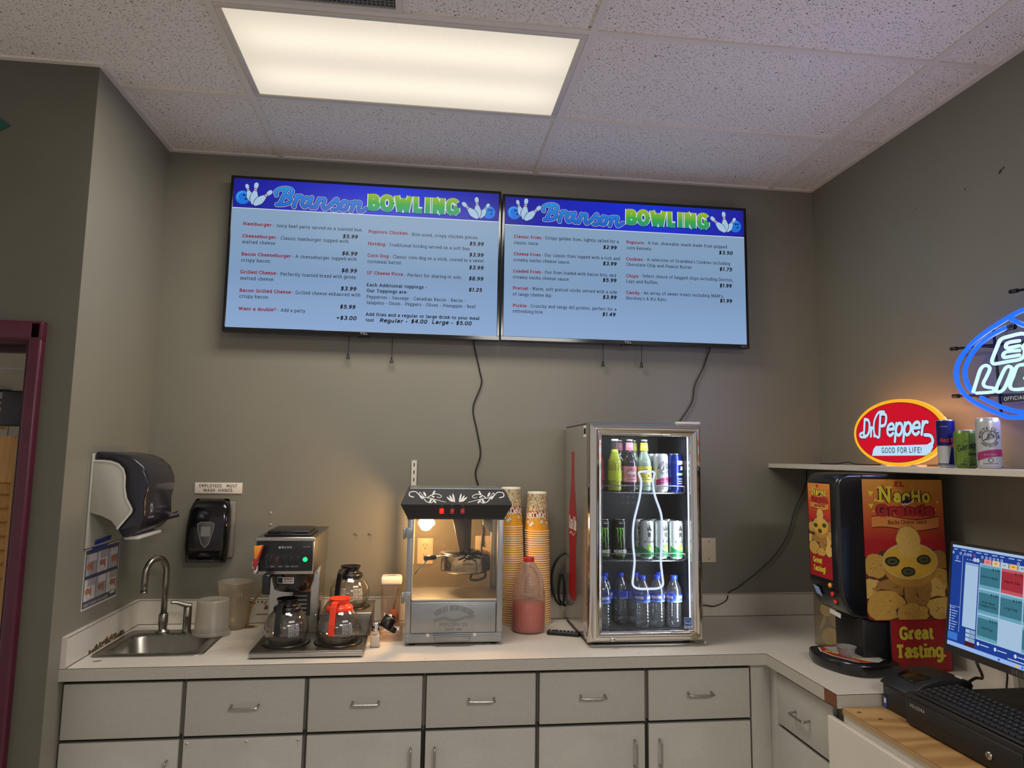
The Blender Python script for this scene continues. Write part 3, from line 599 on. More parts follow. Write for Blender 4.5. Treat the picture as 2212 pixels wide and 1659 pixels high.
# mould and rust marks on the laminate
mpk = facing_right(0.0192)
for k in range(34):
    y = -0.47+0.30*k/33; zz = zt+0.004+0.018*random.random()*(1-abs(k-17)/26)
    c.ell(y, zz, 0.006+0.007*random.random(), 0.004+0.010*random.random(), stain if k % 3 else M('mould_dark', (58, 48, 34), 0.8), mpk, 0.0005+0.0002*(k % 4), 9)
mpk = facing_front(-0.0192)
for k in range(40):
    x = 0.44+0.20*random.random(); zz = BS-0.012-0.03*random.random()**2*(1 if x > 0.5 else 0.4)
    c.ell(x, zz, 0.004+0.006*random.random(), 0.002+0.004*random.random(), stain, mpk, 0.0005+0.0002*(k % 5), 9)
for k in range(8): c.ell(0.51+0.012*k, 0.948, 0.008, 0.004, M('pale_stain', (176, 152, 112), 0.7), mpk, 0.0006, 10)
wb(c, 'backsplash', t)

# ---- stainless drop-in sink
steel = M('brushed_steel', (150, 146, 138), 0.30, 1.0, var=0.06, vs=30)
steel_d = M('sink_steel', (150, 147, 140), 0.34, 1.0, var=0.08, vs=20)
t = thing('sink', 'small stainless steel bar sink set into the left end of the counter', 'sink', (0.23, -0.33, 0.91))
def ring_pts(x0, x1, y0, y1, r, z, n=5):
    out = []
    for cx, cy, a in ((x1-r, y1-r, 0), (x0+r, y1-r, PI/2), (x0+r, y0+r, PI), (x1-r, y0+r, 1.5*PI)):
        for k in range(n+1): out.append((cx+r*math.cos(a+PI/2*k/n), cy+r*math.sin(a+PI/2*k/n), z))
    return out
c = MB(); loops = [ring_pts(0.034, 0.427, -0.518, -0.128, 0.03, 0.9105), ring_pts(0.038, 0.423, -0.514, -0.132, 0.03, 0.915), ring_pts(0.072, 0.388, -0.478, -0.202, 0.05, 0.9135),
    ring_pts(0.082, 0.378, -0.468, -0.212, 0.05, 0.904), ring_pts(0.095, 0.365, -0.455, -0.225, 0.055, 0.80), ring_pts(0.12, 0.34, -0.43, -0.25, 0.05, 0.775), ring_pts(0.21, 0.25, -0.36, -0.32, 0.018, 0.768)]
n = len(loops[0]); vs_ = [p for l in loops for p in l]
fs_ = [[i*n+k, i*n+(k+1) % n, (i+1)*n+(k+1) % n, (i+1)*n+k] for i in range(len(loops)-1) for k in range(n)]; fs_.append([(len(loops)-1)*n+k for k in range(n)])
c.add(vs_, fs_, steel_d, True); wb(c, 'basin', t)
c = MB(); c.cyl((0.23, -0.34, 0.768), 0.02, 0.004, steel); wb(c, 'drain', t)
t = thing('faucet', 'brushed gooseneck faucet rising over the sink', 'faucet', (0.168, -0.165, 0.914))
c = MB(); c.lathe([(0.028, 0.914), (0.026, 0.920), (0.017, 0.924), (0.016, 0.93), (0.019, 0.955), (0.018, 0.985), (0.014, 0.99)], steel, (0.168, -0.165, 0)); wb(c, 'base', t)
c = MB(); P_ = [(0.168, -0.165, 0.985), (0.168, -0.165, 1.14)]
ux, uy = -0.42, -0.9
for k in range(0, 13):
    a = PI*k/12*1.02; P_.append((0.168+ux*(0.056-0.056*math.cos(a)), -0.165+uy*(0.056-0.056*math.cos(a)), 1.155+0.062*math.sin(a)))
P_.append((0.168+ux*0.113, -0.165+uy*0.113, 1.095)); c.tube(P_, 0.0125, steel, 14); c.tube([P_[-1], (P_[-1][0], P_[-1][1], 1.088)], 0.0138, steel, 14); wb(c, 'spout', t)
t = thing('tap_lever', 'brushed single lever tap handle beside the gooseneck faucet', 'tap', (0.262, -0.165, 0.914))
c = MB(); c.lathe([(0.018, 0.914), (0.017, 0.918), (0.0165, 0.975), (0.0175, 0.978), (0.0165, 0.981), (0.0165, 1.01), (0.010, 1.022), (0.0, 1.024)], steel, (0.262, -0.165, 0)); wb(c, 'body', t)
c = MB(); c.tube([(0.275, -0.165, 1.016), (0.255, -0.175, 1.022), (0.225, -0.19, 1.035), (0.205, -0.2, 1.037)], [0.011, 0.010, 0.007, 0.006], steel, 10, n=4); wb(c, 'lever', t)

# ---- frosted pitchers
frost = glass('frosted_plastic', (235, 228, 215), 0.94, 0.35, 0.8, 0.52, (222, 214, 200))
frost2 = glass('clear_pitcher_plastic', (240, 232, 215), 0.96, 0.3, 0.9, 0.26, (228, 220, 204))
t = thing('measuring_cup', 'frosted plastic measuring cup upside down on the sink corner, in front of the taller pitcher', 'cup', (0.375, -0.215, 0.915))
c = MB(); c.lathe([(0.074, 0.917), (0.075, 0.921), (0.070, 0.928), (0.0665, 0.932), (0.0625, 1.045), (0.060, 1.052), (0.056, 1.054), (0.050, 1.050), (0.0, 1.050)], frost, (0.375, -0.215, 0), 36, cap=False); wb(c, 'body', t)
t = thing('pitcher', 'tall translucent plastic pitcher standing upright behind the upturned cup', 'pitcher', (0.432, -0.098, 0.91))
c = MB(); c.lathe([(0.0, 0.913), (0.050, 0.912), (0.054, 0.918), (0.060, 0.99), (0.066, 1.055), (0.075, 1.10), (0.077, 1.102), (0.0755, 1.104), (0.064, 1.055), (0.058, 0.99), (0.052, 0.92), (0, 0.918)], frost2, (0.432, -0.098, 0), 36, cap=False); wb(c, 'body', t)
c = MB()
for k in range(3): c.tube([(0.455+k*0.008, -0.1585+0.0028*k, 1.03), (0.455+k*0.008, -0.1625+0.0028*k, 1.065)], 0.002, frost, 6)
wb(c, 'grip', t)
# clear water line of the coffee maker into the counter hole
t = MB(); t.tube([(0.488, -0.085, 0.905), (0.487, -0.085, 0.94), (0.50, -0.088, 1.0), (0.535, -0.10, 1.06), (0.585, -0.12, 1.10), (0.62, -0.135, 1.11)], 0.0055, glass('tubing', (225, 205, 160), 0.9, 0.2, 1.0, 0.5, (205, 186, 140)), 10, n=6)
tag(t.build('water_tube'), 'clear plastic water line curving into the hole in the counter left of the coffee maker', 'tube')

# ================================================================ base cabinets
cab = M('cabinet_laminate', (178, 175, 164), 0.42, var=0.035, vs=70)
cab_in = M('cabinet_frame', (108, 103, 92), 0.6, var=0.05)
dark_gap = M('cabinet_gap', (40, 37, 33), 0.8)
pull_m = M('satin_nickel', (170, 166, 160), 0.25, 1.0)
def pull(root, part, p0, p1, out):
    """bow handle from p0 to p1 standing off along out"""
    a, b, o = Vector(p0), Vector(p1), Vector(out); d_ = (b-a).normalized()
    c = MB(); c.tube([a, a+o*0.75, a+o+d_*0.008, b+o-d_*0.008, b+o*0.75, b], 0.0042, pull_m, 10, n=4)
    return sub(c, 'handle', part, root)
FY = -0.6165; CW = 0.4184; CX = [-0.016+CW*k for k in range(7)]
zc_top, zc_bot, zd_top = 0.849, 0.667, 0.655
cabs = ['sink base cabinet at the far left with two plain fronts over a screwed panel', 'middle grey base cabinet under the coffee maker and popcorn machine, with paired doors',
        'grey base cabinet below the glass-front cooler, at the inner corner']
for u in range(3):
    x0, x1 = CX[2*u], CX[2*u+2]
    if u == 0: x0 = 0.002
    t = thing('base_cabinet', cabs[u], 'cabinet', ((x0+x1)/2, -0.3, 0), group='base cabinets along the back wall')
    c = MB(); xe = x1 if u < 2 else 2.572
    c.box(x0+0.001, xe-0.001, -0.597, -0.03, 0.09, 0.74, cab_in); c.box(x0+0.001, xe-0.001, -0.597, -0.53, 0.74, 0.866, cab_in); c.box(x0+0.001, x0+0.02, -0.53, -0.03, 0.74, 0.866, cab_in); c.box(x0+0.02, xe, -0.53, -0.03, 0.0, 0.09, dark_gap)
    for k in range(2):
        a, b = CX[2*u+k], CX[2*u+k+1]
        a = max(a, 0.003)
        c.box(a+0.002, b-0.002, -0.5985, -0.597, zd_top-0.004, zc_bot+0.003, dark_gap); c.box(a+0.002, b-0.002, -0.5985, -0.597, zc_top-0.003, 0.866, dark_gap)
    if u == 1: c.box(CX[3]-0.008, CX[3]+0.008, -0.599, -0.597, 0.1, zd_top, dark_gap)
    if u == 2: c.box(CX[5]-0.007, CX[5]+0.007, -0.599, -0.597, 0.1, zd_top, dark_gap)
    if u == 2: c.box(2.4945, 2.572, -0.612, -0.597, 0.09, 0.866, cab)
    wb(c, 'body', t)
    for k in range(2):
        a, b = CX[2*u+k]+0.008, CX[2*u+k+1]-0.008; i = 2*u+k
        if i == 0: a = 0.006
        c = MB(); c.box(a, b, FY, -0.5985, zc_bot, zc_top, cab, bev=0.0015); p = wb(c, 'drawer', t)
        if i: pull(t, p, ((a+b)/2-0.046, FY, 0.765), ((a+b)/2+0.046, FY, 0.765), (0, -0.028, -0.004))
        c = MB(); c.box(a, b, FY, -0.5985, 0.11, zd_top, cab, bev=0.0015); p = wb(c, 'door' if i != 1 else 'panel', t)
        if i == 1:
            for sx_ in (a+0.012, (a+b)/2+0.01, b-0.014):
                s_ = MB(); s_.lathe([(0.0, -0.0035), (0.004, -0.003), (0.0055, 0.0)], M('cup_washer', (205, 200, 190), 0.35, 0.6), (sx_, FY, zd_top-0.012), 14, 'y'); s_.lathe([(0, -0.0045), (0.002, -0.004)], dark_gap, (sx_, FY, zd_top-0.012), 8, 'y'); sub(s_, 'screw', p, t)
        else:
            hx = {0: b-0.034, 2: b-0.036, 3: a+0.034, 4: b-0.04, 5: a+0.04}[i]
            pull(t, p, (hx, FY, 0.60-0.012*(i == 0)), (hx, FY, 0.508-0.012*(i == 0)), (0, -0.028, 0))
t = thing('base_cabinet', 'grey drawer cabinet on the right-hand run below the nacho dispenser', 'cabinet', (2.85, -0.86, 0), group='base cabinets on the right-hand run')
c = MB(); c.box(2.5925, XR-0.02, -1.10, -0.62, 0.09, 0.866, cab_in); c.box(2.5725, 2.5925, -0.668, -0.6125, 0.09, 0.866, cab); c.box(2.591, 2.5925, -1.04, -0.668, 0.64, 0.675, dark_gap); c.box(2.591, 2.5925, -1.04, -0.668, 0.842, 0.866, dark_gap)
wb(c, 'body', t)
c = MB(); c.box(2.5735, 2.591, -1.036, -0.662, 0.664, 0.845, cab, bev=0.0015); p = wb(c, 'drawer', t); pull(t, p, (2.5735, -0.80, 0.748), (2.5735, -0.892, 0.748), (-0.028, 0, -0.004))
c = MB(); c.box(2.5735, 2.591, -1.036, -0.662, 0.11, 0.650, cab, bev=0.0015); wb(c, 'door', t)

# ---- lower white cabinet with the plywood till top
wh = M('white_cabinet_paint', (214, 206, 192), 0.4, var=0.02)
t = thing('till_cabinet', 'white painted cabinet at the lower right, carrying the plywood board', 'cabinet', (2.87, -1.7, 0))
c = MB(); c.box(2.568, XR-0.002, -2.4, -1.106, 0.0, 0.851, wh); wb(c, 'carcass', t, bevel=0.002)
c = MB(); c.box(2.549, 2.567, -2.4, -1.045, 0.30, 0.824, wh); wb(c, 'front_panel', t, bevel=0.003)
def ply_mat(edge):
    m = bpy.data.materials.new('plywood_edge' if edge else 'plywood_face'); m.use_nodes = True; nt = m.node_tree; L = nt.links; p = nt.nodes['Principled BSDF']; p.inputs['Roughness'].default_value = 0.5
    tc = nt.nodes.new('ShaderNodeTexCoord'); mp_ = nt.nodes.new('ShaderNodeMapping'); L.new(tc.outputs['Object'], mp_.inputs[0])
    w_ = nt.nodes.new('ShaderNodeTexWave' if not edge else 'ShaderNodeTexWave')
    mp_.inputs['Scale'].default_value = (1, 1, 1) if edge else (1.4, 5.0, 1)
    w_.bands_direction = 'Z' if edge else 'Y'; w_.inputs['Scale'].default_value = 60 if edge else 0.8; w_.inputs['Distortion'].default_value = 0.3 if edge else 16.0; w_.inputs['Detail'].default_value = 3
    L.new(mp_.outputs[0], w_.inputs['Vector'])
    cr = nt.nodes.new('ShaderNodeValToRGB'); L.new(w_.outputs['Fac'], cr.inputs[0])
    cr.color_ramp.elements[0].color = rgb((158, 116, 68) if not edge else (120, 92, 58)); cr.color_ramp.elements[1].color = rgb((184, 144, 92) if not edge else (206, 172, 118))
    L.new(cr.outputs[0], p.inputs['Base Color']); return m
t = thing('plywood_board', 'bare plywood board on top of the white till cabinet, a step below the counter', 'board', (2.87, -1.7, 0.852))
ply = ply_mat(False); plye = ply_mat(True)
c = MB(); c.box(2.556, XR-0.002, -2.4, -1.1215, 0.8525, 0.8695, plye); wb(c, 'edge', t)
c = MB(); c.box(2.556, XR-0.002, -2.4, -1.1215, 0.8697, 0.8715, ply)
for x, y in ((2.585, -1.165), (2.615, -1.225)): c.ell(x, y, 0.008, 0.005, M('knot', (66, 40, 20), 0.7), on_top(0.8715), 0.0005, 12)
wb(c, 'face_veneer', t)
MENU_A = [(0.367, 2.681, 0.126, 'Hamburger', 'r'), (0.499, 2.68, 0.403, '- Juicy beef patty served on a toasted bun.', 'n'), (0.812, 2.644, 0.068, '$5.99', 'p'), (0.367, 2.624, 0.148, 'Cheeseburger', 'r'), (0.521, 2.622, 0.32, '- Classic hamburger topped with', 'n'), (0.368, 2.596, 0.149, 'melted cheese.', 'n'), (0.812, 2.563, 0.069, '$6.99', 'p'), (0.368, 2.539, 0.218, 'Bacon Cheeseburger', 'r'), (0.591, 2.539, 0.29, '- A cheeseburger topped with', 'n'), (0.368, 2.511, 0.131, 'crispy bacon.', 'n'), (0.813, 2.482, 0.069, '$8.99', 'p'), (0.368, 2.456, 0.155, 'Grilled Cheese', 'r'), (0.529, 2.454, 0.352, '- Perfectly toasted bread with gooey', 'n'), (0.369, 2.427, 0.149, 'melted cheese.', 'n'), (0.813, 2.397, 0.07, '$3.99', 'p'), (0.369, 2.371, 0.224, 'Bacon Grilled Cheese', 'r'), (0.599, 2.371, 0.305, '- Grilled cheese enhanced with', 'n'), (0.369, 2.344, 0.13, 'crispy bacon.', 'n'), (0.813, 2.312, 0.069, '$5.99', 'p'), (0.37, 2.287, 0.162, 'Want a double?', 'r'), (0.539, 2.287, 0.122, '- Add a patty', 'n'), (0.799, 2.26, 0.09, '+$3.00', 'p'), (0.93, 2.675, 0.18, 'Popcorn Chicken', 'r'), (1.116, 2.672, 0.326, '- Bite-sized, crispy chicken pieces.', 'n'), (1.4, 2.64, 0.067, '$5.99', 'p'), (0.93, 2.617, 0.077, 'Hotdog', 'r'), (1.012, 2.616, 0.395, '- Traditional hotdog served on a soft bun.', 'n'), (1.4, 2.586, 0.067, '$3.99', 'p'), (0.93, 2.561, 0.095, 'Corn Dog', 'r'), (1.032, 2.56, 0.439, '- Classic corn dog on a stick, coated in a sweet', 'n'), (0.93, 2.532, 0.161, 'cornmeal batter.', 'n'), (1.4, 2.524, 0.068, '$3.99', 'p'), (0.93, 2.478, 0.164, '12" Cheese Pizza', 'r'), (1.102, 2.476, 0.267, '- Perfect for sharing or solo.', 'n'), (1.4, 2.471, 0.068, '$8.99', 'p'), (0.931, 2.421, 0.276, 'Each Additional toppings -', 'b'), (1.401, 2.417, 0.062, '$1.25', 'p'), (0.932, 2.394, 0.185, 'Our Toppings are:', 'b'), (0.932, 2.365, 0.458, 'Pepperoni - Sausage - Canadian Bacon - Bacon -', 'n'), (0.931, 2.338, 0.505, 'Jalapeno - Onion - Peppers - Olives - Pineapple - Beef', 'n'), (0.932, 2.283, 0.523, 'Add fries and a regular or large drink to your meal', 'b'), (0.933, 2.256, 0.037, 'too!', 'b'), (0.994, 2.255, 0.127, 'Regular -', 'p'), (1.137, 2.256, 0.074, '$4.00', 'p'), (1.233, 2.256, 0.098, 'Large -', 'p'), (1.345, 2.256, 0.072, '$5.00', 'p')]
MENU_B = [(1.613, 2.688, 0.131, 'Classic Fries', 'r'), (1.75, 2.689, 0.377, '- Crispy golden fries, lightly salted for a', 'n'), (1.613, 2.658, 0.12, 'classic taste.', 'n'), (2.048, 2.656, 0.067, '$2.99', 'p'), (1.613, 2.603, 0.129, 'Cheese Fries', 'r'), (1.748, 2.604, 0.384, '- Our classic fries topped with a rich and', 'n'), (1.612, 2.574, 0.274, 'creamy nacho cheese sauce.', 'n'), (2.047, 2.575, 0.067, '$3.99', 'p'), (1.612, 2.519, 0.132, 'Loaded Fries', 'r'), (1.75, 2.52, 0.363, '- Our fries loaded with bacon bits, and', 'n'), (1.611, 2.49, 0.269, 'creamy nacho cheese sauce', 'n'), (2.046, 2.493, 0.067, '$5.99', 'p'), (1.611, 2.436, 0.073, 'Pretzel', 'r'), (1.69, 2.437, 0.427, '- Warm, soft pretzel sticks served with a side', 'n'), (1.611, 2.407, 0.188, 'of tangy cheese dip.', 'n'), (2.046, 2.409, 0.067, '$3.99', 'p'), (1.612, 2.352, 0.065, 'Pickle', 'r'), (1.683, 2.353, 0.431, '- Crunchy and tangy dill pickles, perfect for a', 'n'), (1.612, 2.325, 0.147, 'refreshing bite.', 'n'), (2.044, 2.325, 0.064, '$1.49', 'p'), (2.166, 2.689, 0.087, 'Popcorn', 'r'), (2.26, 2.691, 0.42, '- A fun, shareable snack made from popped', 'n'), (2.166, 2.661, 0.128, 'corn kernels.', 'n'), (2.636, 2.659, 0.071, '$3.50', 'p'), (2.165, 2.605, 0.082, 'Cookies', 'r'), (2.254, 2.607, 0.44, "- A selection of Grandma's Cookies including", 'n'), (2.165, 2.578, 0.331, 'Chocolate Chip and Peanut Butter', 'n'), (2.637, 2.575, 0.065, '$1.75', 'p'), (2.164, 2.521, 0.06, 'Chips', 'r'), (2.231, 2.524, 0.476, '- Select choice of bagged chips including Doritos,', 'n'), (2.164, 2.494, 0.162, 'Lays and Ruffles.', 'n'), (2.636, 2.492, 0.062, '$1.99', 'p'), (2.164, 2.438, 0.066, 'Candy', 'r'), (2.236, 2.44, 0.422, "- An array of sweet treats including M&M's,", 'n'), (2.163, 2.411, 0.204, "Hershey's & Kit Kats.", 'n'), (2.636, 2.416, 0.062, '$1.99', 'p')]
# ================================================================ menu screens
TVY = -0.08
black_gloss = M('black_gloss_plastic', (12, 12, 14), 0.12); black_sat = M('black_satin_plastic', (18, 18, 20), 0.4)
SC_ = 0.80
scr_bg = grad('menu_screen_white', [(0.0, (150, 182, 226)), (0.5, (134, 166, 205)), (1.0, (142, 172, 203))], 2, -0.36, 0.2, SC_)
scr_hd = grad('menu_header_blue', [(0.0, (28, 28, 150)), (0.45, (24, 44, 214)), (0.62, (24, 56, 224)), (1.0, (34, 32, 158))], 0, -0.62, 0.62, SC_)
ink_r = E('menu_red_ink', (150, 18, 40), 0.75); ink_d = E('menu_dark_ink', (14, 18, 36), 0.6); ink_k = E('menu_black_ink', (8, 8, 14), 0.8)
e_white = E('screen_white', (222, 230, 245), 0.9); e_navy = E('screen_navy', (14, 22, 92), 0.9); e_pin = E('screen_pin_white', (170, 200, 228), 0.9); e_pinr = E('screen_pin_red', (150, 40, 60), 0.9)
e_ball = E('screen_ball_blue', (30, 118, 224), 0.9); e_ball2 = E('screen_ball_light', (70, 160, 240), 0.9)
e_script = grad('menu_script_blue', [(0.0, (24, 104, 206)), (1.0, (38, 150, 238))], 2, 0.235, 0.325, 0.9)
e_green = grad('menu_block_green', [(0.0, (20, 150, 130)), (0.45, (60, 170, 70)), (1.0, (166, 190, 40))], 2, 0.23, 0.32, 0.9)
def pin(mb, mp, cx, cz, hgt, rot, h0):
    """bowling pin artwork standing at (cx, cz), tilted by rot"""
    prof = [(0, .055), (.1, .11), (.28, .165), (.45, .13), (.62, .065), (.7, .058), (.8, .085), (.9, .092), (.97, .06), (1, .0)]
    P = [(-r, z) for z, r in prof]+[(r, z) for z, r in prof[::-1]]
    P = [(p.x, p.y) for p in catmull([Vector((a, b)) for a, b in P], 3, True)]
    def tr(p, s=1.0): x, z = p[0]*hgt*s, p[1]*hgt; return (cx+x*math.cos(rot)+z*math.sin(rot), cz-x*math.sin(rot)+z*math.cos(rot))
    mb.poly([tr((p[0]*1.16, p[1]*1.03-0.015)) for p in P], e_navy, mp, h0); mb.poly([tr(p) for p in P], e_pin, mp, h0+0.0002)
    for zz in (0.60, 0.70):
        mb.poly([tr((-.066, zz)), tr((.066, zz)), tr((.066, zz+.035)), tr((-.066, zz+.035))], e_pinr, mp, h0+0.0004)
def ball(mb, mp, cx, cz, r, h0):
    mb.ell(cx, cz, r, r, e_ball, mp, h0, 32); mb.ell(cx-0.1*r, cz+0.15*r, r*0.72, r*0.72, e_ball2, mp, h0+0.0001, 28); mb.ell(cx+0.02*r, cz+0.05*r, r*0.66, r*0.66, e_ball, mp, h0+0.0002, 28)
    for dx, dz in ((.12, .34), (.46, .34), (.40, -.22)): mb.ell(cx+dx*r, cz+dz*r, r*.13, r*.15, e_navy, mp, h0+0.0003, 10)
def script(mb, txt, u, v, size, width, m, mp, h, wt, sl=0.3, rot=0.0, caps=True):
    mb.text(txt, u, v, size, m, mp, h, wt, sl, False, width=width, sp=0.0, round_=True, rot=rot)
BR = [[(690, 295), (680, 245), (740, 200), (840, 188), (915, 215), (915, 270), (865, 303), (800, 312)], [(850, 308), (905, 345), (890, 402), (810, 432), (705, 436)], [(835, 195), (800, 300), (740, 432)],
      [(1003, 300), (985, 370), (955, 440), (962, 465)], [(968, 400), (1000, 335), (1045, 300), (1070, 312), (1072, 330)], [(1190, 345), (1140, 325), (1090, 375), (1085, 430), (1125, 462), (1175, 410), (1215, 330)], [(1222, 318), (1196, 420), (1228, 472), (1290, 430)],
      [(1335, 335), (1315, 390), (1285, 475)], [(1305, 410), (1360, 348), (1415, 350), (1400, 430), (1425, 488), (1490, 445)], [(1485, 452), (1550, 385), (1600, 335), (1605, 385), (1645, 435), (1610, 492), (1545, 495)], [(1760, 385), (1710, 372), (1665, 430), (1680, 492), (1735, 492), (1770, 430), (1758, 385), (1800, 395), (1840, 385)],
      [(1875, 372), (1850, 430), (1825, 515)], [(1845, 450), (1905, 380), (1960, 388), (1940, 462), (1968, 520), (2055, 468)]]
def branson(s, mp, x0, z0, wd, m, h, w):
    k = wd/1415.0
    for st in BR:
        pts = [(x0+(X-655)*k, z0+(437+(X-690)*0.0475-Y)*k*1.06-0.012*(X-655)*k) for X, Y in st]
        s.stroke([(p.x, p.y) for p in catmull([Vector(p) for p in pts], 6)], w, m, mp, h, True)
def menu_tv(label, x0, x1, zb, zt, menu, hdr, corner=False):
    cx, cz = (x0+x1)/2, (zb+zt)/2
    t = thing('menu_screen', label, 'television', (cx, 0.0, cz), group='menu screens')
    c = MB(); mp = facing_front(TVY)
    bz = 0.013; bb = 0.02                                # bezel
    c.box(x0, x1, TVY, -0.035, zt-bz, zt, black_gloss); c.box(x0, x1, TVY-0.003, -0.035, zb, zb+bb, black_gloss); c.box(x0, x0+bz, TVY, -0.035, zb+bb, zt-bz, black_gloss); c.box(x1-bz, x1, TVY, -0.035, zb+bb, zt-bz, black_gloss)
    c.prism([(-0.035, zb+0.02), (-0.010, zb+0.08), (-0.010, zt-0.12), (-0.035, zt-0.03)], 'x', x0+0.06, x1-0.06, black_sat)
    p = wb(c, 'bezel', t, bevel=0.002)
    c = MB(); k = zb+0.0105
    c.text('TCL', cx, k-0.004, 0.0085, M('logo_silver', (200, 200, 205), 0.3, 0.6), facing_front(TVY-0.003), 0.0004, 1.3, serif=False, xs=1.5, align='c'); sub(c, 'logo', p, t)
    c = MB(); c.box(cx-0.028, cx+0.028, TVY+0.01, TVY+0.03, zb-0.006, zb, black_gloss); sub(c, 'sensor_bar', p, t)
    if corner:
        c = MB(); c.text('Roku TV', x1-0.012, k-0.003, 0.005, M('logo_silver'), facing_front(TVY-0.003), 0.0004, 1.1, serif=False, align='r'); sub(c, 'badge', p, t)
    # the picture
    sx0, sx1, sz0, sz1 = x0+bz, x1-bz, zb+bb, zt-bz; zh = hdr['zh']; s = MB(); mp = facing_front(TVY+0.002)
    s.rect(sx0, sz0, sx1, zh, scr_bg, mp); s.rect(sx0, zh, sx1, sz1, scr_hd, mp)
    s.stroke([(sx0, zh), (sx1, zh)], 0.003, e_white, mp, 0.0002)
    lx, rx = hdr['lx'], hdr['rx']
    ball(s, mp, lx, 2.812, 0.0325, 0.0003)
    pin(s, mp, lx+0.038, 2.795, 0.085, -0.30, 0.0006); pin(s, mp, lx+0.046, 2.782, 0.105, 0.12, 0.0011); pin(s, mp, lx+0.052, 2.779, 0.105, 0.82, 0.0016)
    pin(s, mp, rx-0.043, 2.777, 0.085, 0.55, 0.0006); pin(s, mp, rx-0.050, 2.776, 0.103, -0.10, 0.0011); pin(s, mp, rx-0.052, 2.775, 0.105, -0.80, 0.0016)
    ball(s, mp, rx, 2.807, 0.0315, 0.0003)
    bx = hdr['bx']
    for mm, w_, h_ in ((e_white, 0.0225, 0.0006), (e_navy, 0.0190, 0.0009), (e_script, 0.0135, 0.0012)): branson(s, mp, bx-0.006, 2.786, hdr['bw'], mm, h_, w_)
    for mm, wt_, h_, dz in ((e_navy, 3.0, 0.0006, -0.003), (e_white, 2.75, 0.0009, 0), (e_green, 2.1, 0.0013, 0)):
        s.text('BOWLING', hdr['wx'], 2.784+dz, 0.079, mm, mp, h_, wt_, 0, False, width=hdr['ww'], sp=1.6)
    for x, z, wd, tx, st in menu:
        x_, z_ = x, z
        if st == 'r': s.text(tx, x_, z_, 0.0148, ink_r, mp, 0.0004, 1.5, width=wd)
        elif st == 'n': s.text(tx, x_, z_, 0.0148, ink_d, mp, 0.0004, 0.98, width=wd)
        elif st == 'b': s.text(tx, x_, z_, 0.0148, ink_d, mp, 0.0004, 1.4, width=wd)
        else: s.text(tx, x_, z_, 0.0180, ink_k, mp, 0.0004, 1.6, 0.22, False, width=wd)
    wb(s, 'screen', t)
    return t
tv_l = menu_tv('left wall-mounted menu screen listing hamburgers, hotdogs and pizza under a blue header', 0.303, 1.5505, 2.188, 2.914, MENU_A, dict(zh=2.762, lx=0.359, rx=1.490, bx=0.503, bw=0.422, wx=0.924, ww=0.420))
tv_r = menu_tv('right wall-mounted menu screen listing fries, pretzel, popcorn and candy under a blue header', 1.5555, 2.784, 2.190, 2.903, MENU_B, dict(zh=2.7515, lx=1.613, rx=2.725, bx=1.752, bw=0.408, wx=2.166, ww=0.418), True)
# release cords of the wall mounts
blackcord = M('black_cord', (16, 15, 15), 0.5)
for x, zt_, zb_, lab in ((0.855, 2.19, 2.088, 'thin black release cord hanging left below the left menu screen'), (1.054, 2.19, 2.076, 'thin black release cord hanging right below the left menu screen'),
                         (2.061, 2.19, 2.089, 'thin black release cord hanging left below the right menu screen'), (2.253, 2.19, 2.090, 'thin black release cord hanging right below the right menu screen')):
    t = thing('release_cord', lab, 'cord', (x, -0.03, zt_), group='release cords under the screens')
    c = MB(); c.tube([(x, -0.03, zt_+0.03), (x+0.001, -0.03, (zt_+zb_)/2), (x, -0.03, zb_+0.018)], 0.0014, blackcord, 6); wb(c, 'string', t)
    c = MB(); c.box(x-0.006, x+0.005, -0.034, -0.026, zb_+0.020, zb_+0.023, blackcord); c.tube([(x, -0.03, zb_+0.020), (x-0.0055, -0.03, zb_+0.004), (x-0.007, -0.03, zb_), (x+0.007, -0.03, zb_), (x+0.0055, -0.03, zb_+0.004), (x, -0.03, zb_+0.018)], 0.0026, blackcord, 6); wb(c, 'clip', t)
def cord(label, pts, r=0.0032, n=6, m=None, name='power_cord', part_of=None):
    c = MB(); c.tube(pts, r, m or blackcord, 8, n=n)
    if part_of: return wb(c, name, part_of)
    return tag(c.build(name), label, 'cord')
cord('black power cord wandering from the left menu screen down behind the popcorn machine', [(1.432, -0.03, 2.215), (1.435, -0.010, 2.185), (1.466, -0.008, 2.054), (1.476, -0.008, 1.988), (1.439, -0.008, 1.877), (1.459, -0.008, 1.769), (1.478, -0.008, 1.661), (1.456, -0.008, 1.575), (1.47, -0.008, 1.515), (1.488, -0.008, 1.44), (1.498, -0.008, 1.32), (1.498, -0.018, 1.235)], part_of=tv_l)
cord('black power cord from the right menu screen down to the top of the drinks cooler', [(2.606, -0.04, 2.21), (2.600, -0.014, 2.17), (2.573, -0.010, 2.095), (2.531, -0.010, 2.014), (2.511, -0.010, 1.922), (2.44, -0.010, 1.815), (2.40, -0.010, 1.74), (2.39, -0.010, 1.5)], part_of=tv_r)
cord('black power cord running down the wall from the shelf to the drinks cooler', [(3.10, -0.008, 1.60), (3.091, -0.008, 1.525), (3.033, -0.008, 1.412), (2.985, -0.008, 1.278), (2.886, -0.008, 1.157), (2.742, -0.008, 1.049), (2.683, -0.012, 1.020), (2.66, -0.028, 0.985), (2.60, -0.03, 0.960), (2.54, -0.03, 0.965), (2.42, -0.03, 0.955)], 0.0026, name='wall_cable')

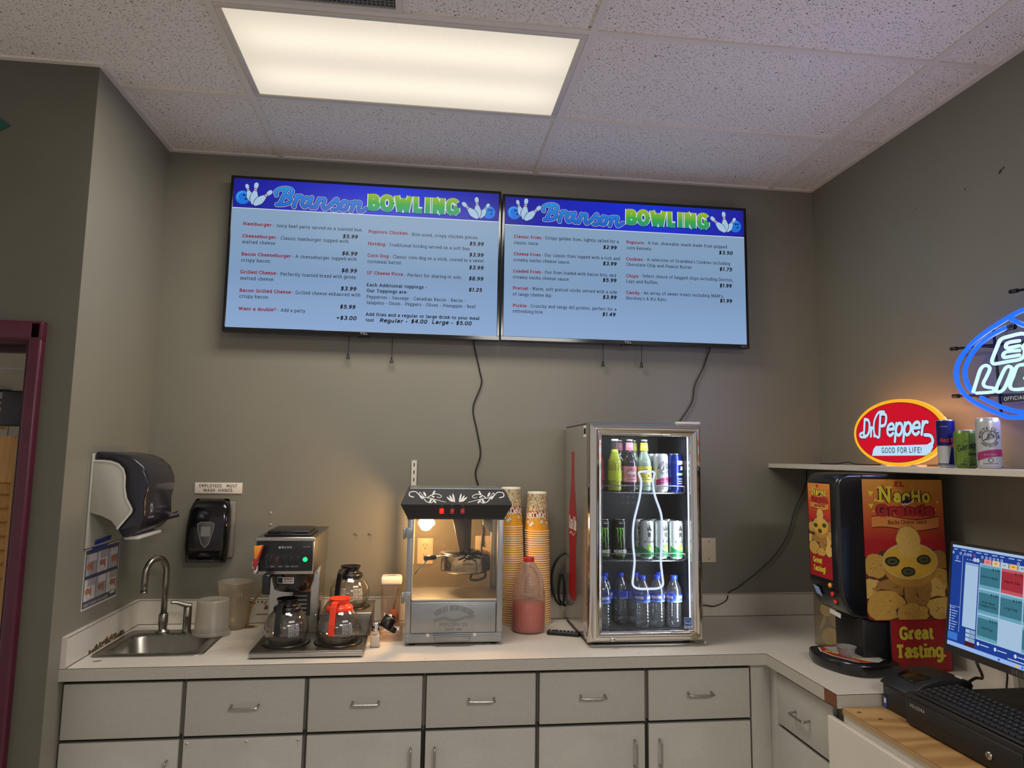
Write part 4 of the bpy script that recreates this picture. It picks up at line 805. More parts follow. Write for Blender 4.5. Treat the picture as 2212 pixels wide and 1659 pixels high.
# ================================================================ small things on the back wall
plate = M('ivory_plate', (216, 200, 170), 0.4); slotm = M('slot_dark', (40, 34, 28), 0.6)
def outlet(label, x, z, duplex=True):
    t = thing('outlet' if duplex else 'blank_wall_plate', label, 'outlet' if duplex else 'wall plate', (x, -0.0005, z))
    c = MB(); c.box(x-0.036, x+0.036, -0.007, -0.0005, z-0.058, z+0.058, plate, bev=0.002)
    mp = facing_front(-0.007)
    if not duplex: c.ell(x, z+0.04, 0.003, 0.003, slotm, mp, 0.0003, 8); c.ell(x, z-0.04, 0.003, 0.003, slotm, mp, 0.0003, 8)
    wb(c, 'cover_plate', t)
    if duplex:
        for s_ in (0.021, -0.021):
            c = MB(); c.lathe([(0.0175, -0.0085), (0.0175, -0.007)], plate, (x, 0, z+s_), 24, 'y'); m2 = facing_front(-0.0085)
            c.rect(x-0.008, z+s_+0.001, x-0.006, z+s_+0.010, slotm, m2, 0.0003); c.rect(x+0.006, z+s_+0.002, x+0.008, z+s_+0.009, slotm, m2, 0.0003); c.ell(x, z+s_-0.008, 0.003, 0.003, slotm, m2, 0.0003, 8)
            wb(c, 'receptacle', t)
outlet('ivory duplex outlet on the back wall seen through the left of the popcorn machine glass', 1.233, 1.215)
outlet('ivory duplex outlet on the back wall seen through the right of the popcorn machine glass', 1.498, 1.225)
outlet('blank beige wall plate on the back wall just right of the drinks cooler', 2.587, 1.216, False)
t = MB(); ws = M('white_steel', (214, 206, 190), 0.4); t.box(1.160, 1.184, -0.014, -0.0005, 1.16, 1.626, ws)
for k in range(13): t.rect(1.1695, 1.19+k*0.034, 1.1745, 1.206+k*0.034, slotm, facing_front(-0.014), 0.0004)
tag(t.build('shelf_standard'), 'white slotted shelf standard strip on the wall behind the popcorn machine', 'bracket')
hookm = M('wall_screw', (150, 146, 138), 0.3, 1.0)
for x, z, lab in ((0.922, 1.291, 'left small screw of the pair in the wall above the coffee maker'), (0.984, 1.291, 'right small screw of the pair in the wall above the coffee maker')):
    c = MB(); c.lathe([(0, -0.014), (0.004, -0.013), (0.005, -0.010), (0.003, -0.008), (0.003, -0.0005)], hookm, (x, 0, z), 12, 'y'); tag(c.build('wall_screw'), lab, 'screw', 'wall screws')
for x, z, lab in ((0.541, 1.384, 'upper pale wall anchor between the soap dispenser and the coffee maker'), (0.543, 1.333, 'lower pale wall anchor between the soap dispenser and the coffee maker')):
    c = MB(); c.lathe([(0, -0.003), (0.004, -0.0035), (0.006, -0.002), (0.006, -0.0005)], M('anchor_plastic', (170, 160, 140), 0.6), (x, 0, z), 12, 'y'); tag(c.build('wall_anchor'), lab, 'anchor', 'wall anchors')
# notice: EMPLOYEES MUST WASH HANDS
t = thing('wash_hands_sign', 'small white sign reading EMPLOYEES MUST WASH HANDS above the soap dispenser', 'sign', (0.311, -0.0005, 1.492))
c = MB(); c.box(0.209, 0.4125, -0.0045, -0.0005, 1.468, 1.516, M('sign_white', (220, 210, 196), 0.5), bev=0.0008); sk = M('sign_ink', (40, 26, 26), 0.6); mp = facing_front(-0.0045)
c.text('EMPLOYEES', 0.228, 1.4955, 0.0135, sk, mp, 0.0004, 1.0, serif=False, width=0.096); c.text('MUST', 0.345, 1.4955, 0.0135, sk, mp, 0.0004, 1.0, serif=False, width=0.046)
c.text('WASH', 0.247, 1.4760, 0.0135, sk, mp, 0.0004, 1.0, serif=False, width=0.050); c.text('HANDS', 0.311, 1.4760, 0.0135, sk, mp, 0.0004, 1.0, serif=False, width=0.060)
wb(c, 'plate', t)
# ---- soap dispenser
t = thing('soap_dispenser', 'glossy black soap dispenser on the back wall left of the coffee maker', 'soap dispenser', (0.30, -0.0005, 1.31))
c = MB(); c.box(0.223, 0.393, -0.03, -0.0005, 1.19, 1.435, M('grey_backplate', (120, 116, 108), 0.5), bev=0.008)
wb(c, 'back_plate', t)
c = MB()
secs = [(1.175, 0.216, 0.372, -0.060), (1.182, 0.209, 0.379, -0.090), (1.25, 0.206, 0.384, -0.104), (1.33, 0.209, 0.386, -0.104), (1.40, 0.216, 0.384, -0.096), (1.432, 0.225, 0.377, -0.082), (1.447, 0.236, 0.366, -0.055)]
loops = [ring_pts(a, b, y, -0.028, 0.026, z, 6) for z, a, b, y in secs]
n = len(loops[0]); c.add([p for l in loops for p in l], [[i*n+k, i*n+(k+1) % n, (i+1)*n+(k+1) % n, (i+1)*n+k] for i in range(len(loops)-1) for k in range(n)]+[list(range(n))[::-1], [(len(loops)-1)*n+k for k in range(n)]], black_gloss, True)
p = wb(c, 'cover', t)
c = MB(); mp = facing_front(-0.1045); wn = M('soap_window', (70, 68, 66), 0.2); W_ = [(0.262, 1.345), (0.275, 1.352), (0.318, 1.352), (0.331, 1.345), (0.329, 1.325), (0.312, 1.262), (0.297, 1.245), (0.281, 1.262), (0.264, 1.325)]
c.prism(W_, 'y', -0.1065, -0.103, wn, bev=0.001); c.stroke(W_+W_[:1], 0.003, M('window_rim', (120, 118, 114), 0.25), facing_front(-0.1066), 0.0004); c.rect(0.277, 1.292, 0.316, 1.333, M('soap_label', (122, 118, 112), 0.4), facing_front(-0.1066), 0.0005)
c.text('SOAP', 0.297, 1.338, 0.006, M('window_rim'), facing_front(-0.1066), 0.0006, 1.0, serif=False, align='c'); sub(c, 'window', p, t)
c = MB(); c.box(0.262, 0.335, -0.099, -0.085, 1.187, 1.193, M('black_ridge', (34, 34, 36), 0.3), bev=0.002); sub(c, 'push_lip', p, t)

# ---- paper towel dispenser on the left wall
t = thing('paper_towel_dispenser', 'dark smoked paper towel dispenser with a pale side panel on the left wall', 'paper towel dispenser', (0.0, -0.40, 1.47))
gshell = M('towel_grey', (172, 170, 158), 0.45); smoke = M('smoked_plastic', (34, 31, 40), 0.22)
YA, YB = -0.535, -0.235
c = MB(); c.box(0.0005, 0.008, YA-0.004, YB+0.004, 1.296, 1.640, gshell, bev=0.002); wb(c, 'back_plate', t)
side = [(0.008, 1.614), (0.04, 1.614), (0.069, 1.611), (0.095, 1.602), (0.113, 1.584), (0.121, 1.558), (0.122, 1.518), (0.131, 1.478), (0.148, 1.448), (0.153, 1.438), (0.150, 1.425), (0.107, 1.367), (0.085, 1.395), (0.05, 1.413), (0.008, 1.425)]
for y in (YA, YB-0.012):
    c = MB(); c.prism(side, 'y', y, y+0.012, gshell, bev=0.003); p = wb(c, 'side_panel', t)
    if y == YA:
        c = MB(); c.stroke([(p_[0], p_[1]) for p_ in side[:12]], 0.007, M('towel_rim', (205, 202, 192), 0.4), facing_front(YA), 0.0015); sub(c, 'trim_bead', p, t)
outer = [(0.008, 1.649), (0.067, 1.645), (0.115, 1.637), (0.150, 1.622), (0.182, 1.595), (0.199, 1.556), (0.204, 1.525), (0.200, 1.495), (0.195, 1.47), (0.196, 1.44), (0.198, 1.41), (0.188, 1.375), (0.165, 1.35), (0.130, 1.330), (0.104, 1.362)]
inner = side[:12][::-1]
c = MB(); c.prism([(a, b) for a, b in outer]+[(a+0.0005, b+0.0005) for a, b in inner], 'y', YA+0.004, YB-0.004, smoke, bev=0.012, seg=3)
p = wb(c, 'cover', t)
c = MB(); mk = M('cover_logo', (170, 168, 170), 0.4); sl_ = lambda u, v, h: (0.1965+h, u, v)
c.text('S', -0.482, 1.418, 0.042, mk, sl_, 0.0012, 2.2, serif=False, width=0.030); c.text('S', -0.482, 1.418, 0.042, smoke, sl_, 0.0016, 1.0, serif=False, width=0.030)
c.text('San Jamar', -0.496, 1.402, 0.009, mk, sl_, 0.0022, 1.0, serif=False, width=0.056); sub(c, 'emblem', p, t)
c = MB(); c.tube([(0.175, -0.232, 1.385), (0.190, -0.218, 1.388), (0.212, -0.205, 1.396)], [0.012, 0.011, 0.013], smoke, 12, n=4); wb(c, 'crank_knob', t)
c = MB(); c.box(0.12, 0.172, -0.50, -0.27, 1.325, 1.337, M('towel_paper', (214, 206, 194), 0.8), bev=0.003); wb(c, 'paper', t)
# ---- hand washing poster and its blue tape
t = thing('hand_washing_poster', 'laminated hand washing picture poster taped to the left wall over the sink', 'poster', (0.0005, -0.375, 1.18))
c = MB(); mp = facing_right(0.0012); nav = M('poster_slate', (70, 72, 84), 0.35); wp = M('poster_white', (214, 208, 204), 0.3); sk2 = M('hand_tone', (176, 112, 84), 0.5); gr2 = M('poster_grey', (168, 164, 162), 0.4)
c.box(0.0004, 0.0012, -0.524, -0.226, 1.072, 1.291, wp); c.rect(-0.519, 1.078, -0.231, 1.286, nav, mp, 0.0003)
for r in range(2):
    for q in range(3):
        a = -0.512+q*0.092; b = 1.103+0.090*(1-r); c.rect(a, b, a+0.088, b+0.078, wp if (q+r) % 2 else gr2, mp, 0.0006); c.rect(a+0.02, b+0.05, a+0.084, b+0.076, gr2 if (q+r) % 2 else wp, mp, 0.0008)
        c.ring(a+0.045, b+0.018, 0.026, 0.014, 0.003, gr2, mp, 0.0010); cx, cy = a+0.03+0.012*q, b+0.030
        for f in range(4): c.stroke([(cx-0.02, cy+0.006), (cx+0.004, cy+0.004), (cx+0.022, cy-0.012+f*0.008)], 0.008, sk2, mp, 0.0012+f*0.0001, True)
        c.ell(cx-0.008, cy+0.004, 0.016, 0.012, sk2, mp, 0.0017, 14)
c.rect(-0.512, 1.180, -0.24, 1.190, nav, mp, 0.0012); c.text('HOW TO WASH YOUR HANDS', -0.508, 1.083, 0.010, wp, mp, 0.0008, 1.0, serif=False, width=0.20); c.rect(-0.29, 1.092, -0.236, 1.1, wp, mp, 0.0008); c.ell(-0.243, 1.094, 0.006, 0.006, M('poster_dot', (150, 40, 60), 0.5), mp, 0.0012, 10)
wb(c, 'sheet', t)
c = MB(); T4 = [(0.0030, -0.477, 1.281), (0.0030, -0.339, 1.289), (0.0105, -0.335, 1.322), (0.0105, -0.474, 1.318)]
c.add(T4+[(x+0.0009, y, z) for x, y, z in T4], [(3, 2, 1, 0), (4, 5, 6, 7), (0, 1, 5, 4), (1, 2, 6, 5), (2, 3, 7, 6), (3, 0, 4, 7)], M('blue_tape', (24, 54, 150), 0.6, var=0.05))
wb(c, 'tape', t)
# ================================================================ coffee machine and carafes
ss = M('stainless', (176, 172, 164), 0.28, 1.0, var=0.05, vs=25); ss_d = M('stainless_dark', (120, 116, 108), 0.3, 1.0, var=0.06, vs=18); chrome = M('chrome', (205, 202, 196), 0.08, 1.0)
blk = M('black_plastic', (20, 20, 21), 0.35); cglass = glass('carafe_glass', (250, 248, 244), 0.97, 0.02, 1.5, 0.03)
t = thing('coffee_maker', 'commercial stainless coffee brewer with a black control panel and three warmers', 'coffee maker', (0.81, -0.36, 0.91))
c = MB(); c.box(0.606, 1.013, -0.583, -0.13, 0.918, 0.936, ss_d, bev=0.003); c.box(0.606, 1.013, -0.5845, -0.58, 0.916, 0.930, ss, bev=0.001)
for x in (0.64, 0.98):
    for y in (-0.55, -0.16): c.cyl((x, y, 0.91), 0.012, 0.008, blk, seg=12)
for k in range(4): c.rect(0.70+k*0.05, -0.5775, 0.74+k*0.05, -0.574, M('tiny_label', (150, 120, 40) if k == 0 else (60, 56, 50), 0.6), on_top(0.936), 0.0004)
wb(c, 'base', t)
c = MB(); c.box(0.610, 0.808, -0.30, -0.125, 0.936, 1.20, ss, bev=0.003); mp = facing_front(-0.30)
c.rect(0.705, 1.0, 0.775, 1.115, M('warn_label', (40, 38, 36), 0.5), mp, 0.0005); c.rect(0.705, 1.095, 0.775, 1.115, M('warn_orange', (176, 92, 44), 0.5), mp, 0.0008); c.text('WARNING', 0.712, 1.10, 0.009, blk, mp, 0.001, 1.2, serif=False, width=0.056)
for k in range(5): c.rect(0.712, 1.012+k*0.016, 0.76, 1.016+k*0.016, M('label_line', (170, 166, 160), 0.5), mp, 0.0008)
c.rect(0.70, 1.122, 0.78, 1.16, M('label_silver', (150, 146, 140), 0.4), mp, 0.0005)
for k in range(5): c.rect(0.705, 1.127+k*0.006, 0.772, 1.129+k*0.006, blk, mp, 0.0008)
p = wb(c, 'column', t)
for x, z in ((0.620, 1.0), (0.797, 1.0), (0.797, 1.17)):
    c = MB(); c.lathe([(0, -0.305), (0.004, -0.304), (0.0045, -0.30)], chrome, (x, 0, z), 10, 'y'); sub(c, 'screw', p, t)
c = MB(); c.box(0.600, 0.812, -0.525, -0.125, 1.20, 1.330, ss, bev=0.002); c.box(0.597, 0.814, -0.533, -0.515, 1.322, 1.337, ss, bev=0.003); c.box(0.600, 0.812, -0.515, -0.125, 1.330, 1.337, ss_d); wb(c, 'tank', t)
c = MB(); c.box(0.622, 0.792, -0.505, -0.29, 1.337, 1.346, blk, bev=0.003); c.box(0.632, 0.782, -0.495, -0.30, 1.346, 1.357, blk, bev=0.003); c.box(0.68, 0.74, -0.498, -0.488, 1.346, 1.353, blk); wb(c, 'lid', t)
c = MB(); c.box(0.602, 0.808, -0.531, -0.523, 1.212, 1.322, blk, bev=0.002); mp = facing_front(-0.531); lw_ = M('panel_legend', (190, 188, 184), 0.5)
c.text('BUNN', 0.693, 1.296, 0.008, lw_, mp, 0.0004, 1.1, serif=False, width=0.038); c.prism([(0.682, 1.299), (0.685, 1.304), (0.687, 1.300), (0.689, 1.304), (0.691, 1.299), (0.688, 1.295), (0.685, 1.295)], 'y', -0.5314, -0.531, lw_)
c.text('CW SERIES', 0.772, 1.300, 0.003, lw_, mp, 0.0004, 1.0, serif=False, width=0.027)
c.box(0.638, 0.765, -0.5325, -0.531, 1.224, 1.277, M('switch_bed', (30, 30, 32), 0.3)); m2 = facing_front(-0.5325)
for x, a in ((0.664, 'READY'), (0.692, 'START'), (0.718, 'FRONT'), (0.735, 'SIDE'), (0.75, 'REAR')): c.text(a, x, 1.228, 0.0034, lw_, m2, 0.0004, 1.2, serif=False, align='c', xs=0.9)
p = wb(c, 'control_panel', t)
for k in range(5):
    c = MB(); c.box(0.646+k*0.0245, 0.662+k*0.0245, -0.5365, -0.5325, 1.240, 1.266, blk if k != 1 else M('switch_red', (70, 24, 22), 0.4), bev=0.0015); sub(c, 'switch', p, t)
c = MB(); c.lathe([(0, -0.539), (0.006, -0.538), (0.008, -0.5345), (0.009, -0.531)], E('pilot_green', (40, 220, 130), 1.4), (0.781, 0, 1.255), 18, 'y'); sub(c, 'pilot_lamp', p, t)
c = MB(); c.box(0.592, 0.616, -0.548, -0.531, 1.222, 1.252, chrome, bev=0.003); c.lathe([(0.009, 1.206), (0.011, 1.21), (0.012, 1.223)], chrome, (0.606, -0.543, 0), 16); p = wb(c, 'hot_water_tap', t)
c = MB(); c.prism([(0.599, 1.308), (0.631, 1.311), (0.612, 1.262), (0.602, 1.262)], 'y', -0.562, -0.552, M('tap_orange', (240, 150, 40), 0.35), bev=0.002); c.prism([(0.600, 1.262), (0.613, 1.262), (0.616, 1.238), (0.606, 1.226), (0.598, 1.238)], 'y', -0.563, -0.550, M('tap_red', (170, 28, 34), 0.35), bev=0.002)
c.prism([(0.630, 1.312), (0.634, 1.309), (0.618, 1.256), (0.612, 1.260)], 'y', -0.563, -0.551, M('tap_red')); c.box(0.603, 0.611, -0.552, -0.546, 1.23, 1.25, blk); sub(c, 'tap_lever', p, t)
c = MB(); c.lathe([(0.058, 1.128), (0.068, 1.132), (0.078, 1.165), (0.080, 1.205), (0.0785, 1.212)], M('brown_black_plastic', (28, 22, 19), 0.25), (0.724, -0.43, 0), 36); mp = wrap(0.0795, -PI/2-0.1); cw = lambda u, v, h: (0.724+mp(u, v, h)[0], -0.43+mp(u, v, h)[1], v)
c.rect(-0.042, 1.163, 0.024, 1.186, M('funnel_label', (196, 190, 182), 0.4), cw, 0.0010, 10); c.rect(-0.040, 1.165, -0.018, 1.184, blk, cw, 0.0016, 4); c.rect(-0.014, 1.178, 0.020, 1.183, M('warn_red', (150, 50, 40), 0.5), cw, 0.0016, 5); c.text('CAUTION', -0.013, 1.168, 0.006, blk, cw, 0.0016, 1.2, serif=False, width=0.032)
p = wb(c, 'brew_funnel', t)
c = MB(); c.prism([(-0.50, 1.205), (-0.555, 1.205), (-0.562, 1.198), (-0.562, 1.135), (-0.540, 1.128), (-0.540, 1.185), (-0.50, 1.19)], 'x', 0.635, 0.662, blk, bev=0.004); sub(c, 'handle', p, t)
c = MB(); c.box(0.826, 1.022, -0.378, -0.13, 0.936, 1.018, ss_d, bev=0.002); c.box(0.824, 1.025, -0.380, -0.13, 1.018, 1.026, ss, bev=0.002); wb(c, 'rear_warmer_step', t)
WP = [(0.712, -0.455, 0.936, 0.090), (0.908, -0.46, 0.936, 0.090), (0.925, -0.255, 1.026, 0.085)]
for x, y, z, r in WP:
    c = MB(); c.lathe([(r, z), (r+0.001, z+0.002), (r-0.006, z+0.006), (r-0.014, z+0.005), (0, z+0.005)], M('warmer_black', (24, 22, 21), 0.25), (x, y, 0), 40); wb(c, 'warmer_plate', t)
def carafe(label, x, y, z, col, name, ha):
    t = thing('coffee_pot', label, 'coffee pot', (x, y, z), group='glass coffee pots')
    pm = M(name, col, 0.3)
    c = MB(); prof = [(0.0, 0.002), (0.055, 0.001), (0.062, 0.004), (0.074, 0.018), (0.081, 0.036), (0.0825, 0.052), (0.078, 0.074), (0.066, 0.098), (0.054, 0.112), (0.046, 0.119), (0.044, 0.124), (0.0425, 0.124), (0.044, 0.117), (0.052, 0.110), (0.064, 0.096), (0.076, 0.073), (0.0805, 0.052), (0.079, 0.037), (0.072, 0.019), (0.060, 0.006), (0.0, 0.004)]
    c.lathe(prof, cglass, seg=40, cap=False); pr = M('carafe_print', (196, 194, 190), 0.5)
    def cm(u, v, h):
        R = 0.0835; zz = v
        pts = [(0.018, 0.074), (0.036, 0.081), (0.052, 0.0825), (0.074, 0.078), (0.098, 0.066)]
        for (z0, r0), (z1, r1) in zip(pts, pts[1:]):
            if z0 <= v <= z1: R = r0+(r1-r0)*(v-z0)/(z1-z0)
        a = -PI/2+u/0.082; return ((R+0.0006+h)*math.cos(a), (R+0.0006+h)*math.sin(a), v)
    rr = random.Random(3)
    for k in range(9):
        z0 = 0.032+k*0.0052
        for q in range(5):
            a0 = 0.020+q*0.0085+0.002*rr.random(); c.rect(a0, z0, a0+0.0055+0.002*rr.random(), z0+0.0022, pr, cm, 0, 2)
    for k in range(5): c.rect(-0.03, 0.048+k*0.007, -0.008, 0.0497+k*0.007, pr, cm, 0, 4)
    c.rect(0.022, 0.082, 0.046, 0.088, pr, cm, 0, 4)
    c.build('glass_bowl', t)
    c = MB(); c.lathe([(0.049, 0.108), (0.051, 0.110), (0.051, 0.126), (0.046, 0.131), (0.036, 0.133), (0.034, 0.140), (0.040, 0.156), (0.0415, 0.158), (0.040, 0.159), (0.033, 0.146), (0.0, 0.146)], pm, seg=36, cap=False); c.build('collar', t)
    c = MB(); ca, sa = math.cos(ha), math.sin(ha)
    path = [(0.036, 0.150), (0.058, 0.152), (0.074, 0.149), (0.082, 0.138), (0.096, 0.080), (0.098, 0.040)]
    P_ = [(a*ca, a*sa, b) for a, b in path]; sd = Vector((-sa, ca, 0))*0.0105; vs_ = []
    for i, (a, b) in enumerate(path):
        q0 = Vector((a*ca, a*sa, b)); th = 0.0045 if i < 5 else 0.004
        nx = Vector((ca*0.6, sa*0.6, 0.8)) if i < 3 else Vector((ca, sa, 0.1))
        vs_ += [q0+sd+nx*th, q0-sd+nx*th, q0-sd-nx*th, q0+sd-nx*th]
    n = len(path); fs_ = [(0, 1, 2, 3), (4*n-1, 4*n-2, 4*n-3, 4*n-4)]+[(4*i+k, 4*i+4+k, 4*i+4+(k+1) % 4, 4*i+(k+1) % 4) for i in range(n-1) for k in range(4)]
    c.add(vs_, fs_, pm); c.build('handle', t, bevel=0.0015)
    return t
carafe('glass coffee pot with black collar and handle on the left front warmer', WP[0][0], WP[0][1], 0.941, (20, 19, 20), 'pot_black', -1.75)
carafe('glass coffee pot with bright orange collar and handle on the right front warmer', WP[1][0], WP[1][1], 0.941, (232, 62, 30), 'pot_orange', -1.75)
carafe('glass coffee pot with black collar on the raised rear warmer, behind the orange one', WP[2][0], WP[2][1], 1.031, (20, 19, 20), 'pot_black', -2.0)

# ---- canister, salt shaker, measuring scoop in a clear tray
t = thing('storage_canister', 'clear square canister with a white lid between the coffee pots and popcorn machine', 'canister', (1.098, -0.145, 0.91))
cw_ = M('canister_lid', (226, 216, 204), 0.4); clear = glass('clear_acrylic', (248, 240, 232), 0.95, 0.05, 1.2, 0.20, (232, 208, 192))
c = MB(); lo = [ring_pts(1.053-dx, 1.130+dx, -0.184-dx, -0.108+dx, 0.012, z, 4) for z, dx in ((0.912, -0.004), (0.916, 0.0), (1.09, 0.004), (1.096, 0.004))]; n = len(lo[0])
c.add([p for l in lo for p in l], [[i*n+k, i*n+(k+1) % n, (i+1)*n+(k+1) % n, (i+1)*n+k] for i in range(len(lo)-1) for k in range(n)]+[list(range(n))[::-1]], clear, True); wb(c, 'jar', t)
c = MB(); c.box(1.047, 1.137, -0.190, -0.102, 1.096, 1.130, cw_, bev=0.009, seg=3); c.box(1.060, 1.124, -0.178, -0.114, 1.127, 1.1315, M('lid_button', (205, 196, 186), 0.45), bev=0.001)
c.rect(1.070, -0.150, 1.114, -0.144, M('label_grey', (120, 112, 106), 0.5), on_top(1.1315), 0.0004); c.rect(1.076, -0.160, 1.108, -0.156, M('label_grey'), on_top(1.1315), 0.0004); wb(c, 'lid', t)
c = MB(); c.lathe([(0, 0.930), (0.018, 0.932), (0.024, 0.95), (0.021, 0.975), (0.010, 0.988), (0, 0.990)], M('red_powder', (200, 100, 80), 0.8, var=0.2, vs=60), (1.102, -0.145, 0), 20, cap=False); wb(c, 'contents', t)
c = MB(); c.tube([(1.092, -0.15, 0.94), (1.105, -0.142, 1.0), (1.122, -0.125, 1.075)], [0.006, 0.004, 0.004], M('scoop_grey', (90, 80, 72), 0.5), 8); tag(c.build('scoop'), 'grey scoop handle standing inside the clear square canister', 'scoop')
t = thing('salt_shaker', 'small glass salt shaker with a chrome cap by the coffee brewer base', 'salt shaker', (1.046, -0.44, 0.91))
sg = glass('shaker_glass', (250, 248, 245), 0.95, 0.03, 1.4, 0.05)
c = MB(); lo = [ring_pts(1.046-w_, 1.046+w_, -0.44-w_, -0.44+w_, r_, z, 4) for z, w_, r_ in ((0.911, 0.017, 0.004), (0.914, 0.019, 0.004), (0.962, 0.0175, 0.004), (0.972, 0.013, 0.008))]; n = len(lo[0])
c.add([p for l in lo for p in l], [[i*n+k, i*n+(k+1) % n, (i+1)*n+(k+1) % n, (i+1)*n+k] for i in range(len(lo)-1) for k in range(n)]+[list(range(n))[::-1]], sg, True); wb(c, 'bottle', t)
c = MB(); c.box(1.0305, 1.0615, -0.4555, -0.4245, 0.913, 0.955, M('salt', (224, 216, 202), 0.9, var=0.04, vs=300), bev=0.003); wb(c, 'salt', t)
c = MB(); c.lathe([(0.0155, 0.970), (0.0165, 0.973), (0.0155, 0.976), (0.0135, 0.979), (0.0145, 0.984), (0.0165, 0.990), (0.0155, 0.998), (0.009, 1.003), (0, 1.004)], chrome, (1.046, -0.44, 0), 24); wb(c, 'cap', t)
t = thing('plastic_tray', 'shallow clear plastic tray between the salt shaker and the popcorn machine', 'tray', (1.10, -0.30, 0.91))
c = MB(); lo = [ring_pts(1.10-w_, 1.10+w_, -0.30-w_*1.6, -0.30+w_*1.6, 0.012, z, 4) for z, w_ in ((0.9115, 0.040), (0.935, 0.044), (0.937, 0.047), (0.938, 0.044), (0.914, 0.038))]; n = len(lo[0])
c.add([p for l in lo for p in l], [[i*n+k, i*n+(k+1) % n, (i+1)*n+(k+1) % n, (i+1)*n+k] for i in range(len(lo)-1) for k in range(n)]+[list(range(n))[::-1]], clear, True); wb(c, 'tray_shell', t)
t = thing('spray_nozzle', 'black nozzle cap lying tilted in the clear tray beside the canister', 'nozzle', (1.09, -0.30, 0.94))
R_ = Matrix.Translation((1.085, -0.30, 0.965)) @ Matrix.Rotation(0.5, 4, 'Y') @ Matrix.Rotation(-0.3, 4, 'X')
c = MB(); c.lathe([(0.0, -0.02), (0.024, -0.02), (0.026, -0.015), (0.026, 0.018), (0.022, 0.023), (0.0, 0.023)], blk, seg=24); c.box(-0.005, 0.045, -0.012, 0.012, -0.022, 0.0, blk, bev=0.004); c.v = [tuple(R_ @ Vector(v)) for v in c.v]; wb(c, 'head', t)
c = MB(); c.lathe([(0.0235, 0.0232), (0.020, 0.034), (0.014, 0.038), (0, 0.039)], chrome, seg=24); c.v = [tuple(R_ @ Vector(v)) for v in c.v]; wb(c, 'collar', t)

# ================================================================ popcorn machine
pk = M('popcorn_black', (24, 23, 25), 0.45); alm = M('popcorn_aluminium', (158, 160, 160), 0.4, 0.85, var=0.05, vs=20); pglass = glass('popcorn_glass', (252, 248, 240), 0.98, 0.02, 0.8)
PX0, PX1, PY0, PY1 = 1.158, 1.541, -0.447, -0.155
t = thing('popcorn_machine', 'tabletop popcorn machine with a black scrolled canopy and lit glass case', 'popcorn machine', (1.35, -0.30, 0.91))
c = MB()
c.box(PX0, PX1, PY0, PY1, 0.922, 0.958, alm, bev=0.002); c.box(PX0+0.02, PX1-0.02, PY0+0.006, PY1, 0.958, 1.068, M('base_inside', (90, 90, 90), 0.5, 0.6)); c.box(PX0, PX1, PY0+0.004, PY1, 1.068, 1.082, alm, bev=0.001)
for x in (PX0+0.03, PX1-0.03):
    for y in (PY0+0.03, PY1-0.03): c.cyl((x, y, 0.91), 0.013, 0.013, blk, seg=12)
for x in (PX0+0.011, PX1-0.012):
    for z in (0.932, 0.945): c.lathe([(0, PY0-0.003), (0.003, PY0-0.002), (0.0038, PY0)], alm, (x, 0, z), 8, 'y')
wb(c, 'base', t)
for x0, x1 in ((PX0, PX0+0.022), (PX1-0.024, PX1)):
    for y0, y1 in ((PY0, PY0+0.02), (PY1-0.02, PY1)):
        c = MB(); c.box(x0, x1, y0, y1, 0.9585 if y0 == PY0 else 1.0825, 1.397, alm, bev=0.0015); wb(c, 'post', t)
c = MB(); c.box(1.181, 1.514, PY0-0.004, PY0, 0.960, 1.076, alm, bev=0.0015); mp = facing_front(PY0-0.004); em = M('embossed_alu', (140, 142, 142), 0.35, 0.85)
c.text('GREAT NORTHERN', 1.348, 0.925, 0.020, em, mp, 0.0012, 1.3, serif=True, align='c', xs=0.55, arc=0.12); c.stroke([(1.27, 1.005), (1.31, 1.016), (1.35, 1.004), (1.39, 1.016), (1.43, 1.022)], 0.010, em, mp, 0.0012); c.text('POPCORN CO', 1.348, 0.984, 0.013, em, mp, 0.0012, 1.3, serif=False, align='c', xs=0.9); c.text('SINCE 1988', 1.348, 0.968, 0.009, em, mp, 0.0012, 1.3, serif=False, align='c', xs=0.9)
wb(c, 'front_panel', t)
c = MB(); c.prism([(1.272, 0.953), (1.417, 0.953), (1.413, 0.926), (1.276, 0.926)], 'y', PY0-0.008, PY0, M('drawer_lip', (150, 152, 152), 0.3, 0.9), bev=0.003); c.box(1.270, 1.419, PY0-0.020, PY0, 0.951, 0.954, alm)
for x in (1.248, 1.432): c.box(x-0.006, x+0.006, PY0-0.003, PY0, 0.946, 0.958, M('catch_white', (210, 206, 198), 0.5))
wb(c, 'crumb_drawer', t)
for z in (1.098, 1.345):
    c = MB(); c.box(PX0-0.012, PX0+0.020, PY0-0.006, PY0, z-0.019, z+0.019, alm, bev=0.001); c.lathe([(0.005, z-0.024), (0.005, z+0.019)], alm, (PX0-0.011, PY0-0.006, 0), 10); wb(c, 'hinge', t)
c = MB(); c.box(PX0+0.022, PX1-0.025, PY0+0.002, PY0+0.006, 1.083, 1.398, pglass); mp = facing_front(PY0+0.0015); dk = M('decal_black', (26, 24, 22), 0.5); lk = M('decal_warm', (110, 84, 50), 0.5)
c.text('GREAT NORTHERN', 1.406, 1.20, 0.012, dk, mp, 0.0006, 1.4, serif=True, align='c', xs=0.62, arc=0.10-0.03); c.text('POPCORN', 1.406, 1.256, 0.012, dk, mp, 0.0006, 1.6, serif=True, align='c', xs=0.8)
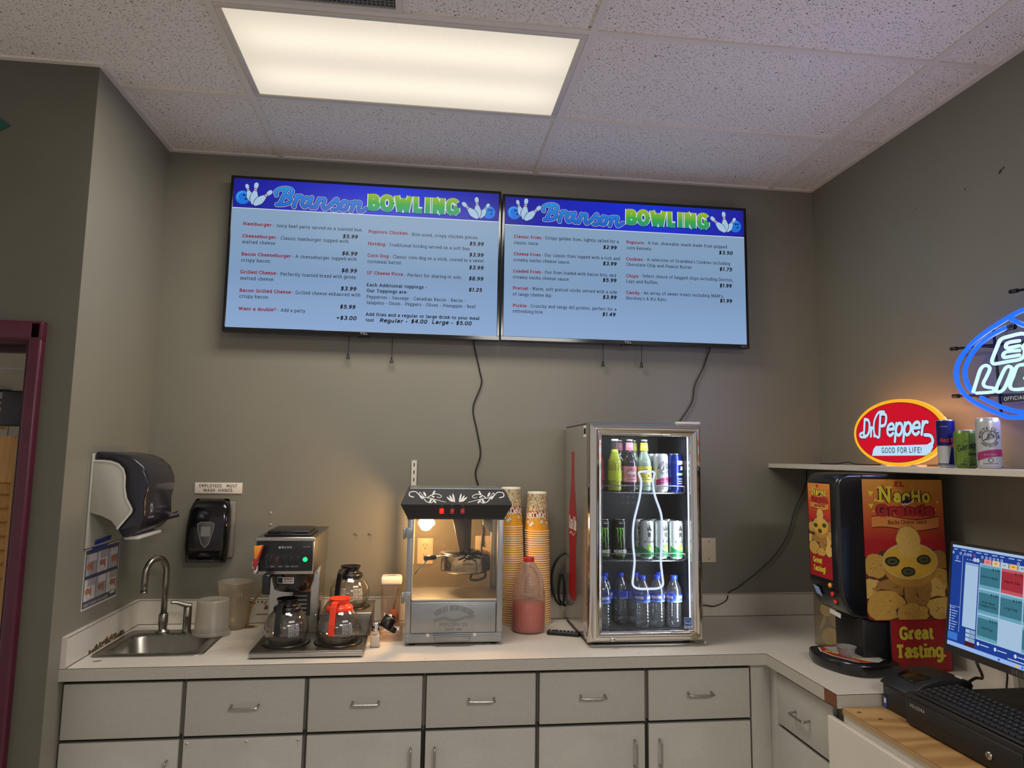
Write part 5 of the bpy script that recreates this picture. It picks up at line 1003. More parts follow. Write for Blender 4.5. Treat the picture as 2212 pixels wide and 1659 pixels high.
c.stroke([(1.362, 1.238), (1.385, 1.248), (1.405, 1.240), (1.428, 1.250), (1.450, 1.244)], 0.007, dk, mp, 0.0006); c.stroke([(1.382, 1.262), (1.43, 1.232)], 0.004, dk, mp, 0.0006); c.stroke([(1.43, 1.262), (1.382, 1.232)], 0.004, dk, mp, 0.0006); c.text('COMPANY', 1.406, 1.218, 0.006, dk, mp, 0.0006, 1.3, serif=False, align='c', xs=1.1)
c.stroke([(1.357, 1.205), (1.446, 1.205), (1.446, 1.142), (1.357, 1.142), (1.357, 1.205)], 0.0014, lk, mp, 0.0006); c.text('WARNING', 1.362, 1.197, 0.005, lk, mp, 0.0006, 1.3, serif=False)
for k in range(9): c.rect(1.361, 1.190-k*0.0052, (1.44 if k not in (3, 6) else 1.40), 1.1915-k*0.0052, lk, mp, 0.0006)
p = wb(c, 'front_glass', t)
c = MB(); c.box(PX0+0.022, PX0+0.025, PY0, PY0+0.007, 1.083, 1.398, M('glass_edge', (220, 200, 160), 0.3)); c.box(PX0+0.022, PX1-0.025, PY0, PY0+0.007, 1.083, 1.087, M('glass_edge')); sub(c, 'edge_strip', p, t)
for y0, y1, nm in ((PY1-0.006, PY1-0.002, 'back_glass'),):
    c = MB(); c.box(PX0+0.022, PX1-0.024, y0, y1, 1.083, 1.398, pglass); wb(c, nm, t)
for x0 in (PX0+0.003, PX1-0.007):
    c = MB(); c.box(x0, x0+0.004, PY0+0.02, PY1-0.02, 1.083, 1.398, pglass); wb(c, 'side_glass', t)
# canopy: flared black crown with a flat steel roof
def crown(z, e, ey): return [(PX0-e, PY0-ey, z), (PX1+e, PY0-ey, z), (PX1+e, PY1+ey, z), (PX0-e, PY1+ey, z)]
c = MB(); L_ = crown(1.398, 0.003, 0.004)+crown(1.405, 0.003, 0.004)+crown(1.457, 0.030, 0.030)+crown(1.514, 0.003, 0.002)+crown(1.514, -0.01, -0.01)+crown(1.398, -0.006, -0.006)
c.add(L_, [[4*i+k, 4*i+(k+1) % 4, 4*i+4+(k+1) % 4, 4*i+4+k] for i in range(4) for k in range(4)]+[[k, 20+k, 20+(k+1) % 4, (k+1) % 4] for k in range(4)]+[(16, 17, 18, 19)], pk)
wp_ = M('canopy_white', (224, 220, 214), 0.5)
def cm_(u, v, h):            # upper sloped face; v 0..1 up the slope
    return (u, PY0-0.030+0.028*v-h*0.9, 1.457+0.057*v+h*0.45)
def scroll(sx):
    def q(a, b): return (1.3495+sx*a, b)
    def sp(pts, w=0.0075, w1=0.003): c.stroke([(p_.x, p_.y) for p_ in catmull([Vector((*q(a, b), 0)) for a, b in pts], 5)], w, wp2, cmz, 0.0008, True, w1)
    sp([(0.172, 0.030), (0.188, 0.036), (0.186, 0.050), (0.165, 0.053), (0.150, 0.040), (0.130, 0.030), (0.105, 0.026), (0.075, 0.018), (0.045, 0.010)], 0.0042, 0.002)
    sp([(0.150, 0.038), (0.148, 0.050), (0.140, 0.043), (0.132, 0.032)], 0.003, 0.0015); sp([(0.135, 0.030), (0.120, 0.012), (0.100, 0.008), (0.094, 0.018), (0.104, 0.026)], 0.0036, 0.002)
    sp([(0.118, 0.028), (0.100, 0.040), (0.080, 0.044), (0.062, 0.036), (0.068, 0.028), (0.080, 0.032)], 0.0036, 0.002)
    for a, b, ra, rb, rt in ((0.142, 0.030, 0.010, 0.0035, 0.9), (0.128, 0.043, 0.011, 0.004, 1.1), (0.092, 0.050, 0.010, 0.0035, 2.1), (0.105, 0.015, 0.010, 0.004, 2.0), (0.088, 0.013, 0.009, 0.0035, 0.9), (0.095, 0.033, 0.007, 0.003, 0.4)):
        x, y = q(a, b); c.ell(x, y, ra, rb, wp2, cmz, 0.0008, 12, rt if sx > 0 else PI-rt)
    for a, rt in ((0.013, 1.35), (0.022, 1.05), (0.030, 0.75)):
        x, y = q(a, 0.028-(a-0.013)*0.35); c.ell(x, y, 0.019-0.25*(a-0.013), 0.0035, wp2, cmz, 0.0008, 12, rt if sx > 0 else PI-rt)
wp2 = wp_; cmz = lambda u, v, h: cm_(u, v/0.062, h)
scroll(1); scroll(-1)
p = wb(c, 'canopy', t)
def cl_(u, v, h): return (u, PY0-0.004-0.026*(v-1.405)/0.052-h, v)
c = MB()
for x in (1.290, 1.3315, 1.3725):
    c.ring(x, 1.4545-0.0, 0.003, 0.003, 0.001, M('legend_dim', (120, 118, 114), 0.5), cl_, 0.001, 10); c.rect(x-0.004, 1.4485, x+0.004, 1.4495, M('legend_dim'), cl_, 0.001)
sub(c, 'switch_legends', p, t)['kind'] = 'stuff'
for k, x in enumerate((1.290, 1.3315, 1.3725)):
    c = MB(); zc = 1.432; y_ = cl_(0, zc, 0)[1]
    c.box(x-0.0085, x+0.0085, y_-0.006, y_+0.004, zc-0.011, zc+0.011, E('switch_lit', (255, 46, 30), 1.2) if k == 0 else M('rocker_red', (176, 50, 44), 0.35), bev=0.002)
    c.rect(x-0.003, zc-0.002, x+0.003, zc+0.001, M('switch_mark', (230, 120, 100), 0.4), facing_front(y_-0.006), 0.0004); sub(c, 'rocker_switch', p, t)
c = MB(); c.box(PX0+0.004, PX1-0.004, PY0+0.004, PY1-0.004, 1.5145, 1.519, alm, bev=0.001); wb(c, 'roof', t)
# inside: lamp, drive column, kettle
lamp_m = E('bulb_glow', (255, 214, 150), 6.0)
c = MB(); c.lathe([(0, 1.352), (0.022, 1.354), (0.033, 1.362), (0.036, 1.372), (0.030, 1.384), (0.016, 1.392), (0.015, 1.398)], lamp_m, (1.233, -0.315, 0), 24); p = wb(c, 'lamp_bulb', t)
c = MB(); c.box(1.205, 1.27, -0.34, -0.285, 1.388, 1.399, alm); sub(c, 'lamp_socket', p, t)
lamp('popcorn_bulb', 'POINT', (1.233, -0.315, 1.335), 11.0, (1.0, 0.62, 0.30), shadow_soft_size=0.03)
c = MB(); c.prism([(1.338, 1.398), (1.420, 1.398), (1.418, 1.25), (1.372, 1.25)], 'y', -0.33, -0.27, M('drive_column', (84, 80, 76), 0.35, 0.7), bev=0.003); c.box(1.39, 1.412, -0.334, -0.33, 1.27, 1.39, M('drive_strip', (40, 38, 37), 0.4)); wb(c, 'drive_column', t)
c = MB(); c.lathe([(0.0, 1.170), (0.088, 1.170), (0.098, 1.176), (0.101, 1.186), (0.101, 1.236), (0.106, 1.240), (0.106, 1.245), (0.099, 1.246), (0.099, 1.24), (0.0, 1.236)], M('kettle_steel', (190, 186, 178), 0.14, 1.0), (1.396, -0.30, 0), 44, cap=False); p = wb(c, 'kettle', t)
c = MB(); c.lathe([(0.104, 1.246), (0.100, 1.252), (0.02, 1.256), (0.0, 1.257)], M('kettle_lid', (170, 166, 158), 0.2, 1.0), (1.396, -0.30, 0), 40); sub(c, 'lid', p, t)
c = MB(); c.tube([(1.27, -0.365, 1.238), (1.33, -0.34, 1.24)], 0.0045, alm, 8); c.tube([(1.228, -0.385, 1.237), (1.272, -0.364, 1.238)], 0.010, blk, 10); sub(c, 'tip_handle', p, t)
c = MB(); c.tube([(1.238, -0.38, 1.23), (1.192, -0.36, 1.17)], 0.0035, alm, 8); sub(c, 'crank_rod', p, t)
c = MB(); c.prism([(1.465, 1.392), (1.505, 1.392), (1.505, 1.338), (1.495, 1.338), (1.465, 1.368)], 'y', -0.36, -0.30, alm, bev=0.002); c.box(1.478, 1.50, -0.35, -0.31, 1.385, 1.399, blk); wb(c, 'support_bracket', t)
c = MB(); c.box(1.458, 1.495, -0.375, -0.315, 1.185, 1.245, blk, bev=0.003); p = wb(c, 'connector_box', t)
c = MB(); c.tube([(1.468, -0.345, 1.35), (1.462, -0.35, 1.30), (1.460, -0.35, 1.24)], 0.005, M('grey_cable', (90, 84, 78), 0.4), 8, n=4); c.tube([(1.475, -0.35, 1.19), (1.478, -0.36, 1.16), (1.45, -0.37, 1.148), (1.418, -0.37, 1.15), (1.425, -0.37, 1.172), (1.452, -0.365, 1.186)], 0.005, blk, 8, n=5); sub(c, 'cable', p, t)

# ================================================================ popcorn cup stacks
def popcorn_print():
    m = bpy.data.materials.new('popcorn_cup_print'); m.use_nodes = True; nt = m.node_tree; L = nt.links; p = nt.nodes['Principled BSDF']; p.inputs['Roughness'].default_value = 0.55
    tc = nt.nodes.new('ShaderNodeTexCoord'); v = nt.nodes.new('ShaderNodeTexVoronoi'); v.inputs['Scale'].default_value = 215; L.new(tc.outputs['Object'], v.inputs['Vector'])
    v2 = nt.nodes.new('ShaderNodeTexVoronoi'); v2.feature = 'DISTANCE_TO_EDGE'; v2.inputs['Scale'].default_value = 215; L.new(tc.outputs['Object'], v2.inputs['Vector'])
    cr = nt.nodes.new('ShaderNodeValToRGB'); L.new(v2.outputs['Distance'], cr.inputs[0]); e = cr.color_ramp.elements; e[0].position = 0.03; e[0].color = rgb((64, 48, 24)); e[1].position = 0.13; e[1].color = rgb((236, 224, 190))
    sc = nt.nodes.new('ShaderNodeSeparateColor'); L.new(v.outputs['Color'], sc.inputs[0]); gt = nt.nodes.new('ShaderNodeMath'); gt.operation = 'GREATER_THAN'; gt.inputs[1].default_value = 0.72; L.new(sc.outputs[0], gt.inputs[0])
    mx = nt.nodes.new('ShaderNodeMixRGB'); mx.blend_type = 'MULTIPLY'; mx.inputs[2].default_value = rgb((226, 180, 110)); L.new(gt.outputs[0], mx.inputs[0]); L.new(cr.outputs[0], mx.inputs[1]); L.new(mx.outputs[0], p.inputs['Base Color']); return m
cupy = M('cup_yellow', (226, 160, 34), 0.5); cupw = M('cup_paper_white', (228, 216, 196), 0.6); cpr = popcorn_print(); cup_red = M('cup_red', (176, 34, 34), 0.5); kern = M('cup_kernel', (238, 228, 204), 0.5); outl = M('cup_outline', (70, 30, 20), 0.5)
CH, RB, RT = 0.176, 0.0435, 0.0550          # inverted paper cup: height, base radius (up), rim radius (down)
def cup_mesh(full):
    """one upside-down paper cup with its rim at z = 0"""
    c = MB(); rad = lambda z: RT+(RB-RT)*z/CH
    if full:
        c.lathe([(rad(0.004), 0.004), (rad(0.062), 0.062)], cupy, seg=40, cap=False); c.lathe([(rad(0.062), 0.062), (rad(CH-0.008), CH-0.008)], cpr, seg=40, cap=False)
        c.lathe([(rad(CH-0.008), CH-0.008), (RB, CH), (RB-0.003, CH), (RB-0.004, CH-0.006), (0, CH-0.006)], cupw, seg=40, cap=False)
    else:
        c.lathe([(rad(0.004), 0.004), (rad(0.03), 0.03)], cupy, seg=40, cap=False); c.lathe([(rad(0.03), 0.03), (rad(CH-0.008), CH-0.008), (RB, CH), (0, CH)], cpr, seg=20, cap=False)
    c.lathe([(RT-0.001, 0.0), (RT+0.0016, 0.001), (RT+0.0022, 0.0028), (RT+0.0012, 0.0046), (RT-0.001, 0.005), (RT-0.003, 0.003), (RT-0.001, 0.0)], cupw, seg=40, cap=False)
    if full:                                 # POPCORN printed upside down as the cup stands on its rim
        def cm(u, v, h): r = rad(v)+h; a = -PI/2-0.0-u/rad(0.07); return (r*math.cos(a), r*math.sin(a), v)
        def up(u, v, h): return cm(u, 0.155-v, h)
        for m2, wt, h in ((outl, 3.2, 0.0005), (cup_red, 2.9, 0.0007), (outl, 2.1, 0.0009), (cupw, 1.5, 0.0011)):
            dx = -0.003 if m2 in (cup_red,) else 0
            c.text('P', -0.052+dx, 0.055+dx, 0.044, m2, up, h, wt*0.62, 0, False, width=0.015); c.text('OPCORN', -0.034+dx, 0.063+dx, 0.029, m2, up, h, wt*0.8, 0, False, width=0.084, rot=0.10)
        for u, v in ((-0.028, 0.045), (0.012, 0.038), (0.036, 0.042), (-0.055, 0.04), (0.022, 0.030)):
            for k in range(5):
                a = k*1.256; c.ell(u+0.0055*math.cos(a), v+0.0055*math.sin(a), 0.0048, 0.0048, outl, cm, 0.0005, 8)
            for k in range(5):
                a = k*1.256; c.ell(u+0.0052*math.cos(a), v+0.0052*math.sin(a), 0.0036, 0.0036, kern, cm, 0.0008, 8)
    return c
full_o = cup_mesh(True).build('popcorn_cup'); ring_o = cup_mesh(False).build('popcorn_cup')
tag(full_o, 'topmost upside-down printed cup of the left popcorn cup stack, partly behind the popcorn machine', 'cup', 'popcorn cups in the left stack')
tag(ring_o, 'nested paper popcorn cup below the top of the left stack, only its rim band showing', 'cup', 'popcorn cups in the left stack')
NL, NR, STP = 43, 41, 0.00985
def stack(x, y, lean, n, side, base_full, base_ring):
    for k in range(n+1):
        z = 0.911+STP*k; xx = x+lean*k/n
        if k == n: o = base_full if side == 'left' else base_full.copy()
        else: o = base_ring if (k == 0 and side == 'left') else base_ring.copy()
        if o.name not in COL.objects: COL.objects.link(o)
        o.location = (xx+0.0006*math.sin(k*2.1), y, z); o.rotation_euler = (0, 0, (0.05 if side == 'left' else -0.30) if k == n else 0.7*k)
        if side == 'right':
            o['group'] = 'popcorn cups in the right stack'
            o['label'] = 'topmost upside-down printed cup of the right popcorn cup stack' if k == n else 'nested paper popcorn cup below the top of the right stack, only its rim band showing'
stack(1.633, -0.085, -0.019, NL, 'left', full_o, ring_o); stack(1.748, -0.085, -0.012, NR, 'right', full_o, ring_o)

# ---- gallon jug
t = thing('gallon_jug', 'translucent gallon jug half full of red liquid with a red cap', 'jug', (1.678, -0.235, 0.91))
jug_m = glass('jug_plastic', (246, 236, 228), 0.95, 0.3, 0.6, 0.34, (236, 220, 208))
jr = [(0.0, 0.9125), (0.060, 0.911), (0.069, 0.918), (0.0715, 0.93), (0.0715, 1.045), (0.070, 1.075), (0.062, 1.115), (0.048, 1.155), (0.034, 1.185), (0.024, 1.199), (0.021, 1.203), (0.021, 1.207)]
c = MB(); c.lathe(jr, jug_m, (1.678, -0.235, 0), 40, cap=False); p = wb(c, 'body', t)
c = MB(); c.tube([(1.676, -0.262, 1.190), (1.70, -0.272, 1.178), (1.716, -0.292, 1.15), (1.722, -0.303, 1.11), (1.719, -0.302, 1.07)], [0.009, 0.010, 0.009, 0.009, 0.010], jug_m, 12, n=4); sub(c, 'handle', p, t)
c = MB(); c.stroke([(1.640, 1.075), (1.650, 1.135), (1.668, 1.165), (1.690, 1.150), (1.700, 1.075), (1.640, 1.075)], 0.0025, M('jug_seam', (216, 196, 182), 0.5), lambda u, v, h: (u, -0.235-max(0.02, math.sqrt(max(1e-6, (0.0715-(max(v, 1.05)-1.05)*0.33)**2-(u-1.678)**2)))-h, v), 0.0012)
c.text('BEST BY', 1.665, 1.058, 0.005, M('print_dark', (90, 60, 54), 0.5), lambda u, v, h: (u, -0.235-0.0722-h, v), 0.0, 1.0, serif=False, width=0.03); sub(c, 'moulded_panel', p, t)
c = MB(); c.lathe([(0.0, 0.915), (0.058, 0.914), (0.0675, 0.92), (0.0695, 0.932), (0.0695, 1.030), (0.0, 1.030)], M('red_drink', (206, 70, 56), 0.35, emit=None), (1.678, -0.235, 0), 40, cap=False); wb(c, 'drink', t)
c = MB(); c.lathe([(0.022, 1.200), (0.0225, 1.203), (0.0225, 1.217), (0.021, 1.2195), (0, 1.220)], M('red_cap', (200, 28, 30), 0.4), (1.678, -0.235, 0), 30); wb(c, 'cap', t)
# ---- remote control
t = thing('remote_control', 'small black remote control lying on the counter against the cooler', 'remote control', (1.815, -0.315, 0.91), -0.36)
c = MB(); c.box(-0.068, 0.068, -0.019, 0.019, 0.0, 0.017, black_sat, bev=0.006, seg=3); c.build('case', t)
c = MB(); bt = M('remote_button', (140, 140, 150), 0.5); btp = M('remote_purple', (86, 60, 130), 0.5)
for k in range(7):
    for q in range(2): c.cyl((-0.05+k*0.016, -0.007+q*0.014, 0.016), 0.004, 0.0025, btp if k == 1 else bt, seg=10)
c.build('buttons', t)['kind'] = 'stuff'
# ================================================================ glass-front drinks cooler
fm = M('cooler_chrome', (214, 209, 200), 0.07, 1.0); fsil = M('cooler_silver_side', (196, 192, 186), 0.14, 0.75); fblk = M('cooler_black', (16, 16, 18), 0.35); fin = M('cooler_inside', (46, 48, 54), 0.45)
coke = M('bottle_red_print', (168, 26, 34), 0.3); cokew = M('print_white', (226, 218, 210), 0.4)
FX0, FX1, FZ0, FZ1, FYF, FYB = 1.872, 2.346, 0.928, 1.792, -0.525, -0.055
t = thing('drinks_cooler', 'glass-front drinks cooler with chrome door frame and a red bottle on its silver side', 'refrigerator', (2.11, -0.29, 0.91))
c = MB(); bx0, bx1 = 1.877, 2.341
c.box(bx0, bx0+0.03, -0.487, FYB, 0.925, 1.788, fsil); c.box(bx1-0.03, bx1, -0.487, FYB, 0.925, 1.788, fsil); c.box(bx0+0.03, bx1-0.03, -0.487, FYB, 1.752, 1.788, fblk); c.box(bx0+0.03, bx1-0.03, -0.48, FYB, 0.925, 0.956, fblk); c.box(bx0+0.03, bx1-0.03, -0.085, FYB, 0.956, 1.752, fblk)
c.box(bx0-0.001, bx0+0.02, -0.494, -0.487, 0.925, 1.789, fblk); c.box(bx0-0.0008, bx1, -0.49, FYB, 1.786, 1.791, fblk); c.box(bx0-0.0008, bx0+0.01, -0.487, FYB, 0.924, 0.929, fblk)
for x in (1.92, 2.30):
    for y in (-0.44, -0.10): c.cyl((x, y, 0.91), 0.018, 0.016, fblk, seg=14)
wl_ = M('sticker_white', (214, 210, 202), 0.5); mp = facing_left(bx0)
c.rect(0.415, 1.735, 0.467, 1.783, wl_, mp, 0.0006)
for k in range(14): c.rect(0.420+k*0.003, 1.747, 0.4215+k*0.003+0.0008*(k % 3), 1.772, M('ink_black'), mp, 0.001)
c.rect(0.425, 0.938, 0.478, 0.992, wl_, mp, 0.0006)
for k in range(8): c.rect(0.430, 0.944+k*0.0055, 0.472, 0.9465+k*0.0055, M('label_grey'), mp, 0.001)
wb(c, 'cabinet', t)
c = MB()                                             # printed contour bottle on the left side, seen from -x
prof = [(0.0, 0.028), (0.02, 0.060), (0.10, 0.066), (0.20, 0.060), (0.32, 0.056), (0.44, 0.066), (0.54, 0.067), (0.62, 0.056), (0.74, 0.034), (0.84, 0.024), (0.93, 0.020), (0.955, 0.023), (0.985, 0.023), (1.0, 0.018)]
P_ = [(0.205-r*1.2, 1.035+h*0.64) for h, r in prof]+[(0.205+r*1.2, 1.035+h*0.64) for h, r in prof[::-1]]
P_ = [(q.x, q.y) for q in catmull([Vector((a, b)) for a, b in P_], 3, True)]; mp = facing_left(bx0)
c.poly(P_, coke, mp, 0.0006)
c.text('Coca-Cola', 0.133, 1.335, 0.056, cokew, mp, 0.0010, 1.1, 0.25, False, width=0.145, sp=0.2, round_=True); c.stroke([(0.15, 1.312), (0.18, 1.322), (0.225, 1.31), (0.26, 1.326)], 0.008, cokew, mp, 0.001, w1=0.003)
wb(c, 'bottle_decal', t)
c = MB(); c.box(bx0+0.0305, bx0+0.033, -0.48, -0.09, 0.957, 1.751, fin); c.box(bx1-0.033, bx1-0.0305, -0.48, -0.09, 0.957, 1.751, fin); c.box(bx0+0.033, bx1-0.033, -0.092, -0.086, 0.957, 1.751, fin); c.box(bx0+0.033, bx1-0.033, -0.48, -0.092, 1.749, 1.7515, fin); c.box(bx0+0.033, bx1-0.033, -0.478, -0.092, 0.9563, 0.958, fin)
mp = facing_front(-0.092)
for r in range(2):
    for k in range(11): c.ell(2.00+k*0.027, 1.47-r*0.026, 0.006, 0.006, fblk, mp, 0.0006, 12)
wb(c, 'liner', t)
wire = M('shelf_wire', (150, 152, 156), 0.25, 1.0)
for z in (1.507, 1.232):
    c = MB(); c.tube([(1.915, -0.452, z), (2.303, -0.452, z)], 0.0028, wire, 8); c.tube([(1.915, -0.098, z), (2.303, -0.098, z)], 0.0028, wire, 8)
    for k in range(26): c.tube([(1.917+k*0.0154, -0.452, z+0.002), (1.917+k*0.0154, -0.098, z+0.002)], 0.0013, wire, 5)
    c.tube([(1.918, -0.452, z), (1.918, -0.456, z+0.03), (2.296, -0.456, z+0.03), (2.30, -0.452, z)], 0.0022, wire, 8)
    wb(c, 'wire_shelf', t)
# door
c = MB(); ix0, ix1, iz0, iz1 = 1.930, 2.302, 0.970, 1.741
def bar(pl, a, b): c.prism(pl, a, b[0], b[1], fm, bev=0.002)
o_ = [(FX0, FZ0), (FX1, FZ0), (FX1, FZ1), (FX0, FZ1)]; i_ = [(ix0, iz0), (ix1, iz0), (ix1, iz1), (ix0, iz1)]; m_ = [(FX0+0.012, FZ0+0.008), (FX1-0.010, FZ0+0.008), (FX1-0.010, FZ1-0.01), (FX0+0.012, FZ1-0.01)]
for k in range(4):
    q = (k+1) % 4; A0, A1, B0, B1 = o_[k], o_[q], i_[k], i_[q]; C0, C1 = m_[k], m_[q]
    prof_ = [(0.0, -0.495), (0.0, -0.510), (0.06, -0.519), (0.16, -0.5255), (0.32, -0.530), (0.50, -0.531), (0.68, -0.5285), (0.80, -0.524), (0.86, -0.519), (0.90, -0.5175), (0.97, -0.516), (1.0, -0.510), (1.0, -0.495)]
    vs_ = [(A_[0]+(B_[0]-A_[0])*f_, y_, A_[1]+(B_[1]-A_[1])*f_) for f_, y_ in prof_ for A_, B_ in ((A0, B0), (A1, B1))]; n_ = len(prof_)
    c.add(vs_, [(2*i, 2*i+1, 2*i+3, 2*i+2) for i in range(n_-1)]+[(2*n_-2, 2*n_-1, 1, 0)], fm, True)
p = wb(c, 'door_frame', t)
c = MB(); c.box(FX1-0.095, FX1+0.003, -0.515, -0.475, 1.792, 1.803, M('hinge_cap_white', (206, 202, 194), 0.4), bev=0.003); wb(c, 'hinge_cap', t)
c = MB(); c.tube([(FX1-0.03, -0.50, 0.922), (FX1+0.004, -0.51, 0.922), (FX1+0.004, -0.525, 0.923)], 0.004, fm, 8); wb(c, 'hinge_pin', t)
c = MB(); c.lathe([(0.0, -0.545), (0.006, -0.545), (0.0085, -0.542), (0.0085, -0.524)], fm, (1.966, 0, 0.945), 20, 'y'); c.rect(1.9652, 0.9405, 1.9668, 0.9495, fblk, facing_front(-0.545), 0.0004); sub(c, 'lock', p, t)
c = MB(); c.prism([(2.304+0.021*math.cos(a*PI/12), 0.951+0.012*math.sin(a*PI/12)) for a in range(24)], 'y', -0.5335, -0.523, M('badge_gold', (150, 140, 108), 0.35, 0.8), bev=0.001); c.text('idw', 2.304, 0.946, 0.012, M('badge_ridge', (190, 180, 146), 0.3, 0.9), facing_front(-0.5335), 0.0006, 1.2, serif=False, align='c'); sub(c, 'badge', p, t)
c = MB(); c.box(ix0-0.004, ix1+0.004, -0.509, -0.503, iz0-0.004, iz1+0.004, glass('cooler_glass', (250, 252, 255), 0.97, 0.01, 0.9)); mp = facing_front(-0.509); eb = M('energy_blue', (40, 90, 170), 0.4)
sw_ = M('sticker_white')
c.rect(2.2690, 0.975, 2.3010, 1.018, sw_, mp, 0.0006); c.rect(2.2705, 0.985, 2.2995, 1.0165, eb, mp, 0.0009); c.ring(2.285, 0.994, 0.0115, 0.016, 0.0012, sw_, mp, 0.0012, 16, 0.2, PI-0.2); c.text('energy', 2.274, 0.993, 0.007, sw_, mp, 0.0012, 1.0, 0.3, False, width=0.022)
c.text('ENERGY STAR', 2.2725, 0.9775, 0.0045, eb, mp, 0.0012, 1.2, 0, False, width=0.025); wb(c, 'glass_pane', t)
nb = [(2.088, 1.595), (2.145, 1.596), (2.147, 1.576), (2.143, 1.558), (2.150, 1.503), (2.175, 1.431), (2.180, 1.372), (2.178, 1.325), (2.173, 1.243), (2.178, 1.184), (2.180, 1.147), (2.160, 1.134), (2.118, 1.132), (2.075, 1.134), (2.056, 1.150), (2.059, 1.190), (2.064, 1.243), (2.058, 1.313), (2.061, 1.39), (2.086, 1.49), (2.094, 1.556), (2.088, 1.576)]
c = MB(); c.tube([(a, -0.5135, b) for a, b in nb], 0.0043, E('neon_bottle_white', (216, 230, 255), 1.05), 10, closed=True, n=4); wb(c, 'light_bottle_outline', t)
c = MB(); c.box(2.2985, 2.3015, -0.497, -0.488, 0.972, 1.74, E('led_strip', (226, 238, 255), 2.0)); wb(c, 'led_strip', t)
lamp('cooler_led', 'AREA', (2.290, -0.475, 1.36), 2.1, (0.86, 0.93, 1.0), Vector((-0.85, 0.5, 0.0)).to_track_quat('-Z', 'X').to_euler(), shape='RECTANGLE', size=0.74, size_y=0.015)
lamp('cooler_top_led', 'AREA', (2.11, -0.44, 1.743), 0.5, (0.86, 0.93, 1.0), (0.2, 0, 0), shape='RECTANGLE', size=0.34, size_y=0.02)

# ---- drinks on the cooler's shelves
lidm = M('can_lid', (190, 192, 194), 0.25, 1.0)
def can_obj(name, label, x, y, z, r, h, bodym, art=None, rz=0.0, group=None):
    t = thing(name, label, 'can', (x, y, z), rz, group)
    c = MB(); c.lathe([(r*0.78, 0.0), (r*0.86, 0.003), (r*0.98, 0.010), (r, 0.016), (r, h-0.014), (r*0.97, h-0.008), (r*0.88, h-0.001)], bodym, seg=36, cap=False)
    if art: art(c, wrap(r+0.0003), r, h)
    c.build('body', t)
    c = MB(); c.lathe([(r*0.88, h-0.0015), (r*0.90, h), (r*0.87, h+0.0008), (r*0.83, h-0.003), (0, h-0.003)], lidm, seg=36, cap=False); c.lathe([(r*0.79, 0.0), (r*0.72, 0.003), (0.0, 0.006)], lidm, seg=24, cap=False); c.ell(0, 0.004, r*0.3, r*0.2, lidm, on_top(h-0.003), 0.0012, 14); c.build('lid', t)
    return t
def bottle(label, x, y, z, liq, caps, labels, group='flavoured drinks bottles', rz=0.0):
    t = thing('glass_bottle', label, 'bottle', (x, y, z), rz, group)
    prof = [(0.0, 0.001), (0.026, 0.0), (0.0295, 0.004), (0.030, 0.012), (0.030, 0.118), (0.028, 0.132), (0.021, 0.148), (0.0165, 0.162), (0.0145, 0.185), (0.0132, 0.210), (0.0138, 0.214), (0.0132, 0.218)]
    c = MB(); c.lathe(prof, glass('bottle_glass', (245, 250, 248), 0.95, 0.03, 1.3, 0.04), seg=30, cap=False)
    RR = lambda v: 0.0304 if v <= 0.118 else 0.0304+(v-0.118)*(-0.0105/0.034) if v < 0.152 else max(0.0145, 0.0195-(v-0.152)*0.15)
    cm = lambda u, v, h: ((RR(v)+h)*math.cos(-PI/2+u/0.0304), (RR(v)+h)*math.sin(-PI/2+u/0.0304), v)
    labels(c, cm); c.build('glass', t)
    c = MB(); c.lathe([(0, 0.006), (0.027, 0.006), (0.0285, 0.012), (0.0285, 0.118), (0.0265, 0.131), (0.0198, 0.147), (0.0155, 0.162), (0.014, 0.176), (0, 0.176)], liq, seg=28, cap=False); c.build('drink', t)
    c = MB(); c.lathe([(0.0150, 0.211), (0.0152, 0.216), (0.0140, 0.219), (0, 0.2195)], caps, seg=22); c.build('crown_cap', t)
    return t
def liquid(n, col=(0, 0, 0)): return M(n, col, 0.12, emit=None, spec=0.6)
oval_k = M('mikes_black', (24, 26, 22), 0.4); capw = M('cap_silver', (196, 198, 200), 0.3, 0.8)
def mikes(bg, trimc, txt):
    def f(c, cm):
        c.rect(-0.05, 0.040, 0.05, 0.106, bg, cm, 0.0004, 24, 1); c.rect(-0.05, 0.044, 0.05, 0.058, trimc, cm, 0.0006, 24)
        c.ell(0.0, 0.078, 0.0235, 0.020, M('mikes_ring', (214, 206, 90), 0.4), cm, 0.0008, 28); c.ell(0.0, 0.078, 0.0215, 0.018, oval_k, cm, 0.0010, 28); c.text("mike's", -0.0185, 0.0735, 0.0125, cokew, cm, 0.0014, 1.5, 0.1, False, width=0.037, sp=0.3)
        c.text(txt, 0, 0.049, 0.0045, oval_k, cm, 0.0008, 1.2, serif=False, align='c', xs=0.8)
        c.rect(-0.05, 0.172, 0.05, 0.205, bg, cm, 0.0008, 20); c.ell(0.002, 0.189, 0.018, 0.012, M('mikes_ring'), cm, 0.0012, 20); c.ell(0.002, 0.189, 0.0165, 0.0105, oval_k, cm, 0.0014, 20); c.text("mike's", -0.012, 0.186, 0.0075, cokew, cm, 0.0018, 1.5, 0.1, False, width=0.027, sp=0.3)
    return f
pinkb = M('label_pink', (214, 130, 150), 0.45); pinkt = M('label_pink_light', (226, 170, 180), 0.45); yelb = M('label_yellow', (224, 220, 70), 0.45); yelt = M('label_yellow_light', (232, 228, 120), 0.45)
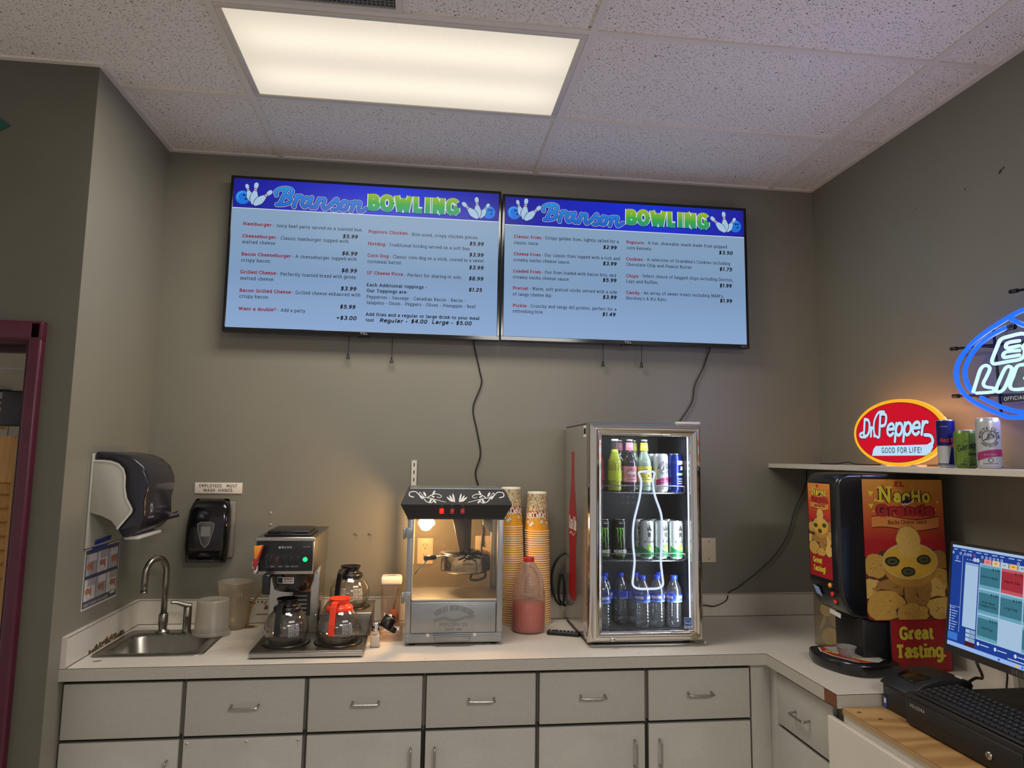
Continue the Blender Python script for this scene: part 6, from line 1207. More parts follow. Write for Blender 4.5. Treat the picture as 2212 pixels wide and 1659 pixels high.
def flash(col, m2):
    def f(c, cm):
        c.rect(-0.045, 0.046, 0.045, 0.088, m2, cm, 0.0004, 24)
        c.poly([(-0.006, 0.125), (0.008, 0.125), (0.004, 0.105), (0.004, 0.070), (0.009, 0.036), (-0.006, 0.050), (-0.002, 0.075), (-0.002, 0.108)], col, cm, 0.0008)
        for k in range(6): c.rect(-0.020, 0.050+k*0.006, 0.020-0.004*(k % 3), 0.052+k*0.006, col, cm, 0.0008, 10)
    return f
Z1, Z2, Z3 = 1.5105, 1.2355, 0.959
bottle('red drinks bottle at the left edge of the cooler top shelf', 1.962, -0.315, Z1, liquid('liquid_red', (200, 36, 34)), M('cap_white', (216, 214, 210), 0.4), flash(M('label_red', (220, 60, 50), 0.4), M('label_red2', (206, 64, 58), 0.4)))
bottle('yellow-green drinks bottle with a white cap on the cooler top shelf', 2.015, -0.40, Z1, liquid('liquid_lime', (196, 200, 44)), M('cap_white'), flash(M('label_lime', (212, 220, 60), 0.4), M('label_lime2', (190, 206, 46), 0.4)))
bottle('dark berry lemonade bottle with a pink label, at the front of the top shelf', 2.079, -0.40, Z1, liquid('liquid_berry', (34, 14, 34)), capw, mikes(pinkb, pinkt, 'BLACK CHERRY'))
bottle('dark berry lemonade bottle peeking out behind the pink-labelled front one', 2.060, -0.305, Z1, liquid('liquid_berry'), capw, mikes(pinkb, pinkt, 'BLACK CHERRY'))
bottle('pale lemonade bottle with a yellow label, at the front of the top shelf', 2.143, -0.40, Z1, liquid('liquid_pale', (188, 204, 186)), capw, mikes(yelb, yelt, 'HARD LEMONADE'))
bottle('pale lemonade bottle peeking out behind the yellow-labelled front one', 2.124, -0.305, Z1, liquid('liquid_pale'), capw, mikes(yelb, yelt, 'HARD LEMONADE'))
canw = M('can_white', (184, 186, 186), 0.3, 0.35); can_b = M('can_blue', (18, 34, 108), 0.25, 0.6); can_k = M('can_black', (16, 17, 18), 0.28, 0.3); mong = M('claw_green', (110, 190, 50), 0.35); can_s = M('can_silver', (198, 204, 200), 0.3, 0.5)
claw_ink = M('claw_grey', (60, 62, 66), 0.4); claw_pink = M('claw_magenta', (150, 34, 96), 0.4)
def claw_art(off=0.0):
    def f(c, w_, r, h):
        c.ring(off, h*0.62, r*0.60, r*0.60, 0.0020, claw_ink, w_, 0.0006, 36); c.text('WHITE CLAW', off, h*0.62, r*0.26, claw_ink, w_, 0.0006, 1.3, serif=False, align='c', xs=0.95, arc=r*0.68); c.text('HARD SELTZER', off, h*0.62, r*0.20, claw_ink, w_, 0.0006, 1.2, serif=False, align='c', xs=0.8, arc=-r*0.88)
        for k in range(5): c.stroke([(off-r*0.5+k*0.004, h*0.56+k*0.002), (off-r*0.1, h*0.58+k*0.0045), (off+r*0.2, h*0.60+k*0.005), (off+r*0.42-k*0.003, h*0.63+k*0.004)], 0.0020, claw_ink, w_, 0.0008)
        c.ring(off+r*0.12, h*0.645, r*0.22, r*0.16, 0.003, claw_ink, w_, 0.0008, 20, -0.6, 3.6)
        N = 20; up = [(off-r*1.2+2.4*r*k/N, h*(0.335+0.05*math.sin(k/N*2.6-0.4))) for k in range(N+1)]; lo = [(p_[0], p_[1]-h*0.16+h*0.03*(k/N)) for k, p_ in enumerate(up)]
        c.add([w_(a, b, 0.0005) for a, b in up]+[w_(a, b, 0.0005) for a, b in lo], [(k, k+N+1, k+N+2, k+1) for k in range(N)], claw_pink)
        c.text('BLACK CHERRY', off, h*0.27, h*0.022, canw, w_, 0.0009, 1.1, serif=False, align='c', xs=0.9); c.ell(off, h*0.17, r*0.22, r*0.2, claw_ink, w_, 0.0006, 20); c.ell(off, h*0.17, r*0.15, r*0.14, canw, w_, 0.0008, 20); c.rect(off-r*0.6, h*0.10, off+r*0.6, h*0.11, claw_ink, w_, 0.0006, 10)
    return f
can_obj('drink_can', 'tall white can with a magenta wave beside the lemonade bottles on the top shelf', 2.214, -0.40, Z1, 0.032, 0.160, canw, claw_art(0.008), group='cans in the cooler')
can_obj('drink_can', 'tall white can tucked behind the magenta-wave can on the top shelf', 2.198, -0.325, Z1, 0.032, 0.160, canw, claw_art(0.0), group='cans in the cooler')
def blue_art(c, w_, r, h):
    c.text('CAYMAN', 0.0, h*0.72, h*0.10, cokew, w_, 0.0006, 1.4, 0.1, False, width=r*1.5); c.text('JACK', 0.012, h*0.58, h*0.10, cokew, w_, 0.0006, 1.4, 0.1, False, width=r*0.9); c.text('MARGARITA', -0.004, h*0.44, h*0.06, M('lime_print', (150, 220, 150), 0.4), w_, 0.0006, 1.3, 0.1, False, width=r*1.5)
    for k in range(4): c.rect(0.002, h*(0.34-0.06*k), 0.024, h*(0.355-0.06*k), cokew, w_, 0.0006, 6)
can_obj('drink_can', 'tall dark blue can at the right end of the cooler top shelf', 2.277, -0.405, Z1, 0.031, 0.160, can_b, blue_art, group='cans in the cooler')
def monster_art(c, w_, r, h):
    for dx, ln, w0 in ((-0.0125, 0.36, 0.006), (-0.001, 0.50, 0.0065), (0.0105, 0.40, 0.006)):
        top = h*0.78; pts = [(dx-0.002, top), (dx+0.001, top-h*ln*0.25), (dx-0.001, top-h*ln*0.5), (dx+0.0025, top-h*ln*0.75), (dx+0.002, top-h*ln)]
        c.stroke(pts, w0, mong, w_, 0.0006, False, 0.0015); c.stroke([(dx-0.008, top-0.001), (dx-0.002, top+0.001), (dx+0.002, top-0.002)], 0.004, mong, w_, 0.0007)
    c.text('MONSTER', 0.0, h*0.155, h*0.085, cokew, w_, 0.0006, 1.3, 0, False, width=None, align='c', xs=0.62); c.text('ENERGY', 0.0, h*0.085, h*0.04, mong, w_, 0.0006, 1.3, 0, False, align='c', xs=1.1); c.text('ZERO', 0.0, h*0.89, h*0.03, cokew, w_, 0.0006, 1.2, 0, False, align='c')
can_obj('drink_can', 'black can with a green claw mark, cut off by the door frame at left', 1.962, -0.40, Z2, 0.0325, 0.162, can_k, monster_art, 0.12, group='cans in the cooler')
can_obj('drink_can', 'black can with a green claw mark, fully visible on the middle shelf', 2.031, -0.40, Z2, 0.0325, 0.162, can_k, monster_art, 0.0, group='cans in the cooler')
stg = M('storm_green', (30, 130, 70), 0.35); lime_l = M('lime_fruit', (120, 180, 60), 0.4); stk = M('storm_dark', (52, 54, 50), 0.4)
def storm_art(off):
    def f(c, w_, r, h):
        z = h*0.62
        c.poly([(off-0.012, z+0.038), (off-0.006, z+0.024), (off, z+0.044), (off+0.006, z+0.024), (off+0.012, z+0.038), (off+0.009, z+0.016), (off-0.009, z+0.016)], stk, w_, 0.0006)
        c.text('R', off-0.0075, z-0.008, 0.019, stk, w_, 0.0006, 2.0, 0, False, width=0.015); c.text('REIGN', off, z-0.018, 0.005, stk, w_, 0.0006, 1.0, 0, False, align='c', xs=1.2); c.text('STORM', off, z-0.031, 0.0085, stk, w_, 0.0006, 1.4, 0, False, align='c', xs=1.15)
        N = 14
        up = [(-r*1.25+2.5*r*k/N, h*(0.34-0.20*(k/N)**0.8)) for k in range(N+1)]; lo = [(a, h*0.06) for a, b in up]
        c.add([w_(a, b, 0.0004) for a, b in up]+[w_(a, b, 0.0004) for a, b in lo], [(k, k+N+1, k+N+2, k+1) for k in range(N)], stg)
        c.ell(off+0.002, h*0.27, 0.012, 0.012, lime_l, w_, 0.0008, 20); c.ell(off+0.004, h*0.275, 0.008, 0.008, M('lime_flesh', (170, 206, 90), 0.4), w_, 0.0010, 16); c.ell(off-0.004, h*0.35, 0.009, 0.004, lime_l, w_, 0.0010, 12, 0.5)
        c.poly([(off-0.016, h*0.20), (off+0.004, h*0.10), (off+0.022, h*0.20), (off+0.022, h*0.06), (off-0.016, h*0.06)], can_s, w_, 0.0007)
    return f
for x, y, off, lab in ((2.151, -0.40, 0.004, 'silver-green crown-marked can at the front, leftmost of the three on the middle shelf'), (2.214, -0.395, 0.014, 'silver-green crown-marked can at the front, middle of the three on the middle shelf'), (2.277, -0.405, 0.010, 'silver-green crown-marked can at the front, rightmost of the three on the middle shelf'),
                       (2.138, -0.325, 0.0, 'silver-green crown-marked can in the row behind, leftmost on the middle shelf'), (2.204, -0.325, 0.0, 'silver-green crown-marked can in the row behind, middle of the middle shelf'), (2.268, -0.33, 0.0, 'silver-green crown-marked can in the row behind, rightmost on the middle shelf')):
    can_obj('drink_can', lab, x, y, Z2, 0.0292, 0.157, can_s, storm_art(off), 0.0, 'cans in the cooler')
water_g = glass('water_bottle_plastic', (246, 250, 252), 0.95, 0.05, 3.0, 0.07, (200, 210, 215)); lab_b = M('water_label_blue', (30, 64, 178), 0.35); cap_b = M('water_cap_blue', (34, 70, 200), 0.35); lab_l = M('water_label_light', (120, 150, 220), 0.4)
def wbottle_mesh(off):
    prof = [(0.0, 0.004), (0.020, 0.001), (0.029, 0.006), (0.031, 0.016), (0.0315, 0.026)]
    for k in range(6): z = 0.030+k*0.0125; prof += [(0.0315, z), (0.0288, z+0.005), (0.0315, z+0.010)]
    prof += [(0.0318, 0.108), (0.0318, 0.145), (0.029, 0.160), (0.022, 0.176), (0.014, 0.190), (0.0125, 0.196), (0.0125, 0.200)]
    c = MB(); c.lathe(prof, water_g, seg=28, cap=False); w_ = wrap(0.0320)
    c.rect(-0.095, 0.104, 0.095, 0.136, lab_b, w_, 0.0004, 36); c.rect(-0.095, 0.104, 0.095, 0.110, lab_l, w_, 0.0006, 36); c.rect(-0.095, 0.113, 0.095, 0.1145, lab_l, w_, 0.0006, 36)
    for a in (-0.028, 0.030): c.text('AQUAFINA', a-0.022+off, 0.118, 0.0115, cokew, w_, 0.0008, 1.2, 0.15, False, width=0.044)
    c.rect(0.052+off, 0.106, 0.064+off, 0.134, lab_l, w_, 0.0009, 4); c.rect(-0.075+off, 0.106, -0.063+off, 0.134, lab_l, w_, 0.0009, 4)
    return c
bw0 = thing('water_bottle', 'x', 'bottle', (0, 0, 0), group='water bottles in the cooler')
wbottle_mesh(0.012).build('bottle_body', bw0); c = MB(); c.lathe([(0.0142, 0.192), (0.0146, 0.194), (0.0146, 0.206), (0.0136, 0.2085), (0, 0.2085)], cap_b, seg=22); c.build('cap', bw0)
wl = [(1.958, -0.415, 0.5, 'clear water bottle half hidden by the door frame at the lower left'), (1.990, -0.33, 1.0, 'clear water bottle in the rear row, leftmost on the cooler floor'), (2.057, -0.33, 2.6, 'clear water bottle in the rear row, second from the left on the cooler floor'),
      (2.127, -0.41, -0.3, 'clear water bottle at the front under the glowing bottle outline, on the left'), (2.193, -0.40, 0.1, 'clear water bottle at the front by the right foot of the glowing bottle outline'), (2.226, -0.325, 1.7, 'clear water bottle in the rear row near the right side of the cooler floor'), (2.264, -0.41, -0.7, 'clear water bottle at the front right corner of the cooler floor'), (2.122, -0.33, 0.8, 'clear water bottle in the rear row behind the glowing bottle outline')]
for k, (x, y, a, lab) in enumerate(wl):
    if k == 0: bw0.location = (x, y, Z3); bw0.rotation_euler = (0, 0, a); bw0['label'] = lab
    else: dup(bw0, (x, y, Z3), a, lab)
cooler = bpy.data.objects['drinks_cooler']
cord('thick black power cable looping out behind the left side of the drinks cooler', [(1.95, -0.03, 1.22), (1.88, -0.03, 1.21), (1.835, -0.035, 1.17), (1.815, -0.04, 1.10), (1.822, -0.05, 1.03), (1.845, -0.055, 0.985), (1.868, -0.05, 0.99), (1.872, -0.05, 1.06), (1.862, -0.045, 1.12), (1.85, -0.045, 1.08), (1.85, -0.045, 1.0), (1.90, -0.035, 0.96)], 0.0055, 6, name='power_cable', part_of=cooler)

# ================================================================ shelf on the right wall, signs and cans
shm = M('shelf_white', (206, 198, 184), 0.45, var=0.05, vs=14)
t = thing('wall_shelf', 'long white shelf on the right wall carrying the lit sign and the cans', 'shelf', (3.04, -1.2, 1.62))
c = MB(); c.box(2.905, XR-0.0005, -0.345, -0.0005, 1.613, 1.633, shm); wb(c, 'end_board', t, bevel=0.0015)
c = MB(); c.box(2.905, XR-0.0005, -2.6, -0.3455, 1.613, 1.633, shm); wb(c, 'board', t, bevel=0.0015)
SHZ = 1.633
# lit oval sign
SX, SYC, SZC, SA, SB = 3.085, -0.735, 1.766, 0.272, 0.1315
t = thing('oval_lit_sign', 'glowing red oval soda sign with a yellow rim, standing on the wall shelf', 'sign', (SX, SYC, SHZ))
mp = facing_left(SX-0.02)
c = MB(); Q = [(SYC+SA*math.cos(2*PI*k/64), SZC+SB*math.sin(2*PI*k/64)) for k in range(64)]
c.prism(Q, 'x', SX-0.0195, SX-0.006, M('sign_clear_edge', (236, 150, 60), 0.3, emit=(255, 176, 70), es=1.0)); c.prism([(SYC+(a-SYC)*0.84, SZC+(b-SZC)*0.74) for a, b in Q], 'x', SX+0.012, SX+0.022, M('sign_back_white', (226, 220, 214), 0.4)); wb(c, 'body', t)
c = MB(); Q2 = [(SYC+(a-SYC)*0.93, SZC+(b-SZC)*0.88) for a, b in Q]; c.tube([(SX+0.003, a, b) for a, b in Q2], 0.0075, E('sign_halo_led', (255, 190, 140), 11.0), 8, closed=True); wb(c, 'halo_led', t)
c = MB(); U0 = -SYC
c.ell(U0, SZC, SA, SB, E('sign_yellow', (250, 180, 40), 1.0), mp, 0.0004, 64); c.ell(U0, SZC, SA-0.016, SB-0.013, E('sign_rim_line', (120, 40, 20), 0.6), mp, 0.0008, 64); c.ell(U0, SZC, SA-0.019, SB-0.0155, E('sign_red', (206, 14, 40), 0.95), mp, 0.0012, 64)
swh = E('sign_pale', (186, 222, 246), 1.0); slo = E('sign_outline', (90, 20, 60), 0.5); sgy = E('sign_text_dark', (44, 48, 78), 0.6)
def dp(m2, wt, h):
    z = 1.752
    c.text('D', U0-0.212, z, 0.078, m2, mp, h, wt*0.9, 0.22, False, width=0.050, round_=True); c.text('r.', U0-0.160, z, 0.056, m2, mp, h, wt*1.25, 0.22, False, width=0.032, round_=True)
    c.text('P', U0-0.112, z, 0.096, m2, mp, h, wt*0.75, 0.2, False, width=0.056, round_=True)
    c.text('epper', U0-0.058, z, 0.071, m2, mp, h, wt*1.02, 0.22, False, width=0.232, sp=0.1, round_=True)
    c.stroke([(p_.x, p_.y) for p_ in catmull([Vector((a, b)) for a, b in ((U0-0.190, z), (U0-0.222, z+0.002), (U0-0.226, z+0.014), (U0-0.205, z+0.020))], 4)], wt*0.0085, m2, mp, h, True); c.stroke([(p_.x, p_.y) for p_ in catmull([Vector((a, b)) for a, b in ((U0-0.105, z-0.004), (U0-0.130, z+0.012), (U0-0.128, z+0.062), (U0-0.098, z+0.098), (U0-0.062, z+0.100))], 4)], wt*0.0085, m2, mp, h, True)
    c.stroke([(p_.x, p_.y) for p_ in catmull([Vector((a, b)) for a, b in ((U0+0.165, z), (U0+0.195, z-0.004), (U0+0.205, z-0.022), (U0+0.196, z-0.040))], 4)], wt*0.011, m2, mp, h, True)
    c.poly([(U0-0.152, z-0.078), (U0-0.142, z-0.052), (U0-0.125, z-0.038), (U0+0.175, z-0.036), (U0+0.201, z-0.025), (U0+0.205, z-0.045), (U0+0.190, z-0.065), (U0+0.165, z-0.076)], m2, mp, h)
dp(slo, 1.75, 0.0016); dp(swh, 1.25, 0.0020)
c.text('GOOD FOR LIFE!', U0+0.028, 1.7545-0.069, 0.021, sgy, mp, 0.0024, 1.1, 0, False, width=None, align='c', xs=0.97)
wb(c, 'face', t)
c = MB(); c.box(SX-0.02, SX+0.03, SYC-0.10, SYC-0.08, SHZ, SHZ+0.008, M('sign_foot', (190, 186, 180), 0.3)); c.box(SX-0.02, SX+0.03, SYC+0.08, SYC+0.10, SHZ, SHZ+0.008, M('sign_foot')); wb(c, 'foot', t)
cord('thin black cable lying along the shelf behind the glowing oval sign', [(3.15, -0.05, SHZ+0.003), (3.14, -0.2, SHZ+0.004), (3.15, -0.28, SHZ+0.012), (3.14, -0.36, SHZ+0.004), (3.16, -0.5, SHZ+0.004), (3.15, -0.62, SHZ+0.010), (3.14, -0.80, SHZ+0.006), (3.15, -0.98, SHZ+0.012), (3.15, -1.15, SHZ+0.004)], 0.0022, 5, name='sign_cable')
# cans on the shelf
rb_s = M('can_silver'); rb_b = M('energy_can_blue', (34, 36, 110), 0.25, 0.55); rb_r = M('energy_can_red', (190, 40, 50), 0.4); rb_y = M('energy_can_yellow', (214, 170, 60), 0.4)
def redbull(c, w_, r, h):
    N = 16
    c.rect(-r*1.5, h*0.46, r*1.5, h*0.985, rb_b, w_, 0.0004, 24); c.add([w_(0.002+0.012*j+(r*1.4-0.002-0.012*j)*k/20, h*(0.07+0.40*j), 0.0005) for j in (0, 1) for k in range(21)], [(k, k+1, k+22, k+21) for k in range(20)], rb_b)
    c.text('Red Bull', -0.019, h*0.535, h*0.085, rb_r, w_, 0.0008, 1.3, 0, False, width=0.056, sp=0.3); c.rect(-r*1.5, h*0.07, r*1.5, h*0.09, rb_b, w_, 0.0005, 24); c.rect(-r*1.5, h*0.045, r*1.5, h*0.052, rb_b, w_, 0.0005, 24)
    c.ell(0.026, h*0.47, 0.010, 0.010, rb_y, w_, 0.0007, 20)
    for sx_ in (-1, 1):
        c.poly([(0.026+sx_*0.002, h*0.46), (0.026+sx_*0.008, h*0.49), (0.026+sx_*0.018, h*0.485), (0.026+sx_*0.022, h*0.455), (0.026+sx_*0.014, h*0.455), (0.026+sx_*0.010, h*0.43), (0.026+sx_*0.006, h*0.45)], rb_r, w_, 0.0010)
    c.rect(-0.02, h*0.86, 0.004, h*0.866, M('can_silver'), w_, 0.0006, 6)
can_obj('drink_can', 'slim blue and silver energy drink can on the shelf next to the glowing oval sign', 2.962, -1.132, SHZ, 0.0275, 0.160, rb_s, redbull, -0.62, 'cans on the wall shelf')
grn_c = M('can_lime_green', (100, 130, 50), 0.35, 0.35); gk = M('garage_ink', (18, 38, 24), 0.4)
def garage(c, w_, r, h):
    c.text('Garage', -0.028, h*0.44, h*0.16, gk, w_, 0.0006, 1.0, 0.3, False, width=0.066, sp=0.2, rot=0.24); c.stroke([(-0.026, h*0.35), (0.03, h*0.50)], 0.0055, gk, w_, 0.0006, False, 0.003); c.text('BEER', 0.003, h*0.345, h*0.065, gk, w_, 0.0006, 1.8, 0, False, width=0.030)
    c.ring(0.002, h*0.20, 0.010, 0.008, 0.001, gk, w_, 0.0006, 14, 0, PI); c.text('CLASSIC', 0.002, h*0.165, h*0.035, gk, w_, 0.0006, 1.4, 0, False, align='c', xs=1.1); c.text('LIME BEER', 0.002, h*0.075, h*0.06, gk, w_, 0.0006, 1.3, 0, False, align='c', xs=0.85); c.stroke([(-0.016, h*0.66), (-0.002, h*0.73), (0.014, h*0.66)], 0.0018, M('garage_ink_soft', (62, 96, 40), 0.4), w_, 0.0006)
can_obj('drink_can', 'short lime green beer can on the shelf between the blue can and the white can', 2.957, -1.222, SHZ, 0.0330, 0.122, grn_c, garage, -0.58, 'cans on the wall shelf')
can_obj('drink_can', 'tall white seltzer can on the shelf at the right edge of the view', 2.962, -1.312, SHZ, 0.0340, 0.157, canw, claw_art(0.0), -0.62, 'cans on the wall shelf')

# ---- blue neon sign on the right wall, with the light its tubes throw into the room
lamp('neon_glow', 'AREA', (3.09, -1.335, 1.97), 7.0, (0.50, 0.50, 1.0), Vector((-1, 0, 0.25)).to_track_quat('-Z', 'Y').to_euler(), shape='ELLIPSE', size=0.62, size_y=0.32)
NX = 3.115
t = thing('neon_sign', 'blue neon beer sign with pale tube lettering on the right wall above the shelf', 'neon sign', (NX, -1.33, 1.97))
blue_n = E('neon_blue', (20, 72, 255), 2.8); white_n = E('neon_pale', (190, 232, 240), 1.3); supp = M('neon_support_black', (16, 16, 20), 0.4); YM = -1.335
half = [(-1.31, 2.142), (-1.246, 2.127), (-1.145, 2.093), (-1.073, 2.055), (-1.025, 2.011), (-1.01, 1.966), (-1.023, 1.918), (-1.064, 1.876), (-1.124, 1.843), (-1.191, 1.815), (-1.25, 1.800)]
c = MB(); pts = half+[(2*YM-a, b) for a, b in half[::-1]]; c.tube([(NX, a, b) for a, b in pts], 0.0078, blue_n, 10, closed=True, n=5)
for sg_ in (0, 1):
    f = (lambda a: a) if not sg_ else (lambda a: 2*YM-a)
    c.tube([(NX, f(a), b) for a, b in [(-1.241, 2.098), (-1.174, 2.08), (-1.11, 2.049), (-1.066, 2.005), (-1.052, 1.965), (-1.062, 1.922), (-1.087, 1.895)]], 0.0078, blue_n, 10, n=5); c.tube([(NX, f(a), b) for a, b in [(-1.117, 1.876), (-1.175, 1.848), (-1.239, 1.824), (-1.30, 1.812)]], 0.0078, blue_n, 10, n=5)
    c.tube([(NX, f(a), b) for a, b in [(-1.262, 2.124), (-1.306, 2.096), (-1.335, 2.085)]], 0.0078, blue_n, 10, n=3)
wb(c, 'blue_tube', t)
def letter(P_, n=3):
    c.tube([(NX-0.010, a, b) for a, b in P_], 0.0056, white_n, 8, n=n)
c = MB()
letter([(-1.245, 2.064), (-1.232, 2.062), (-1.221, 2.054), (-1.204, 2.026), (-1.187, 1.998), (-1.188, 1.986), (-1.20, 1.982), (-1.25, 1.983), (-1.297, 1.984), (-1.315, 1.995), (-1.318, 2.010), (-1.312, 2.022), (-1.325, 2.032), (-1.328, 2.055), (-1.31, 2.066), (-1.245, 2.064)])
letter([(-1.302, 2.044), (-1.262, 2.045), (-1.248, 2.040), (-1.248, 2.030), (-1.258, 2.027), (-1.301, 2.028)]); letter([(-1.299, 2.013), (-1.25, 2.016), (-1.234, 2.009), (-1.236, 1.999), (-1.25, 1.998), (-1.298, 1.998)])
letter([(-1.37, 2.066), (-1.35, 2.01), (-1.355, 1.985), (-1.40, 1.983), (-1.418, 2.01), (-1.43, 2.066)]); letter([(-1.45, 1.984), (-1.47, 2.066), (-1.52, 2.062), (-1.525, 2.0), (-1.51, 1.984), (-1.455, 1.984)])
letter([(-1.095, 1.894), (-1.115, 1.935), (-1.135, 1.972), (-1.156, 1.982), (-1.175, 1.971), (-1.160, 1.945), (-1.143, 1.922), (-1.152, 1.909), (-1.179, 1.903), (-1.188, 1.896), (-1.178, 1.889), (-1.11, 1.891)])
letter([(-1.239, 1.963), (-1.250, 1.967), (-1.262, 1.962), (-1.262, 1.950), (-1.245, 1.92), (-1.227, 1.895), (-1.207, 1.887), (-1.195, 1.893), (-1.205, 1.915), (-1.228, 1.95), (-1.239, 1.963)])
letter([(-1.335, 1.962), (-1.30, 1.966), (-1.282, 1.960), (-1.268, 1.935), (-1.253, 1.908), (-1.258, 1.892), (-1.29, 1.888), (-1.32, 1.892), (-1.335, 1.915), (-1.31, 1.922)])
letter([(-1.36, 1.965), (-1.345, 1.89)], 1); letter([(-1.40, 1.965), (-1.385, 1.89)], 1); letter([(-1.36, 1.93), (-1.392, 1.93)], 1); letter([(-1.42, 1.966), (-1.49, 1.964)], 1); letter([(-1.455, 1.964), (-1.44, 1.89)], 1)
wb(c, 'letter_tube', t)
c = MB()
for a0, z0, a1, z1 in ((-0.960, 2.069, -1.71, 2.012), (-0.956, 1.894, -1.71, 1.845), (-1.238, 2.221, -1.43, 2.205)):
    c.tube([(NX+0.028, a0, z0), (NX+0.028, a1, z1)], 0.0045, supp, 8); c.tube([(NX+0.028, a0, z0), (NX+0.028, a0-0.028, z0-0.002)], 0.0075, supp, 10)
for a in (-1.16, -1.335, -1.51): c.tube([(NX+0.026, a, 2.21 if a == -1.335 else 2.12), (NX+0.026, a-0.01, 1.82)], 0.0045, supp, 8)
for a, b in ((-1.11, 2.058), (-1.07, 1.886), (-1.335, 2.215), (-1.56, 2.04), (-1.6, 1.87)): c.tube([(NX+0.026, a, b), (XR-0.001, a, b)], 0.006, supp, 8)
c.tube([(NX+0.008, -1.20, 2.092), (NX+0.012, -1.235, 2.10), (NX+0.012, -1.262, 2.098)], 0.010, supp, 10)
wb(c, 'support_frame', t)
c = MB(); c.box(NX-0.004, NX, -1.46, -1.210, 1.851, 1.872, M('neon_plate', (36, 36, 44), 0.5)); mp = facing_left(NX-0.004); c.text('OFFICIAL BEER SPONSOR', 1.219, 1.856, 0.0125, M('neon_plate_text', (214, 220, 230), 0.5), mp, 0.0005, 1.4, 0, False, width=0.225); wb(c, 'name_plate', t)
# ================================================================ nacho cheese dispenser
nblk = M('dispenser_black', (17, 17, 19), 0.22, coat=0.2); nmat = M('dispenser_black_matt', (22, 22, 24), 0.45)
ny = M('nacho_yellow', (214, 196, 56), 0.5); nred = M('nacho_red', (168, 36, 40), 0.5); nor = M('nacho_orange', (206, 116, 44), 0.5); nout = M('nacho_outline', (60, 24, 16), 0.5); ncheese = M('nacho_cheese', (206, 160, 52), 0.5, var=0.04, vs=40); ngreen = M('jalapeno_dark', (34, 36, 22), 0.5); njal = M('jalapeno_mid', (78, 76, 46), 0.5)
chips_m = [M('chip_tan', (190, 146, 62), 0.7, var=0.12, vs=90), M('chip_tan_dark', (156, 112, 48), 0.7, var=0.12, vs=90), M('chip_tan_light', (208, 168, 84), 0.7, var=0.10, vs=90)]; nbrown = M('nacho_brown', (84, 44, 26), 0.6); nshade = M('bowl_tan', (176, 128, 52), 0.5); nban = M('banner_orange', (212, 130, 62), 0.5); nhat = M('hat_navy', (26, 26, 60), 0.5)
